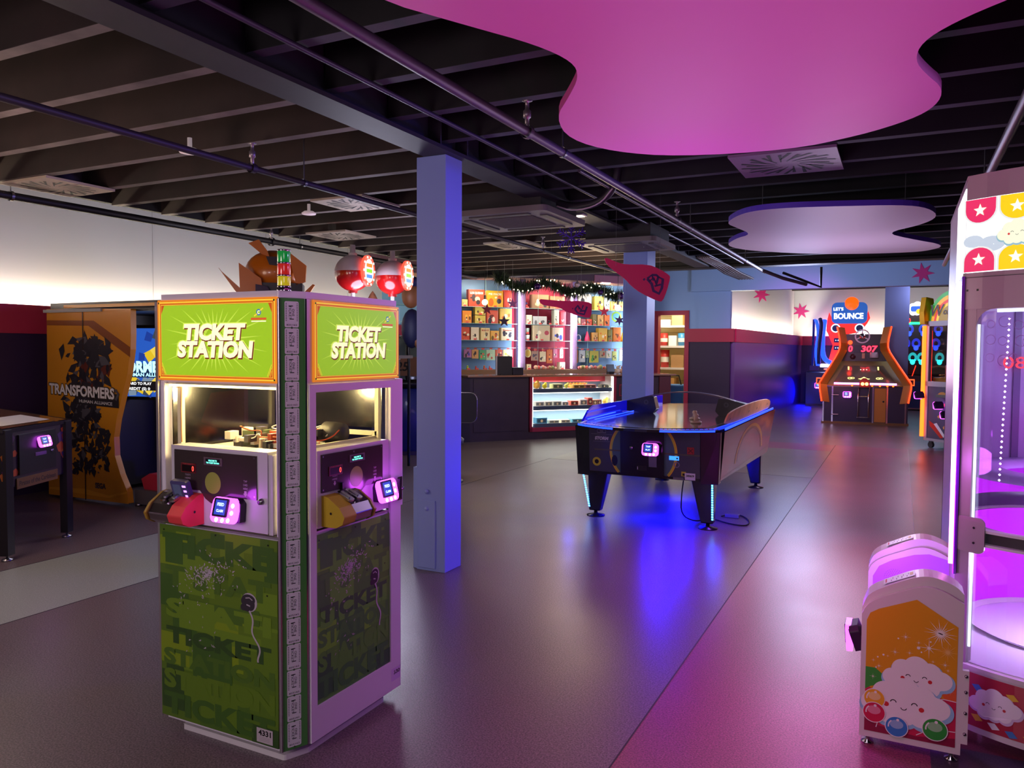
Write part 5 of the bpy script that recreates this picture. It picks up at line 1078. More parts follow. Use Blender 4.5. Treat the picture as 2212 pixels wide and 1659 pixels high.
# stockroom seen through the doorway
b = MB(); TN = mat((196, 180, 140), .6); b.box(-6.5, -3.5, 19.2, 19.3, 0, 3.2, TN); b.box(-6.6, -6.5, 16.7, 19.3, 0, 3.2, TN); b.box(-3.55, -3.5, 16.75, 19.3, 0, 3.2, TN); b.box(-6.6, -3.5, 16.7, 19.3, 3.1, 3.2, TN)
for z in (.4, .8, 1.2, 1.6, 2.0, 2.4): b.box(-6.5, -3.5, 19.195, 19.2, z, z + .012, mat((150, 136, 104), .7))
struct(b.build('wall_stockroom')); light('POINT', (-4.6, 17.6, 2.7), 90, (255, 240, 205), .2, name='stockroom_light')
rk = thing('storage_rack', 'white metal storage rack in the stockroom beyond the doorway', 'shelf', (-5.3, 18.2, 0)); 
for x, y in ((0, 0), (.9, 0), (0, .4), (.9, .4)): b = MB(); b.box(x, x + .04, y, y + .04, 0, 2.15, CW); b.build('post', rk)
for z in (.55, 1.1, 1.62, 2.1): b = MB(); b.box(0, .94, 0, .44, z, z + .05, CW); b.build('shelf', rk)
rs = random.Random(5)
items = [((.08, 1.67), .2, .3, (206, 60, 56), 'red tub'), ((.32, 1.67), .18, .24, (240, 236, 230), 'white carton'), ((.52, 1.67), .2, .3, (60, 140, 200), 'blue and white tub'), ((.74, 1.67), .16, .25, (180, 180, 176), 'grey basket'), ((.1, 1.15), .22, .42, (214, 50, 46), 'red and white striped tub'), ((.4, 1.15), .3, .3, (170, 130, 90), 'brown carton'), ((.06, 2.15), .3, .14, (235, 235, 235), 'flat white carton'), ((.4, 2.15), .26, .4, (206, 170, 110), 'tall cardboard box'), ((.72, .6), .22, .4, (226, 224, 220), 'white box with lid'), ((.1, .6), .4, .3, (196, 150, 90), 'wide cardboard box')]
for (x, z), w_, h_, c_, d_ in items:
    b = MB()
    if 'tub' in d_: b.lathe([(0, 0), (w_ * .42, 0), (w_ * .5, h_), (0, h_)], mat(c_, .4), k=18); b.lathe([(w_ * .46, h_ * .3), (w_ * .475, h_ * .6)], mat((240, 236, 230), .4), k=18)
    else: b.box(-w_ / 2, w_ / 2, -w_ / 2, w_ / 2, 0, h_, mat(c_, .6)); b.box(-w_ / 2 - .002, w_ / 2 + .002, -.02, .02, 0, h_ + .002, mat(tuple(int(q * .85) for q in c_), .6))
    tag(b.build('storage_box' if 'tub' not in d_ else 'storage_tub', None, loc=(-5.3 + x + w_ / 2, 18.4, z)), '%s on the white rack in the stockroom' % d_, 'container', 'stock on the stockroom rack')
for i, (x, z, c_) in enumerate(((-3.95, 0, (190, 140, 80)), (-3.95, .5, (206, 160, 96)), (-3.95, 1.0, (196, 150, 84)), (-3.95, 1.45, (200, 150, 90)))):
    b = MB(); b.box(-.25, .25, -.2, .2, 0, .44, mat(c_, .6)); b.box(-.25, .25, -.202, -.2, .2, .23, mat((226, 200, 150), .5)); tag(b.build('cardboard_box', None, loc=(x, 18.7, z)), ['lowest cardboard box', 'second cardboard box up', 'third cardboard box up', 'topmost cardboard box'][i] + ' of the stack at the back of the stockroom', 'box', 'cardboard boxes stacked in the stockroom')
def bag(t):
    b = MB(); b.box(-.2, .2, -.15, .15, .0, .8, mat((40, 110, 190), .6)); b.build('bag', t, bevel=.05, seg=4); b = MB(); b.tube([(-.15, -.1, .78), (-.1, -.12, 1.0), (.1, -.12, 1.0), (.15, -.1, .78)], .015, BLACK, k=8); b.build('handle', t)
simple('laundry_bag', 'blue fabric bag with black handle standing just inside the stockroom doorway', 'bag', bag, (-4.5, 17.2, 0), 0)
def wht(t):
    b = MB(); b.box(-.15, .15, -.2, .2, .35, .9, CW); b.box(-.15, .15, -.2, .2, 0, .3, CW); b.build('carton', t); b = MB(); b.box(-.1, .1, -.201, -.2, .5, .7, mat((190, 190, 200), .5)); b.build('label', t)
simple('white_carton', 'white carton beside the blue bag inside the stockroom', 'box', wht, (-4.85, 17.3, 0), 0)
def vac(t):
    b = MB(); b.lathe([(0, .0), (.16, .0), (.17, .1), (.14, .22), (.08, .28), (0, .29)], mat((200, 206, 210), .3), k=20); b.build('body', t); b = MB(); b.box(-.07, .07, -.165, -.14, .06, .16, mat((50, 80, 110), .3)); b.build('front_panel', t); b = MB(); b.tube([(-.08, 0, .27), (-.06, 0, .36), (.06, 0, .36), (.08, 0, .27)], .012, CW, k=8); b.build('handle', t)
simple('vacuum_cleaner', 'small white rounded vacuum cleaner on the floor at the stockroom doorway', 'vacuum cleaner', vac, (-4.42, 16.3, 0), 0)
def stool(t):
    b = MB(); b.lathe([(0, 1.1), (.12, 1.1), (.14, 1.06), (.1, 1.02), (0, 1.02)], BLACK, k=16); b.build('seat', t); b = MB(); b.tube([(0, 0, 0), (0, 0, 1.03)], .025, BLACK, k=10); b.lathe([(0, 0), (.2, 0), (.2, .02), (.03, .05)], BLACK, k=20); b.build('stand', t)
simple('black_stand', 'black pedestal stand with round top behind the counter end', 'stand', stool, (-4.62, 15.3, 0), 0)
# ------------------------------------------------------------------ machines at the far end
CM_ = Matrix.Translation((0, 0, EYE)) @ Matrix.Rotation(R(26.6), 4, 'Z') @ Matrix.Rotation(R(90 - 2.53), 4, 'X') @ Matrix.Rotation(R(.34), 4, 'Z'); CR_ = CM_.to_3x3(); CO_ = CM_.translation.copy()
def ray(x, y): return CR_ @ Vector(((x - 1106) / 1675, -(y - 829.5) / 1675, -1))
def at(x, y, d): return CO_ + ray(x, y) * d
def onfloor(x, y): r = ray(x, y); return CO_ + r * (-EYE / r.z)
NEON_O = glow((255, 55, 20), 3.0); NEON_B = glow((20, 50, 255), 4.0); NEON_R = glow((255, 40, 20), 2.5)
# bat-game style cabinet with gold wings
GOLD = mat((176, 116, 36), .35, .4); HB = mat((40, 26, 52), .4); GOLD2 = mat((120, 84, 40), .4, .3)
hp = onfloor(1865, 917)
B1 = thing('wing_arcade_machine', 'wide gold-winged arcade machine with orange neon edges and red digits 0 and 307', 'arcade machine', hp, R(4))
F0 = FRONT(0, 0, 0)
b = MB(); b.box(-.82, .84, 0, 1.4, .04, .8, HB); b.box(-.84, .86, -.01, 1.4, .0, .05, GOLD2)
for x in (-.82, -.64, .16, .43, .78): b.box(x, x + .03, -.012, 0, .04, .8, CHROME)
b.build('cabinet', B1)
b = MB(); b.box(.2, .42, -.02, 0, .06, .78, mat((190, 116, 30), .5)); b.build('coin_door', B1)
b = MB(); b.lathe([(0, .01), (.02, .01), (.02, 0)], BLACK, fr=FRONT(.37, -.02, .5), k=10); b.build('lock', B1)
for x in (-.62, -.62):
    pass
for z in (.62, .2): b = MB(); b.tube([(-.64, -.03, z), (-.5, -.03, z)], .012, STEEL, k=6); b.build('handle', B1)
b = MB(); b.tube([(-.1, 0, .78), (-.12, -.12, .6), (-.12, -.12, .16), (-.12, -.02, .16)], .014, CHROME, k=6); b.tube([(.1, 0, .78), (.08, -.12, .6), (.08, -.12, .16), (.08, -.02, .16)], .014, CHROME, k=6); b.tube([(-.14, -.12, .6), (.1, -.12, .6)], .012, CHROME, k=6); b.tube([(-.14, -.12, .16), (.1, -.12, .16)], .012, CHROME, k=6); b.build('guard_bars', B1)
pf = Fr((0, .0, .82), (1, 0, 0), (0, 1.15, .52)); L2 = math.hypot(1.15, .52)
b = MB(); b.flat(pf, [(-.82, 0), (.84, 0), (.5, L2), (-.5, L2)], 0, mat((150, 140, 88), .25, coat=.6))
b.flat(pf, [(-.62, .1), (.62, .1), (.4, L2 * .8), (-.4, L2 * .8)], .004, mat((112, 108, 88), .15, coat=.6))
LY = glow((255, 240, 140), 1.5)
b.flat(pf, [(-.12, .34), (0, .24), (.12, .34), (.06, .36), (0, .44), (-.06, .36)], .008, LY)
for x in (-.28, .28): b.ring(pf, x, .36, .03, .05, .008, LY, k=12); b.ring(pf, x + .05, .37, .03, .045, .008, LY, k=12)
for x in (-.32, .28): b.quad(pf, x, x + .03, .78, .95, .008, LY)
for x in (-.06, 0, .06): b.disc(pf, x, .8, .012, .008, glow((255, 255, 230), 3), k=8)
b.build('playfield', B1)
b = MB(); b.tube([(-.6, .06, .87), (.62, .06, .87)], .018, glow((225, 130, 255), 5), k=6); b.build('light_tube', B1)
b = MB(); b.tube([(-.78, -.01, .83), (.8, -.01, .83)], .012, GOLD, k=6)
for x in (-.24, .15, .3, .44, .55): b.lathe([(0, .012), (.02, .012), (.02, 0)], glow((255, 90, 20), 4), fr=FRONT(x, -.02, .83), k=8)
b.build('front_rail', B1)
b = MB(); b.prism(F0, [(-.1, .8), (.1, .8), (.1, .93), (.03, .99), (-.03, .99), (-.1, .93)], .0, .12, mat((150, 24, 20), .4)); b.ball((-.04, -.125, .87), .035, glow((255, 190, 90), 5), k=10); b.ball((.04, -.125, .87), .035, glow((255, 190, 90), 5), k=10); b.build('lamp_box', B1)
b = MB(); b.box(-.46, .46, 1.15, 1.35, 1.3, 1.95, mat((52, 56, 52), .4)); fb = FRONT(0, 1.15, 0)
b.quad(fb, -.44, -.38, 1.5, 1.86, .004, GOLD2); b.quad(fb, .38, .44, 1.5, 1.86, .004, GOLD2); b.quad(fb, -.2, .42, 1.52, 1.7, .004, BLACK); b.build('backboard', B1)
b = MB(); RD = glow((255, 30, 50), 5); b.text(fb, -.27, 1.62, '0', .13, .008, RD, w=.09, bold=.03, shear=.1); b.text(fb, .12, 1.62, '307', .13, .008, RD, w=.34, bold=.03, shear=.1); b.build('score_digits', B1)
b = MB(); b.ring(fb, -.03, 1.9, .13, .16, .03, CW, k=28); b.lathe([(0, .07), (.05, .06), (.07, 0)], CHROME, fr=FRONT(-.03, 1.13, 1.9), k=16)
for a in (PI / 2, PI * 7 / 6, PI * 11 / 6): b.stroke(fb, [(-.03 + .05 * math.cos(a), 1.9 + .05 * math.sin(a)), (-.03 + .14 * math.cos(a), 1.9 + .14 * math.sin(a))], .025, .031, CW)
b.build('wheel_emblem', B1)
b = MB(); b.ball((-.28, 1.12, 1.76), .05, glow((255, 50, 20), 5), k=10); b.build('lamp', B1)
b = MB(); b.lathe([(0, 1.42), (.09, 1.42), (.09, 1.54), (0, 1.54)], mat((190, 190, 196), .4), (.22, 1.1, 0), k=16); b.build('drum', B1)
b = MB(); b.lathe([(0, 0), (.06, 0), (.06, .03), (0, .03)], mat((60, 20, 24), .4), fr=FRONT(-.22, 1.14, 1.44), k=14); b.box(-.03, .03, 1.1, 1.14, 1.4, 1.52, mat((206, 150, 110), .5)); b.build('targets', B1)
for sx in (-1, 1):
    # each wing: gold profile sheet running from rear top to front bottom
    pts = [(.0, -.04, .5), (.0, -.06, .88), (.0, .1, .98), (.0, .7, 1.38), (.0, 1.1, 1.62), (.0, 1.16, 1.78), (.0, 1.1, 2.14)]
    prof = [(-.84, .48), (-.9, .86), (-.86, .94), (-.62, 1.36), (-.5, 1.6), (-.49, 1.76), (-.56, 2.12)]
    yy = [-.05, -.06, .05, .6, 1.0, 1.1, 1.15]
    b = MB(); n_ = len(prof); th = .16; mtl = GOLD
    vs = []
    for (x, z), y_ in zip(prof, yy): vs += [(sx * -x, y_, z), (sx * -(x + th), y_ + .02, z - .02)]
    vs2 = [(v[0], v[1] + .06, v[2]) for v in vs]
    fs = [(2 * i, 2 * i + 1, 2 * i + 3, 2 * i + 2) for i in range(n_ - 1)]
    b.add(vs, fs, mtl); b.add(vs2, [f[::-1] for f in fs], mtl)
    b.add(vs + vs2, [(2 * i, 2 * i + 2, 2 * n_ + 2 * i + 2, 2 * n_ + 2 * i) for i in range(n_ - 1)] + [(2 * i + 3, 2 * i + 1, 2 * n_ + 2 * i + 1, 2 * n_ + 2 * i + 3) for i in range(n_ - 1)], mtl)
    wg = b.build('wing', B1)
    b = MB(); b.tube(smoothpts([(sx * -(x - .0), y_ - .02, z) for (x, z), y_ in zip(prof, yy)], 1, False), .017, NEON_O, k=6); b.build('neon_tube', wg)
    b = MB(); b.box(sx * .9 - .06, sx * .9 + .06, .1, .2, .84, .98, glow((255, 80, 30), 2.0)); b.quad(FRONT(0, .1, 0), sx * .9 - .04, sx * .9 + .04, .86, .96, .002, mat((60, 20, 16), .4)); b.build('side_display', B1)
reader(B1, FRONT(0, 0, 0), -.33, .63, 1.3)
light('POINT', hp + Vector((-.5, -.7, 1.0)), 6, (255, 140, 60), .2, name='neon_light')

# bouncing ball machine
bp_ = onfloor(1815, 876)
S = .0133
B2 = thing('bounce_arcade_machine', 'tall red and blue arcade machine with lit sign reading LET\'S BOUNCE and an orange ball', 'arcade machine', bp_, R(4))
bx = lambda p: (p - 1815) * S
bz = lambda p: (876 - p) * S
b = MB(); b.box(bx(1745), bx(1860), -.3, 1.2, .05, bz(805), mat((30, 60, 110), .4)); b.box(bx(1745), bx(1860), -.32, 1.2, 0, .05, BLACK); b.build('cabinet', B2)
b = MB(); b.box(bx(1773), bx(1858), -.35, .9, bz(793), bz(787), glow((230, 220, 255), 2.5)); b.build('play_surface', B2)
b = MB(); b.box(bx(1752), bx(1770), -.35, -.3, bz(800), bz(790), mat((60, 30, 160), .4)); b.ball((bx(1786), -.36, bz(797)), .08, glow((255, 120, 120), 1.5), k=10, sc_=(1, 1, .3)); b.ball((bx(1832), -.36, bz(797)), .08, glow((255, 120, 120), 1.5), k=10, sc_=(1, 1, .3)); b.build('button', B2)
REDM = mat((226, 30, 20), .35, em=1.3, emc=(235, 30, 16))
fb = FRONT(0, .9, 0)
face = [(1785, 790), (1790, 775), (1797, 745), (1783, 712), (1784, 690), (1788, 671), (1796, 690), (1800, 694), (1812, 690), (1845, 692), (1856, 695), (1862, 688), (1868, 669), (1872, 685), (1866, 697), (1860, 705), (1858, 716), (1830, 720), (1830, 790)]
b = MB(); b.prism(fb, [(bx(x), bz(y)) for x, y in face], -.1, 0, REDM); b.build('face_board', B2)
for cx_ in (1802, 1851): b = MB(); b.ring(fb, bx(cx_), bz(707), .1, .125, .02, glow((170, 225, 255), 6), k=24); b.disc(fb, bx(cx_), bz(707), .1, .018, mat((30, 40, 80), .4), k=20); b.build('ring_light', B2)
for y_ in (734, 751): 
    b = MB(); b.quad(fb, bx(1799), bx(1822), bz(y_ + 5), bz(y_ - 5), .01, mat((20, 20, 70), .4))
    for k in range(4): b.disc(fb, bx(1803 + k * 4.6), bz(y_), .014, .015, glow((150, 190, 255), 6), k=8)
    b.build('target_slot', B2)
b = MB(); b.prism(fb, rrect(bx(1793), bx(1866), bz(697), bz(650), .15), .02, .1, mat((30, 90, 170), .4, em=.5, emc=(30, 100, 190))); sg_ = b.build('top_sign', B2)
WT = glow((245, 250, 255), 2.0); b = MB(); b.text(fb, bx(1807), bz(664.5), "LET'S", .085, .105, WT, w=.27, bold=.03); b.text(fb, bx(1828), bz(680), 'BOUNCE', .16, .105, WT, w=.8, bold=.035); b.build('sign_lettering', sg_)
b = MB(); b.lathe([(0, .1), (.16, .08), (.2, 0)], glow((255, 80, 10), 1.5), fr=FRONT(bx(1834), .82, bz(653)), k=28); b.build('ball_sign', B2)
for pts, m_, r_, nm in (([(1768, 790), (1763, 760), (1768, 720), (1763, 692), (1759, 690)], NEON_B, .05, 'neon_tube'), ([(1810, 788), (1786, 782), (1776, 765), (1776, 720), (1779, 690)], NEON_B, .07, 'neon_tube'), ([(1770, 788), (1768, 760), (1774, 700), (1770, 688)], mat((40, 50, 120), .3), .06, 'side_rail')):
    b = MB(); b.tube(smoothpts([(bx(x), -.2 + i * .2, bz(y)) for i, (x, y) in enumerate(pts)], 2, False), r_, m_, k=8); b.build(nm, B2)
b = MB(); b.prism(Fr((bx(1757), 0, 0), (0, 1, 0), (0, 0, 1), (-1, 0, 0)), [(-.1, bz(800)), (.6, bz(800)), (.9, bz(700)), (.9, bz(688)), (.5, bz(688)), (.1, bz(740))], -.03, .03, mat((30, 50, 110), .3)); b.build('side_wing', B2)
reader(B2, FRONT(0, -.3, 0), bx(1771), bz(833), 1.6)
light('POINT', bp_ + Vector((-1.2, .0, .35)), 26, (5, 15, 255), .5, name='blue_light'); light('POINT', bp_ + Vector((-.8, -.9, .12)), 3, (5, 15, 255), .1, name='blue_light')

# game with rows of blue lamps
gp_ = onfloor(1968, 886); S3 = .0124
B3 = thing('lamp_target_machine', 'dark red arcade machine with rows of blue and cyan targets under a green bar', 'arcade machine', gp_, R(2))
gx_ = lambda p: (p - 1968) * S3
gz_ = lambda p: (886 - p) * S3
b = MB(); b.prism(Fr((gx_(1931), 0, 0), (0, 1, 0), (0, 0, 1), (-1, 0, 0)), [(0, .1), (1.2, .1), (1.2, gz_(670)), (.5, gz_(672)), (0, gz_(700)), (.3, gz_(800))], -.05, .05, mat((110, 26, 32), .4)); b.box(gx_(2050), gx_(2050) + .1, 0, 1.2, .1, gz_(670), mat((110, 26, 32), .4)); b.box(gx_(1931), gx_(2050), .9, 1.2, .1, gz_(672), mat((70, 20, 40), .4)); b.box(gx_(1934), gx_(2050), -.1, .9, .06, gz_(824), mat((34, 46, 100), .4)); b.box(gx_(1934), gx_(2050), -.14, .9, .03, .07, STEEL); b.build('cabinet', B3)
b = MB(); b.box(gx_(1941), gx_(2046), .5, .9, gz_(810), gz_(700), mat((14, 14, 20), .3)); b.box(gx_(1936), gx_(2050), .1, .5, gz_(826), gz_(812), mat((60, 30, 40), .4)); b.build('target_board', B3)
b = MB(); b.tube([(gx_(1941), .46, gz_(698)), (gx_(2030), .46, gz_(698))], .035, glow((30, 255, 110), 4), k=6); b.build('light_bar', B3)
fb = FRONT(0, .5, 0)
for y_, xs_, c_, e_ in ((716, (1962, 1989, 2018), (30, 60, 255), 3.5), (747, (1956, 1976, 2014), (30, 50, 255), 3.5), (778, (1953, 1970, 1987, 2022), (30, 220, 225), 3)):
    for x_ in xs_:
        b = MB(); u_, v_ = gx_(x_), gz_(y_); b.ring(fb, u_, v_ + .06, .05, .11, .01, mat((70, 76, 110), .3, em=.5, emc=c_), k=14, a0=-.6, a1=PI + .6, sy=1.3); b.disc(fb, u_, v_ - .06, .06, .014, glow(c_, e_), k=12, ry=.07); b.disc(fb, u_ - .05, v_ - .01, .03, .012, glow(c_, e_ * .5), k=8); b.disc(fb, u_ + .05, v_ - .01, .03, .012, glow(c_, e_ * .5), k=8); b.build('lamp_target', B3)
b = MB(); b.text(fb, gx_(1961), gz_(692), '0', .12, .1, glow((255, 30, 30), 4), w=.07, bold=.03); b.build('score_digits', B3)
b = MB(); b.prism(FRONT(0, .7, 0), [(gx_(1977) + q[0] , gz_(666) + q[1]) for q in cloudpts(0, 0, .2)], 0, .08, glow((240, 248, 255), 1.8)); s_ = b.build('top_sign', B3)
b = MB(); b.prism(FRONT(0, .61, 0), rrect(gx_(1964), gx_(1992), gz_(672), gz_(660), .05), 0, .01, glow((40, 90, 220), 1.4)); b.disc(FRONT(0, .59, 0), gx_(1980), gz_(672), .07, .01, glow((240, 190, 30), 1.4), k=14); b.build('sign_artwork', s_)
reader(B3, FRONT(0, -.1, 0), gx_(2012), gz_(855), 1.5)
for x0, x1 in ((1948, 1956), (1975, 1968)): b = MB(); b.tube([(gx_(x0), .1, gz_(790)), (gx_(x1), -.05, gz_(812))], .01, NEON_R, k=5); b.build('neon_tube', B3)

# coin pusher with rainbow arch lettered in script
wp = onfloor(1994, 966)
B4 = thing('arch_topped_machine', 'white coin machine with orange neon post and rainbow arched sign starting with W', 'arcade machine', wp, R(-48))
WHT = mat((170, 160, 168), .4)
b = MB(); b.box(.0, .95, 0, .9, .12, .16, WHT); b.box(0, .06, 0, .06, .16, 2.0, WHT); b.box(.89, .95, 0, .06, .16, 2.0, WHT); b.box(0, .95, 0, .9, 1.0, 1.08, WHT); b.box(0, .95, 0, .9, 1.97, 2.05, WHT); b.box(0, .03, .8, .9, .16, 2.0, WHT); b.box(0, .95, .86, .9, .16, 2.0, mat((90, 60, 60), .5)); b.box(.0, .02, .06, .86, .16, 1.0, mat((80, 74, 90), .4)); b.build('cabinet', B4)
b = MB(); b.box(.06, .89, .01, .04, .16, 1.0, mat((84, 78, 100), .35)); f4 = FRONT(0, .01, 0)
for k, (u, v, c_) in enumerate(((.25, .8, (196, 140, 70)), (.3, .62, (206, 150, 70)), (.25, .44, (206, 150, 80)))): b.ring(f4, u + .1, v, .08, .12, .002 + k * .001, mat(c_, .4), k=20, a0=-1.2, a1=2.4)
b.flat(f4, [(.1, .45), (.2, .4), (.4, .2), (.34, .18), (.2, .3), (.12, .36)], .006, mat((206, 50, 40), .4)); b.flat(f4, [(.5, .42), (.56, .44), (.62, .3), (.58, .26)], .006, mat((206, 50, 60), .4)); b.flat(f4, [(.2, .4), (.26, .42), (.44, .22), (.4, .2)], .007, mat((230, 226, 226), .4)); b.build('lower_graphic', B4)
b = MB(); b.quad(FRONT(0, .02, 0), .06, .89, 1.08, 1.97, 0, glass((225, 215, 215), .1, .03)); b.build('window_glass', B4)
b = MB(); b.box(.06, .89, .1, .8, 1.08, 1.14, mat((190, 150, 70), .3, .6)); b.box(.1, .8, .3, .34, 1.14, 1.34, mat((190, 186, 190), .3, .7))
for k in range(40):
    x_, y_ = random.uniform(.1, .85), random.uniform(.08, .3); b.lathe([(0, 0), (.03, 0), (.03, .008), (0, .008)], mat((214, 170, 70), .3, .7), (x_, y_, 1.14 + random.uniform(0, .05)), k=8)
b.build('coin_bed', B4)
b = MB(); b.tube([(.15, .3, 1.3), (.35, .25, 1.5), (.6, .3, 1.32)], .02, mat((206, 90, 50), .3), k=6); b.tube([(.1, .5, 1.9), (.3, .45, 1.5), (.5, .5, 1.4)], .02, CHROME, k=6); b.build('toy_arm', B4)
b = MB(); b.tube([(-.02, -.02, .18), (-.02, -.02, 1.98)], .03, glow((255, 90, 20), 4), k=8); b.build('neon_tube', B4)
b = MB(); b.tube([(-.02, .12, .3), (-.02, .12, 1.9)], .018, NEON_R, k=6); b.build('neon_tube', B4)
b = MB(); b.prism(Fr((-.08, 0, 0), (0, 1, 0), (0, 0, 1), (1, 0, 0)), [(-.06, 2.0), (.1, 2.0), (.14, 2.2), (.1, 2.42), (-.04, 2.44), (-.08, 2.2)], 0, .1, mat((206, 150, 20), .3, .5)); b.build('post_cap', B4, bevel=.01)
f5 = FRONT(0, .06, 0); b = MB()
for k, (r_, c_) in enumerate(((.62, (60, 150, 70)), (.54, (226, 160, 30)), (.46, (206, 50, 30)), (.4, (230, 190, 50)), (.34, (150, 120, 40)))): b.prism(f5, [(.48, 2.0)] + [(.48 + r_ * .8 * math.cos(a), 2.02 + r_ * .82 * math.sin(a)) for a in [PI * i / 20 for i in range(21)]], -.05, .02 + k * .004, mat(c_, .4, em=.5, emc=c_))
b.text(f5, .2, 2.22, 'W', .18, .045, mat((60, 24, 20), .4), bold=.02, shear=.2); b.text(f5, .45, 2.2, 'onka', .1, .045, mat((60, 24, 20), .4), bold=.02, shear=.2); b.build('arched_sign', B4)
for x_, y_ in ((.08, .08), (.85, .08), (.08, .8), (.85, .8)):
    b = MB(); b.tube([(x_, y_ - .02, .05), (x_, y_ + .02, .05)], .05, mat((60, 56, 60), .5), k=12); b.box(x_ - .03, x_ + .03, y_ - .02, y_ + .02, .08, .12, STEEL); b.build('caster', B4)
for u_, v_ in ((.02, .86), (.42, .72), (.56, .58)):
    rd = reader(B4, Fr((u_, -.1, v_), (-.2, -1, 0), (-.3, 0, 1)), 0, 0, 1.2)
b = MB(); b.box(.35, .7, -.12, 0, .84, .88, STEEL); b.build('ledge', B4)
# ------------------------------------------------------------------ left side machines
# yellow sit-down cabinet; its side panel faces the room
YY = 5.0
def onY(x, y, Y): r = ray(x, y); return CO_ + r * (Y / r.y)
q_ = lambda cx, cy: onY(cx / 2.962, 620 + cy / 2.962, YY)
O5 = onY(105, 1066, YY); O5 = Vector((O5.x, YY, 0))
B5 = thing('sitdown_cabinet', 'large yellow sit-down arcade cabinet with robot-game lettering against the wall', 'arcade cabinet', O5, 0)
def l5(cx, cy): p = q_(cx, cy); return (p.x - O5.x, p.z)
out5 = [(313, 1325), (822, 1388), (815, 1310), (770, 1200), (735, 1080), (730, 960), (745, 850), (780, 700), (815, 560), (835, 400), (838, 300), (835, 138), (298, 142)]
YEL5 = mat((206, 138, 20), .35, coat=.4); BR5 = mat((130, 70, 14), .35, coat=.4); YL5 = mat((226, 160, 40), .35, coat=.4)
b = MB(); b.prism(FRONT(), [l5(*p) for p in out5], -.06, 0, YEL5); sp = b.build('side_panel', B5, bevel=.01)
b = MB(); SH5 = mat((58, 56, 62), .35, .4); SH6 = mat((110, 108, 114), .3, .5); SH7 = mat((96, 40, 26), .4); fp = FRONT()
b.flat(fp, [l5(*p) for p in ((300, 213), (600, 215), (834, 385), (834, 450), (566, 248), (300, 245))], .002, BR5)
b.flat(fp, [l5(*p) for p in ((540, 1290), (700, 1335), (812, 1310), (814, 1320), (700, 1350), (318, 1290), (318, 1278))], .002, YL5)
r5 = random.Random(21)   # abstract scatter of grey metal shards
for i in range(420):
    t = r5.random(); cy_ = 330 + 860 * t; wx = 60 + 60 * math.sin(t * 5.0 + .7) ** 2; cx_ = 560 + r5.gauss(0, 1) * wx * .7 + 30 * math.sin(t * 9)
    cx_ = max(400, min(690, cx_))
    s_ = r5.uniform(12, 46) * (1.1 - .4 * t); a = r5.uniform(0, 6.28); P = [l5(cx_ + s_ * math.cos(a + k_) * kk, cy_ + s_ * math.sin(a + k_) * kk * 1.5) for k_, kk in ((0, 1), (1.9, .6), (3.3, .9), (4.6, .4))]
    b.flat(fp, P, .0025 + i * .00001, (SH5, SH5, SH6, SH5, mat((34, 32, 38), .35), SH7 if .2 < t < .4 else SH5)[i % 6])
a0, a1 = l5(322, 680), l5(735, 640); zc = (a0[1] + a1[1]) / 2
bl = mat((60, 52, 40), .4); cu5 = (a0[0] + a1[0]) / 2; w5 = a1[0] - a0[0]
tf5 = Fr((cu5, 0, l5(530, 665)[1]), (1, 0, -.03), (0, 0, 1), (0, -1, 0))
b.quad(tf5, -.1, w5 / 2 + .06, -.135, .0, .006, mat((40, 36, 38), .4))
b.text(tf5, 0, 0, 'TRANSFORMERS', .105, .0075, mat((70, 60, 50), .4), w=w5 * 1.03, bold=.08); b.text(tf5, 0, 0, 'TRANSFORMERS', .1, .009, mat((228, 226, 228), .4), w=w5, bold=.035)
b.text(tf5, w5 * .22, -.1, 'HUMAN ALLIANCE', .03, .009, mat((200, 198, 200), .3), w=w5 * .5, bold=.02)
b.stroke(tf5, [(w5 / 2 + .02, .04), (w5 / 2 + .06, .0), (w5 / 2 + .02, -.06)], .03, .009, SH6)
p_ = l5(645, 1272); b.text(FRONT(0, 0, 0), p_[0], p_[1], 'SEGA', .05, .004, mat((66, 60, 70), .4), w=.16, bold=.05)
sx5 = l5(540, 700)[0]; b.quad(fp, sx5 - .008, sx5 + .008, .02, 1.9, .0055, mat((50, 26, 10), .5))
b.build('side_graphic', sp)
xr = l5(822, 1000)[0]
b = MB(); DK5 = mat((20, 16, 20), .4)
b.box(.0, .4, .06, 2.0, .05, 1.9, DK5); b.box(.4, xr + .1, 1.3, 1.5, .3, 1.9, DK5); b.box(-.0, xr + 1.2, .06, 1.5, 1.9, 2.0, DK5); b.box(xr - .05, xr + 1.3, .1, 1.9, .02, .16, mat((90, 84, 90), .4)); b.box(0, .9, -.02, .1, 1.9, 1.93, mat((150, 150, 150), .4)); b.build('cabin_shell', B5)
b = MB(); b.box(.35, 1.7, -.03, .0, 1.94, 1.97, YL5); b.build('roof_trim', B5)
sc5 = Fr(at(303, 783, 8.3) - O5, (math.cos(R(14)), math.sin(R(14)), 0), (0, 0, 1)); k5 = 8.3 / 1675
b = MB(); b.fbox(sc5, -.22, .42, -.4, .4, -.08, 0, BLACK); sb = b.build('screen_housing', B5)
b = MB(); b.quad(sc5, -.19, .4, -.365, .365, .003, glow((40, 90, 190), .8))
for i in range(26):
    x_, y_ = r5.uniform(-.15, .36), r5.choice([r5.uniform(.02, .33), r5.uniform(-.33, -.18)]); s_ = r5.uniform(.03, .09); a = r5.uniform(0, 6.28)
    b.flat(sc5, [(x_ + s_ * math.cos(a + q), y_ + s_ * math.sin(a + q)) for q in (0, 1.5, 2.9, 4.4)], .004 + i * .00005, glow([(226, 190, 40), (120, 140, 160), (30, 60, 150), (60, 70, 80), (240, 210, 80)][i % 5], .8))
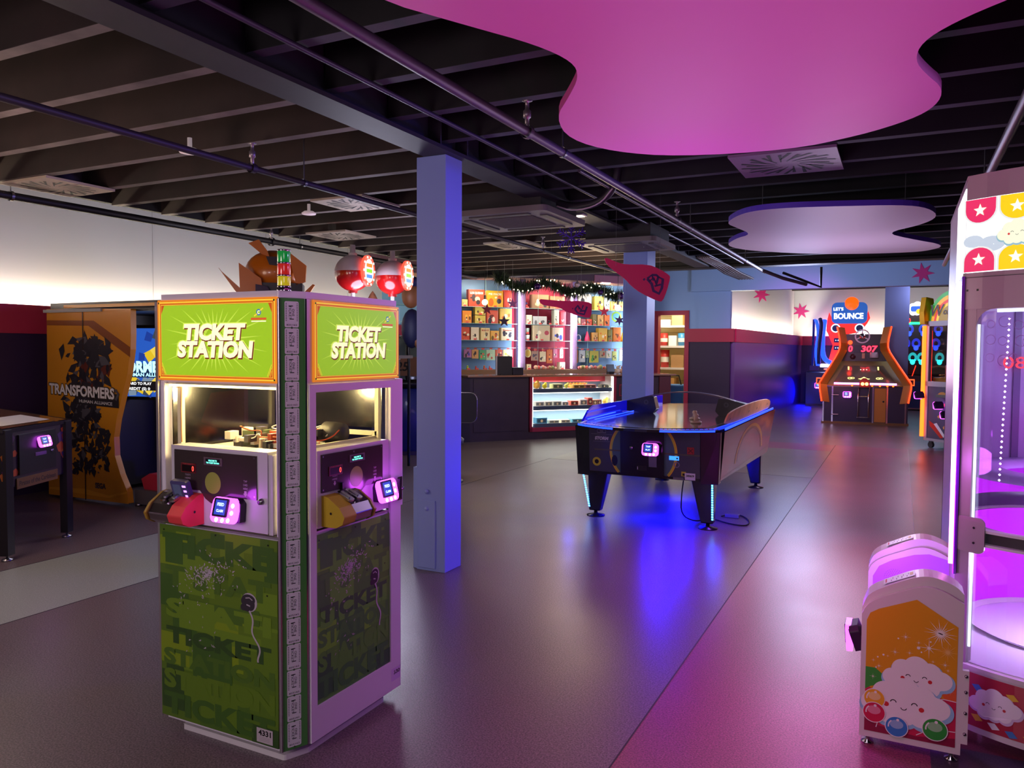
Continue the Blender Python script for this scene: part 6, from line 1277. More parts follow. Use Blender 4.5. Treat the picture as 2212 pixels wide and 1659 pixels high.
b.quad(sc5, -.19, .4, -.16, -.01, .0058, glow((30, 50, 90), .6)); GT = glow((160, 225, 250), 1.6)
b.text(sc5, -.17, -.045, 'ORMERS', .11, .0062, GT, al='l', bold=.05, w=.55); b.text(sc5, -.17, -.13, 'HUMAN ALLIANCE', .035, .0062, GT, al='l', bold=.03, w=.52); b.quad(sc5, -.14, .2, -.3, -.2, .0060, glow((24, 22, 28), .5))
b.text(sc5, -.16, -.225, 'CARD TO PLAY', .028, .0064, glow((235, 235, 235), 1.5), al='l', bold=.02, w=.3); b.text(sc5, -.18, -.28, 'CREDIT (S) 0', .028, .0064, glow((235, 235, 235), 1.5), al='l', bold=.02, w=.3)
b.build('screen_image', sb)
b = MB(); s0 = onfloor(305, 1092) - O5; b.prism(FRONT(0, .15, 0), [(xr + .02, .16), (xr + 1.0, .16), (xr + 1.0, .3), (xr + .1, .32), (xr - .02, .26)], -.9, 0, mat((176, 36, 62), .5)); b.build('seat', B5, bevel=.02)
b = MB(); b.prism(FRONT(0, .6, 0), [(xr + .3, .8), (xr + .9, .7), (xr + .9, 1.15), (xr + .45, 1.1)], -.05, 0, mat((120, 24, 30), .5)); b.build('seat_back', B5)
for x_, y_ in ((.1, .1), (xr, .1), (xr + 1.2, .2)): b = MB(); b.lathe([(0, 0), (.03, 0), (.03, .03), (0, .03)], STEEL, (x_, y_, 0), k=10); b.build('foot', B5)
# generic orange domed topper on the cabinet roof
hc = at(592, 590, 8.05); hd = thing('domed_topper', 'rounded orange domed ornament with pointed side fins on top of the yellow cabinet', 'ornament', (hc.x, hc.y, 2.0), R(38))
OR5 = mat((206, 112, 22), .3, coat=.5); dz = hc.z - 2.0
b = MB(); b.ball((0, 0, dz), .29, OR5, k=28, sc_=(1.0, .9, .8)); b.build('dome', hd)
b = MB(); b.box(-.18, .3, -.26, .1, dz - .32, dz - .12, mat((34, 28, 40), .4)); b.box(-.22, .22, -.2, .2, 0, .1, BLACK); b.build('base', hd)
ff = FRONT(0, -.2, dz)
for pts, n0, n1, m_ in (([(-.52, .03), (-.5, -.0), (-.22, -.26), (-.3, -.27), (-.36, -.2)], -.05, 0, OR5), ([(.25, -.27), (.34, -.26), (.42, -.13), (.4, -.12)], -.05, 0, OR5), ([(-.22, .27), (-.12, .31), (-.04, .2), (-.02, .14), (-.1, .17)], 0, .05, OR5), ([(.16, .2), (.34, .06), (.33, -.1), (.24, -.14)], -.02, .06, OR5), ([(-.31, .07), (-.1, -.08), (-.08, -.2), (-.3, -.22)], .02, .08, OR5)):
    b = MB(); b.prism(ff, pts, n0, n1, m_); b.build('fin', hd, bevel=.008)
b = MB(); b.prism(ff, [(-.05, .14), (.06, .14), (.07, .05), (-.02, .06)], .05, .07, mat((30, 18, 36), .3)); b.prism(ff, [(-.15, -.14), (-.04, -.16), (.0, -.22), (-.15, -.24)], .08, .1, mat((50, 20, 60), .2)); b.build('dark_vent', hd)

# two float-shaped lamps on stems
def floatlamp(x, y, d, label):
    c = at(x, y, d); t = thing('float_lamp', label, 'lamp', (c.x, c.y, c.z - .95), R(10), 'red and white fishing float lamps')
    H0 = .95
    b = MB(); b.ball((0, 0, H0), .2, mat((214, 204, 210), .35), k=28, h=(4, 90)); b.ball((0, 0, H0), .2, mat((176, 22, 24), .2, coat=.6), k=28, h=(-90, 4)); b.build('float_body', t)
    b = MB(); b.lathe([(.045, H0 + .18), (.05, H0 + .22), (.03, H0 + .225), (.028, H0 + .31), (0, H0 + .31)], CW, k=14); b.build('top_pin', t)
    b = MB(); b.lathe([(.05, H0 - .22), (.055, H0 - .18)], mat((150, 20, 22), .3), k=14); b.lathe([(.022, 0), (.022, H0 - .2)], CW, k=12); b.lathe([(0, 0), (.09, 0), (.09, .02), (0, .02)], CW, k=12); b.build('stem', t)
    fr_ = Fr((.17, .0, H0 + .02), (-.02, 1, 0), (0, 0, 1)); b = MB()
    b.prism(fr_, [(.15 * math.cos(q), .17 * math.sin(q)) for q in [2 * PI * i / 24 for i in range(24)]], 0, .03, glow((255, 70, 50), 1.8)); b.disc(fr_, 0, 0, .11, .032, glow((255, 225, 215), 1.6), ry=.13)
    for v_, c_ in ((.06, (240, 120, 30)), (.0, (120, 200, 40)), (-.06, (60, 130, 220))): b.quad(fr_, -.07, .07, v_ - .02, v_ + .02, .034, glow(c_, 1.3))
    for k in range(10): b.disc(fr_, .132 * math.cos(k * .628), .152 * math.sin(k * .628), .013, .035, glow((255, 210, 190), 5), k=8)
    b.build('round_sign', t)
floatlamp(762, 590, 8.6, 'red and white float-shaped lamp nearer the green kiosk, with glowing round sign'); floatlamp(848, 600, 9.0, 'red and white float-shaped lamp nearer the purple column, with glowing round sign')
# machine under the lamps, hidden mostly by the kiosk
bm = at(800, 640, 9.0); BMz = bm.z
b = MB(); t = thing('float_game_cabinet', 'dark blue game cabinet under the float lamps, mostly hidden by the kiosk', 'arcade cabinet', (at(800, 700, 8.9).x, at(800, 700, 8.9).y, 0), R(10))
b.box(-.75, .14, -.25, .5, .05, 1.44, mat((20, 24, 56), .5)); b.box(-.77, .16, -.27, .52, 0, .05, BLACK); b.build('cabinet', t)
b = MB(); b.box(-.77, .3, -.27, .52, 1.44, 1.475, mat((60, 50, 60), .4)); b.build('top_board', t)
# brown cone and navy ornament on it
c = at(805, 640, 9.4); t = thing('brown_cone_ornament', 'pointed brown textured cone between the two float lamps', 'ornament', (c.x, c.y, 1.475), 0); b = MB(); b.lathe([(.2, 0), (.19, .35), (.12, .56), (.03, .74), (0, .78)], mat((150, 90, 60), .7, noise=.4, nscale=20, bump=.3, bscale=40), k=20); b.build('cone', t)
c = at(838, 640, 10.0); t = thing('navy_ornament', 'navy and tan rounded ornament behind the second float lamp', 'ornament', (at(890, 700, 10.2).x, at(890, 700, 10.2).y, 1.4), 0)
b = MB(); b.ball((0, 0, .42), .2, mat((16, 20, 62), .6), k=18, sc_=(.7, .7, 1.3)); b.build('lower_body', t)
b = MB(); b.ball((-.02, 0, .85), .15, mat((136, 84, 50), .5), k=18, sc_=(.8, .8, 1.1)); b.build('middle_body', t)
b = MB(); b.ball((-.02, 0, 1.03), .13, mat((22, 30, 84), .5), k=18, sc_=(1, 1, .6)); b.build('cap', t); b = MB(); b.tube([(-.05, 0, -1.4), (-.05, 0, .2)], .02, BLACK, k=10); b.build('pole', t); b = MB(); b.tube([(.05, 0, .3), (.2, 0, .1), (.3, 0, .0)], .06, mat((120, 78, 50), .6), k=8); b.build('tail', t)

# domed coin machine between kiosk and column
c = onfloor(892, 982); B6 = thing('domed_coin_machine', 'blue based coin machine with clear dome seen between kiosk and purple column', 'arcade machine', (c.x - .36, c.y + .4, 0), R(15))
b = MB(); b.lathe([(.62, .06), (.66, .1), (.66, .95), (.6, 1.0)], mat((42, 56, 130), .35, coat=.3), k=24); b.lathe([(.6, .0), (.6, .08)], mat((90, 80, 80), .4), k=24); b.build('base', B6)
b = MB(); b.lathe([(.66, .98), (.72, 1.02), (.7, 1.1), (.5, 1.12)], BLACK, k=32); b.build('rim', B6)
b = MB(); b.lathe([(.6, 1.1), (.59, 1.3), (.52, 1.5), (.38, 1.66), (.18, 1.75), (0, 1.77)], mat((150, 170, 172), .12, .6), k=32); b.build('dome', B6)
b = MB()
for a in (-2.2, -1.25, -.6, .4, 1.8, 2.8): b.tube([(.61 * math.cos(a), .61 * math.sin(a), 1.1), (.6 * math.cos(a), .6 * math.sin(a), 1.3), (.53 * math.cos(a), .53 * math.sin(a), 1.5), (.39 * math.cos(a), .39 * math.sin(a), 1.67), (.18 * math.cos(a), .18 * math.sin(a), 1.76)], .03, BLACK, k=6)
b.build('dome_frame', B6)
b = MB(); fr_ = Fr((.1, -.62, 1.3), (1, 0, 0), (0, .25, 1)); b.quad(fr_, -.1, .3, -.14, .14, 0, mat((140, 96, 70), .5)); b.text(fr_, .03, 0, '25', .13, .003, BLACK, bold=.02, shear=.1); b.build('price_plate', B6)
b = MB(); b.lathe([(0, .02), (.04, .01), (.06, 0)], WHITE, fr=FRONT(.04, -.66, .55), k=12); b.quad(FRONT(0, -.67, 0), -.03, .1, .4, .6, 0, mat((200, 190, 200), .4)); b.build('badge', B6)
b = MB(); b.prism(FRONT(-.03, -.7, 0), rrect(-.2, .1, .5, .98, .1), 0, .04, mat((22, 24, 60), .3)); b.build('side_pad', B6)
# swivel seat beside the column
c = at(994, 876, 8.8); B7 = thing('arcade_seat', 'dark rounded seat with chrome-edged back just beside the purple column', 'seat', (c.x, c.y, 0), R(22))
b = MB(); fr_ = FRONT(0, 0, 0); b.prism(fr_, rrect(-.2, .19, .72, 1.06, .08), -.03, 0, mat((12, 9, 24), .55)); b.build('backrest', B7)
b = MB(); b.tube([fr_.p(u, v, -.015) for u, v in rrect(-.2, .19, .72, 1.06, .08)], .008, CHROME, k=6, closed=True); b.build('chrome_edge', B7)
b = MB(); b.tube([(0, .03, .88), (-.1, .1, .86), (-.2, .2, .5)], .015, CHROME, k=6); b.tube([(-.2, .25, 0.02), (-.2, .25, .45)], .04, BLACK, k=12); b.lathe([(0, 0), (.2, 0), (.2, .02), (.04, .05)], BLACK, (-.2, .25, 0), k=20); b.build('post', B7)
b = MB(); b.lathe([(0, .44), (.2, .44), (.21, .5), (.16, .54), (0, .54)], mat((30, 24, 50), .4), (-.2, .25, 0), k=24); b.build('seat_pad', B7)

# pinball machine at the frame edge
G_p = Vector((-6.08, 4.02, 0)); U_p = Vector((-.43, .903, 0)).normalized(); ang = math.atan2(U_p.y, U_p.x)
B8 = thing('pinball_machine', 'pinball machine with pirate-game lettering and violet card reader in front of the wall', 'pinball machine', G_p, ang)
# local: x along the front (ends at 0), y away from the player
PB = mat((26, 22, 34), .35); b = MB(); b.add([(x, y, z) for x, y, z in ((-.6, 0, .52), (0, 0, .52), (0, 1.3, .6), (-.6, 1.3, .6), (-.6, 0, .93), (0, 0, .93), (0, 1.3, 1.12), (-.6, 1.3, 1.12))], [(0, 3, 2, 1), (0, 1, 5, 4), (1, 2, 6, 5), (2, 3, 7, 6), (3, 0, 4, 7), (4, 5, 6, 7)], PB); cb = b.build('cabinet', B8, bevel=.004)
b = MB(); f8 = FRONT(0, 0, 0); r8 = random.Random(2)
b.quad(f8, -.6, 0, .53, .925, .002, mat((50, 30, 40), .35))
for i in range(26):
    x_, z_ = r8.choice([r8.uniform(-.6, -.5), r8.uniform(-.13, -.02)]), r8.uniform(.6, .9); s_ = r8.uniform(.02, .05)
    b.flat(f8, [(min(0, x_ + s_ * math.cos(q)), z_ + s_ * math.sin(q)) for q in (0, 1.3, 2.8, 4.2, 5.2)], .003 + i * .0001, mat([(190, 80, 30), (206, 120, 40), (90, 50, 90), (150, 60, 40), (60, 50, 90)][i % 5], .35))
b.build('front_graphic', cb)
b = MB(); b.fbox(f8, -.48, -.14, .6, .9, .004, .018, BLACK); cd8 = b.build('coin_door', B8, bevel=.003)
b = MB(); b.fbox(f8, -.34, -.24, .72, .745, .018, .024, mat((90, 60, 100), .4)); b.lathe([(0, .01), (.012, .01), (.012, 0)], STEEL, fr=FRONT(-.18, -.018, .74), k=10); b.build('coin_slot', cd8)
b = MB(); b.fbox(f8, -.5, -.12, .5, .58, .006, .012, mat((120, 86, 50), .4, .4)); b.text(f8, -.31, .54, 'Pirates of the Caribbean', .035, .0125, mat((40, 24, 14), .4), w=.34, bold=.02); b.build('name_plate', B8)
reader(B8, f8, -.27, .82, .85, ('TAP', 'PLAY'))
b = MB(); b.add([(-.62, -.02, .93), (.02, -.02, .93), (.02, 1.3, 1.12), (-.62, 1.3, 1.12), (-.62, -.02, .96), (.02, -.02, .96), (.02, 1.3, 1.15), (-.62, 1.3, 1.15)], [(0, 1, 5, 4), (1, 2, 6, 5), (3, 0, 4, 7)], mat((60, 56, 60), .25, .6)); b.build('side_rail', B8)
gt = Fr((-.3, 0, .962), (1, 0, 0), (0, 1.3, .19)); b = MB(); b.quad(gt, -.3, .3, 0, 1.3, 0, mat((120, 84, 50), .15, coat=.9)); b.quad(gt, -.24, .2, .06, .3, .002, mat((225, 225, 220), .5))
for k in range(8): b.disc(gt, r8.uniform(-.22, .2), r8.uniform(.35, .6), .014, .004, glow((255, 190, 90), 5), k=8)
b.build('playfield', B8)
for x_, y_ in ((-.02, .0), (-.58, .0), (-.02, 1.28), (-.58, 1.28)):
    b = MB(); b.box(x_ - .03, x_ + .03, y_ - .03, y_ + .03, .04, .95 if y_ < .5 else .7, mat((40, 38, 44), .3, .5)); lg8 = b.build('leg', B8); b = MB(); b.lathe([(0, 0), (.035, 0), (.035, .012), (.01, .02), (.01, .05)], STEEL, (x_, y_, 0), k=12); b.build('foot', lg8)

B8.scale = (1.3, 1, 1)
# ------------------------------------------------------------------ hung from the ceiling
def panel(name, label, P, z, m, edge, wires):
    t = thing(name, label, 'ceiling panel', (0, 0, z)); b = MB(); P = smoothpts(P, 2)
    b.prism(TOP(), P, 0, .045, m, side=edge); b.build('board', t)
    for x, y in wires: b = MB(); b.tube([(x, y, .04), (x, y, DECK - z)], .003, STEEL, k=5); b.build('suspension_wire', t)
    return t
P1 = [(-1.25, 1.2), (-1.55, 1.6), (-1.6, 2.08), (-1.40, 2.45), (-1.26, 2.7), (-1.2, 2.92), (-1.24, 3.09), (-1.37, 3.3), (-1.56, 3.58), (-1.65, 3.97), (-1.52, 4.33), (-1.21, 4.6), (-.6, 4.72), (-.22, 4.56), (.02, 4.36), (.12, 4.17), (.14, 3.92), (.06, 3.67), (.02, 3.49), (.04, 3.3), (.14, 3.15), (.29, 3.02), (.6, 2.8), (.7, 2.3), (.6, 1.6), (.2, 1.2), (-.4, 1.05)]
panel('flower_ceiling_panel', 'big pink flower-shaped panel hanging nearest above the floor', P1, 2.7, mat((222, 108, 190), .55), mat((200, 70, 150), .5), ((-1.2, 3.9), (-.2, 4.2), (-.8, 2.0), (.2, 2.2)))
P2 = [(-1.44, 7.15), (-1.25, 6.75), (-1.07, 6.6), (-.8, 6.6), (-.51, 6.68), (-.02, 6.83), (.17, 7.06), (.26, 7.54), (.14, 7.97), (-.16, 8.36), (.03, 8.86), (.42, 9.6), (.23, 10.08), (-.1, 10.1), (-.5, 10.02), (-.9, 9.85), (-1.22, 9.6), (-1.63, 9.13), (-1.74, 8.66), (-1.54, 8.16), (-1.34, 7.92), (-1.4, 7.46)]
panel('flower_ceiling_panel', 'smaller lavender flower-shaped panel hanging further along the ceiling', P2, 2.7, mat((200, 184, 200), .55), mat((90, 60, 190), .5), ((-1.1, 7.0), (.0, 7.1), (-1.2, 9.2), (0, 9.6)))
PM = mat((92, 74, 92), .4, .3)
def pipe(name, label, x, z, y0, y1, r, m, heads=(), hangers=(), cat='pipe'):
    t = thing(name, label, cat, (x, y0, z)); b = MB(); b.tube([(0, 0, 0), (0, y1 - y0, 0)], r, m, k=12); b.build('pipe_run', t)
    for y in heads:
        b = MB(); b.lathe([(r * 1.5, -.02), (r * 1.5, .02)], m, fr=Fr((0, y - y0, 0), (1, 0, 0), (0, 0, 1)), k=12); b.lathe([(.012, 0), (.012, .05), (.022, .055), (.022, .09), (.012, .1), (.01, .14), (.03, .145), (0, .15)], mat((150, 140, 146), .3, .6), (0, y - y0, r * .8), k=12); b.build('sprinkler_head', t)
    for y in hangers:
        b = MB(); b.tube([(0, y - y0, 0), (0, y - y0, DECK - z)], .005, STEEL, k=5); b.lathe([(r * 1.25, -.012), (r * 1.25, .012)], STEEL, fr=Fr((0, y - y0, 0), (1, 0, 0), (0, 0, 1)), k=12); b.build('pipe_hanger', t)
    return t
pipe('sprinkler_pipe', 'mauve sprinkler pipe running the room length beside the big pink panel', -1.87, 2.75, -1.5, 12.3, .026, PM, (3.9, 7.1), (4.4, 7.6, 10.6))
pipe('sprinkler_pipe', 'mauve sprinkler pipe passing over the white prize machine', .5, 2.75, -1.5, 12.2, .028, PM, (9.0,), (6.5, 10.0))
pipe('sprinkler_pipe', 'dark sprinkler pipe crossing above the green kiosk', -3.9, 2.75, -1.5, 12.3, .022, mat((56, 44, 50), .5), (3.9, 8.6), (4.4, 9.4))
pipe('wall_pipe', 'black pipe with ring hangers along the top of the cream wall', -6.9, 2.85, -1.5, 12.3, .035, mat((22, 20, 24), .5), (7.2,), (4.1, 7.7))
pipe('electrical_conduit', 'thin dark conduit fixed beside the steel beam', -2.5, 2.93, -1.5, 12.3, .014, mat((70, 60, 78), .4, .3), (), (), 'conduit')
pipe('electrical_conduit', 'thin conduit further from the steel beam, past the air conditioner', -2.2, 2.9, 5.5, 12.3, .014, mat((90, 78, 92), .4, .3), (), (), 'conduit')
t = thing('bent_pipe', 'mauve pipe end with a square bent bracket below the lavender panel', 'pipe', (-1.6, 12.0, 2.62)); b = MB(); b.tube([(-.27, 0, .13), (0, .2, .02), (.3, .5, -.06)], .026, PM, k=8); b.tube([(.0, .2, .1), (.25, .4, .0), (.5, .55, -.1), (.5, .55, .2)], .02, DARK, k=8); b.build('pipe_run', t)
for k, (x, y, z) in enumerate(((-2.35, 11.9, 2.72),)):
    t = thing('cable_bundle', 'thick bundle of dark cables ending at the blue far wall', 'cables', (x, y, z))
    for j in range(6): b = MB(); b.tube([(-.15 + .03 * j, -1.3, .1), (-.1 + .04 * j, -.5, .06), (-.05 + .045 * j, 0, -.0), (.1 + .04 * j, .4, -.06)], .016, mat((70 + 8 * j, 64 + 6 * j, 66 + 4 * j), .4), k=6); b.build('cable', t)
# air conditioning cassettes
def ac(x, y, s, z, label):
    t = thing('air_conditioner', label, 'air conditioner', (x, y, z), 0, 'ceiling air conditioner cassettes'); AW = mat((120, 112, 112), .5)
    b = MB(); b.box(-s * .42, s * .42, -s * .42, s * .42, .05, 2.95 - z, mat((40, 37, 42), .6)); b.build('casing', t)
    b = MB(); b.prism(TOP(), rrect(-s / 2, s / 2, -s / 2, s / 2, .06), 0, .05, AW); fc = b.build('fascia', t, bevel=.01)
    b = MB(); b.quad(TOP(0, 0, 0), -s * .28, s * .28, -s * .28, s * .28, -.002, mat((44, 34, 52), .5))
    for k in range(16): b.box(-s * .28, s * .28, -s * .28 + k * s * .035, -s * .28 + k * s * .035 + .006, -.008, -.002, mat((90, 80, 96), .5))
    b.build('grille', fc)
    for a in range(4):
        b = MB(); fr = Fr((0, 0, 0), (math.cos(a * PI / 2), math.sin(a * PI / 2), 0), (-math.sin(a * PI / 2), math.cos(a * PI / 2), 0)); b.fbox(fr, -s * .3, s * .3, s * .36, s * .43, -.01, 0, mat((70, 64, 70), .5)); b.build('louvre', fc)
ac(-3.22, 6.55, .98, 2.74, 'square ceiling air conditioner with striped grille nearest the front column'); ac(-2.85, 8.66, .9, 2.74, 'square ceiling air conditioner further back, above the larger pink sign')
t = thing('duct_arm', 'dark bent flexible duct with a pale edge by the nearer air conditioner', 'duct', (-2.45, 6.3, 2.8)); b = MB(); b.tube(smoothpts([(-.3, .1, .05), (-.1, 0, -.02), (.15, -.05, .0), (.3, -.1, .12), (.32, -.1, .4)], 2, False), .035, mat((40, 34, 44), .5), k=8); b.build('hose', t)
b = MB(); b.tube(smoothpts([(-.3, .06, .02), (-.1, -.04, -.055), (.15, -.09, -.03), (.28, -.13, .09)], 2, False), .007, mat((190, 170, 180), .4), k=5); b.build('edge_strip', t)
# ceiling vents
def vent(x, y, s, label, rz=0.0, c=(150, 138, 124)):
    t = thing('ceiling_vent', label, 'vent', (x, y, 2.925), rz, 'swirl ceiling vents'); b = MB(); m = mat(c, .5)
    b.box(-s / 2, s / 2, -s / 2, s / 2, .0, .02, m); b.build('vent_plate', t); b = MB(); DKV = mat((20, 18, 20), .6)
    for k in range(28):
        a = 2 * PI * k / 28; r0, r1 = (.12, .4) if k % 2 else (.22, .46); sw = .35
        p = [(s * r0 * math.cos(a), s * r0 * math.sin(a)), (s * r0 * math.cos(a + .1), s * r0 * math.sin(a + .1)), (s * r1 * math.cos(a + sw + .09), s * r1 * math.sin(a + sw + .09)), (s * r1 * math.cos(a + sw), s * r1 * math.sin(a + sw))]
        b.flat(TOP(), p, -.002, DKV)
    b.build('swirl_slots', t); b = MB(); b.lathe([(s * .3, .02), (s * .3, .3)], mat((60, 56, 60), .5), k=20); b.build('duct_collar', t)
for x, y, s, l, c_ in ((-6.55, 4.3, .62, 'swirl vent nearest the pinball machine, above the cream wall', (150, 138, 124)), (-4.68, 6.0, .6, 'swirl vent above the float lamps', (150, 138, 124)), (-6.15, 7.6, .6, 'swirl vent over the far part of the cream wall', (150, 138, 124)), (-4.6, 9.25, .62, 'swirl vent left of the hanging purple snowflake', (140, 130, 118)), (-.78, 6.05, .72, 'plum swirl vent behind the big pink panel', (110, 84, 110))): vent(x, y, s, l, 0, tuple(min(255, int(q * 1.25)) for q in c_))
# smoke detectors and small lamps
def detector(x, y, label): 
    t = thing('ceiling_lamp', label, 'lamp', (x, y, 2.85), 0, 'small white ceiling lamps'); b = MB(); b.lathe([(0, 0), (.065, 0), (.07, .012), (.045, .03), (.015, .035), (.015, .1), (0, .1)], mat((230, 205, 215), .4, em=.15, emc=(255, 235, 235)), k=24); b.build('lamp_disc', t)
detector(-5.17, 5.9, 'small round white lamp under the joists above the cream wall'); detector(-4.28, 3.72, 'small round pinkish lamp under the joists nearest the front')
t = thing('emergency_light', 'small lit rectangular lamp at the edge of the nearer air conditioner', 'lamp', at(1235, 468, 7.6)); b = MB(); b.box(-.14, .14, -.06, .06, 0, .03, CW); b.build('housing', t); b = MB(); b.box(-.12, .12, -.045, .045, -.006, 0, glow((255, 235, 220), 1.6)); b.build('lens', t); b = MB(); b.box(-.01, .01, -.01, .01, .03, DECK - t.location.z, DARK); b.build('bracket', t)
t = thing('batten_lamp', 'small unlit rectangular lamp under the joists behind the pink panel', 'lamp', at(1870, 371, 6.3)); b = MB(); b.box(-.14, .14, -.03, .03, 0, .02, mat((150, 130, 150), .4)); b.build('tube_cover', t); b = MB(); b.box(-.11, .11, -.025, .025, .02, .06, DARK); b.build('base', t)
# snowflake
sp = at(1234, 514, 8.0); t = thing('snowflake_decoration', 'purple glittery snowflake hanging below the nearer air conditioner', 'decoration', sp, R(26)); fs = FRONT(); VM = mat((88, 50, 190), .3, .4); b = MB()
for k in range(6):
    a = PI / 2 + k * PI / 3; c_, s_ = math.cos(a), math.sin(a); T = lambda r, o: (r * c_ - o * s_, r * s_ + o * c_)
    def seg(p, q, w_): b.tube([fs.p(*p, 0), fs.p(*q, 0)], w_, VM, k=5)
    seg((0, 0), T(.155, 0), .008)
    for r0 in (.05, .085, .12):
        for o_ in (-1, 1): seg(T(r0, 0), T(r0 + .035, .035 * o_), .006)
b.build('flake', t); b = MB(); b.tube([(0, 0, .15), (0, 0, DECK - sp.z)], .0015, STEEL, k=4); b.build('thread', t)
# pink bottle-shaped signs with a dark emblem
def sign(P, d, label, logo, yawd, tilt):
    c = at(sum(p[0] for p in P) / len(P), sum(p[1] for p in P) / len(P), d); t = thing('hanging_sign', label, 'sign', c, 0, 'pink bottle-shaped hanging signs')
    U = Vector((math.cos(R(26.6)), math.sin(R(26.6)), 0)); N = Vector((math.sin(R(26.6)), -math.cos(R(26.6)), 0)); fr = Fr((0, 0, 0), U, (0, 0, 1), N); k = d / 1675
    mx = sum(p[0] for p in P) / len(P); my = sum(p[1] for p in P) / len(P)
    L = lambda x, y: ((x - mx) * k, -(y - my) * k)
    b = MB(); b.prism(fr, smoothpts([L(*p) for p in P], 1), -.012, 0, mat((232, 20, 96), .45)); bd = b.build('board', t)
    b = MB(); EM = mat((74, 20, 96), .45)
    for s_ in logo: b.stroke(fr, [L(*p) for p in s_[1]], s_[0] * k, .001, EM)
    b.build('emblem', bd)
    for x, y in ((P[2][0], P[2][1] - 14), (P[-4][0], P[-4][1] + 4)):
        q = fr.p(*L(x, y)); b = MB(); b.tube([q, q + Vector((0, 0, DECK - c.z - q.z))], .0015, STEEL, k=4); b.build('thread', t)
lg = [(6, [(1398, 602), (1408, 613), (1412, 628), (1424, 634), (1430, 622), (1432, 603), (1422, 598), (1418, 612)]), (5, [(1398, 602), (1408, 594), (1412, 606)]), (5, [(1408, 594), (1418, 594), (1424, 600)]), (4, [(1402, 608), (1412, 600), (1420, 618)]), (5, [(1390, 602), (1393, 605)]), (4, [(1414, 618), (1428, 614)])]
sign([(1304, 555), (1310, 572), (1330, 588), (1350, 602), (1364, 618), (1385, 633), (1422, 650), (1432, 651), (1441, 628), (1448, 600), (1446, 594), (1425, 581), (1400, 571), (1350, 572), (1330, 566)], 7.2, 'larger tilted pink bottle-shaped sign with dark emblem beside the second purple column', lg, 0, 0)
lg2 = [(4, [(1242, 668), (1248, 676), (1262, 679), (1266, 668), (1268, 662)]), (4, [(1242, 668), (1248, 660), (1252, 668)]), (3.5, [(1248, 660), (1256, 670), (1260, 659)]), (3, [(1236, 666), (1238, 667)]), (3.5, [(1252, 672), (1264, 671)])]
sign([(1163, 646), (1168, 658), (1190, 662), (1208, 664), (1225, 674), (1250, 682), (1272, 687), (1277, 683), (1279, 662), (1277, 654), (1255, 650), (1230, 650), (1210, 650), (1185, 648)], 9.3, 'smaller pink bottle-shaped sign hanging in front of the lit prize shelves', lg2, 0, 0)
# wall stars
def wstar(x, y, Yp, r, label, dirv=None, plane=None):
    if plane: 
        p0, n = plane; rr = ray(x, y); tt = (p0 - CO_).dot(n) / rr.dot(n); c = CO_ + rr * tt; U = Vector((-n.y, n.x, 0))
        if U.x < 0: U = -U
    else: c = onY(x, y, Yp); U = Vector((1, 0, 0)); n = Vector((0, -1, 0))
    t = MB(); fr = Fr((0, 0, 0), U, (0, 0, 1), n); t.star(fr, 0, 0, r, .002, mat((196, 40, 130), .5), k=7, inner=.42, rot=R(100), n1=.012); tag(t.build('wall_star', None, loc=c), label, 'wall decoration', 'pink wall stars')
wstar(1993, 590, YB - .12, .2, 'pink seven-pointed star on the blue header above the lamp machines')
wstar(1730, 672, 25.45, .26, 'pink seven-pointed star on the rear wall just beyond the bounce machine')
dB = (B - A).normalized() if hasattr(B, 'normalized') else Vector((0.05, 1, 0)); nB = Vector((dB.y, -dB.x, 0))
c = at(1645, 636, 17.6); t = thing('hanging_star', 'pink seven-pointed star hanging just behind the lower edge of the blue header', 'wall decoration', c, R(26), 'pink wall stars')
b = MB(); b.star(FRONT(), 0, 0, .2, -.005, mat((196, 40, 110), .5), k=7, inner=.42, rot=R(100), n1=.005); b.build('star', t); b = MB(); b.tube([(0, 0, .15), (0, 0, 3.6 - c.z)], .002, STEEL, k=4); b.build('thread', t)
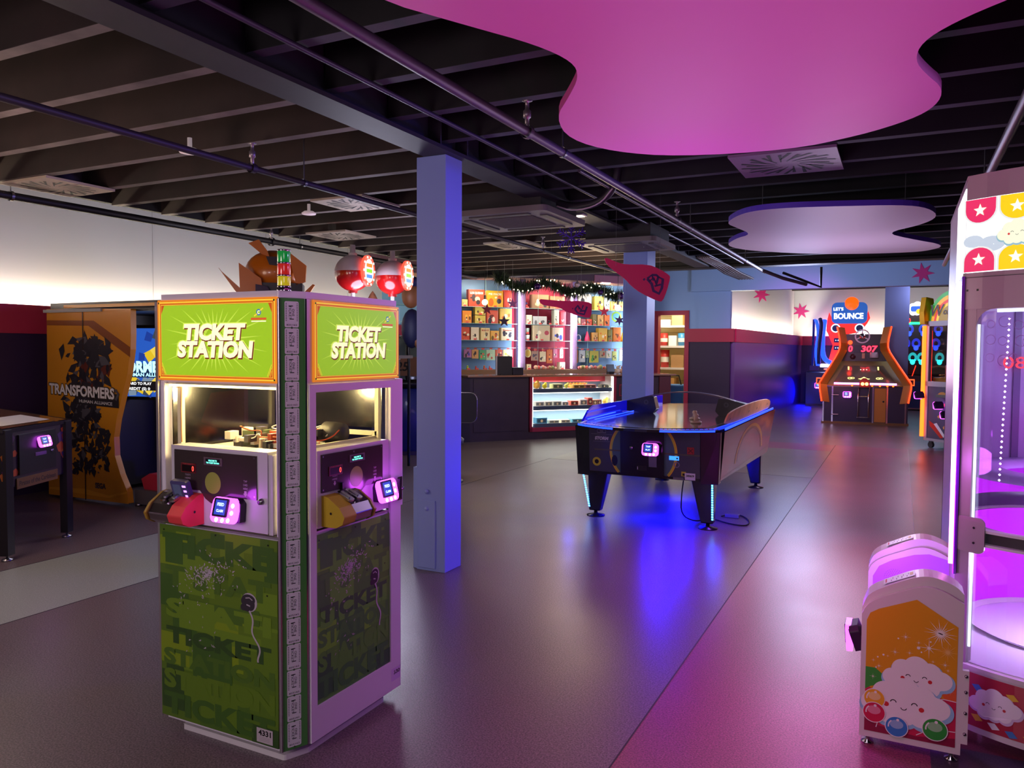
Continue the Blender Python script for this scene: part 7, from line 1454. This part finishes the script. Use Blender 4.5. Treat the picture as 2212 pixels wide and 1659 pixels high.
# little hanging stars over the counter
for i, (x, y) in enumerate(((1052, 668), (1089, 694), (1360, 672), (1338, 692), (1305, 673), (1107, 656))):
    c = at(x, y, 12.6); t = thing('star_ornament', ['dark red star ornament before the red board game boxes', 'black star ornament over the cream game boxes', 'plum star ornament at the door-side light tube', 'purple spiky star ornament by the lime ring', 'crimson star ornament over the door-side bay', 'lilac star ornament at the first light tube'][i], 'ornament', c, R(30), 'small star ornaments above the counter')
    b = MB(); col = [(120, 20, 50), (40, 16, 50), (130, 30, 90), (60, 40, 110), (170, 30, 80), (120, 60, 130)][i]; b.star(FRONT(), 0, 0, .09 if i > 2 else .1, -.01, mat(col, .4), k=6 if i == 3 else 5, inner=.4, n1=.01); b.build('star', t); b = MB(); b.tube([(0, 0, .08), (0, 0, DECK - c.z)], .0015, STEEL, k=4); b.build('thread', t)
# ------------------------------------------------------------------ coloured spots and added fill lights
PINK = (255, 50, 190); VIO = (96, 70, 255)
light('SPOT', (-.7, 3.0, .3), 42, (255, 74, 205), .3, (-.75, 3.3, 2.7), spot=140, blend=.9, name='panel_uplight')
light('SPOT', (-.5, 6.2, 2.68), 200, (255, 110, 205), .4, (-.5, 5.4, 0), spot=95, blend=1, name='pink_downlight')
light('SPOT', (-.75, 1.9, 2.6), 70, (255, 110, 200), .3, (-.65, 2.9, 0), spot=62, blend=1, name='pink_downlight')
light('SPOT', (1.6, 6.8, 2.3), 350, VIO, .3, (-2.8, 4.6, 1.3), spot=50, blend=.8, name='violet_spot')
light('SPOT', (2.0, 4.4, 2.5), 230, (196, 172, 255), .3, (-2.0, 2.6, 1.0), spot=60, blend=.8, name='violet_spot')
light('POINT', (-2.4, -1.3, 1.7), 110, (248, 225, 228), .5, name='fill_light')  # unseen point lights from here on, added as fill to brighten the room
light('POINT', (-.3, .3, 2.2), 25, (240, 215, 240), .4, name='fill_light')
light('POINT', (-5.3, 2.2, 1.9), 55, (255, 222, 200), .5, name='fill_light')
light('POINT', (-5.2, 7.0, 1.8), 60, (226, 228, 255), .4, name='fill_light')
light('POINT', (-4.2, 10.6, 2.5), 45, (255, 225, 180), .4, name='fill_light')
light('POINT', (-1.2, 4.6, 2.0), 14, (225, 200, 255), .5, name='fill_light')
light('POINT', (-.6, 9.0, 1.6), 45, (225, 205, 240), .4, name='fill_light')
light('POINT', (-1.5, 13.6, 2.5), 110, (200, 210, 255), .4, name='fill_light')
light('POINT', (.5, 19.5, 2.9), 60, (225, 215, 255), .4, name='fill_light')
light('SPOT', (-1.0, 14.2, 2.8), 160, (255, 120, 230), .3, (-3.0, 19.5, 1.0), spot=60, blend=.9, name='pink_downlight')
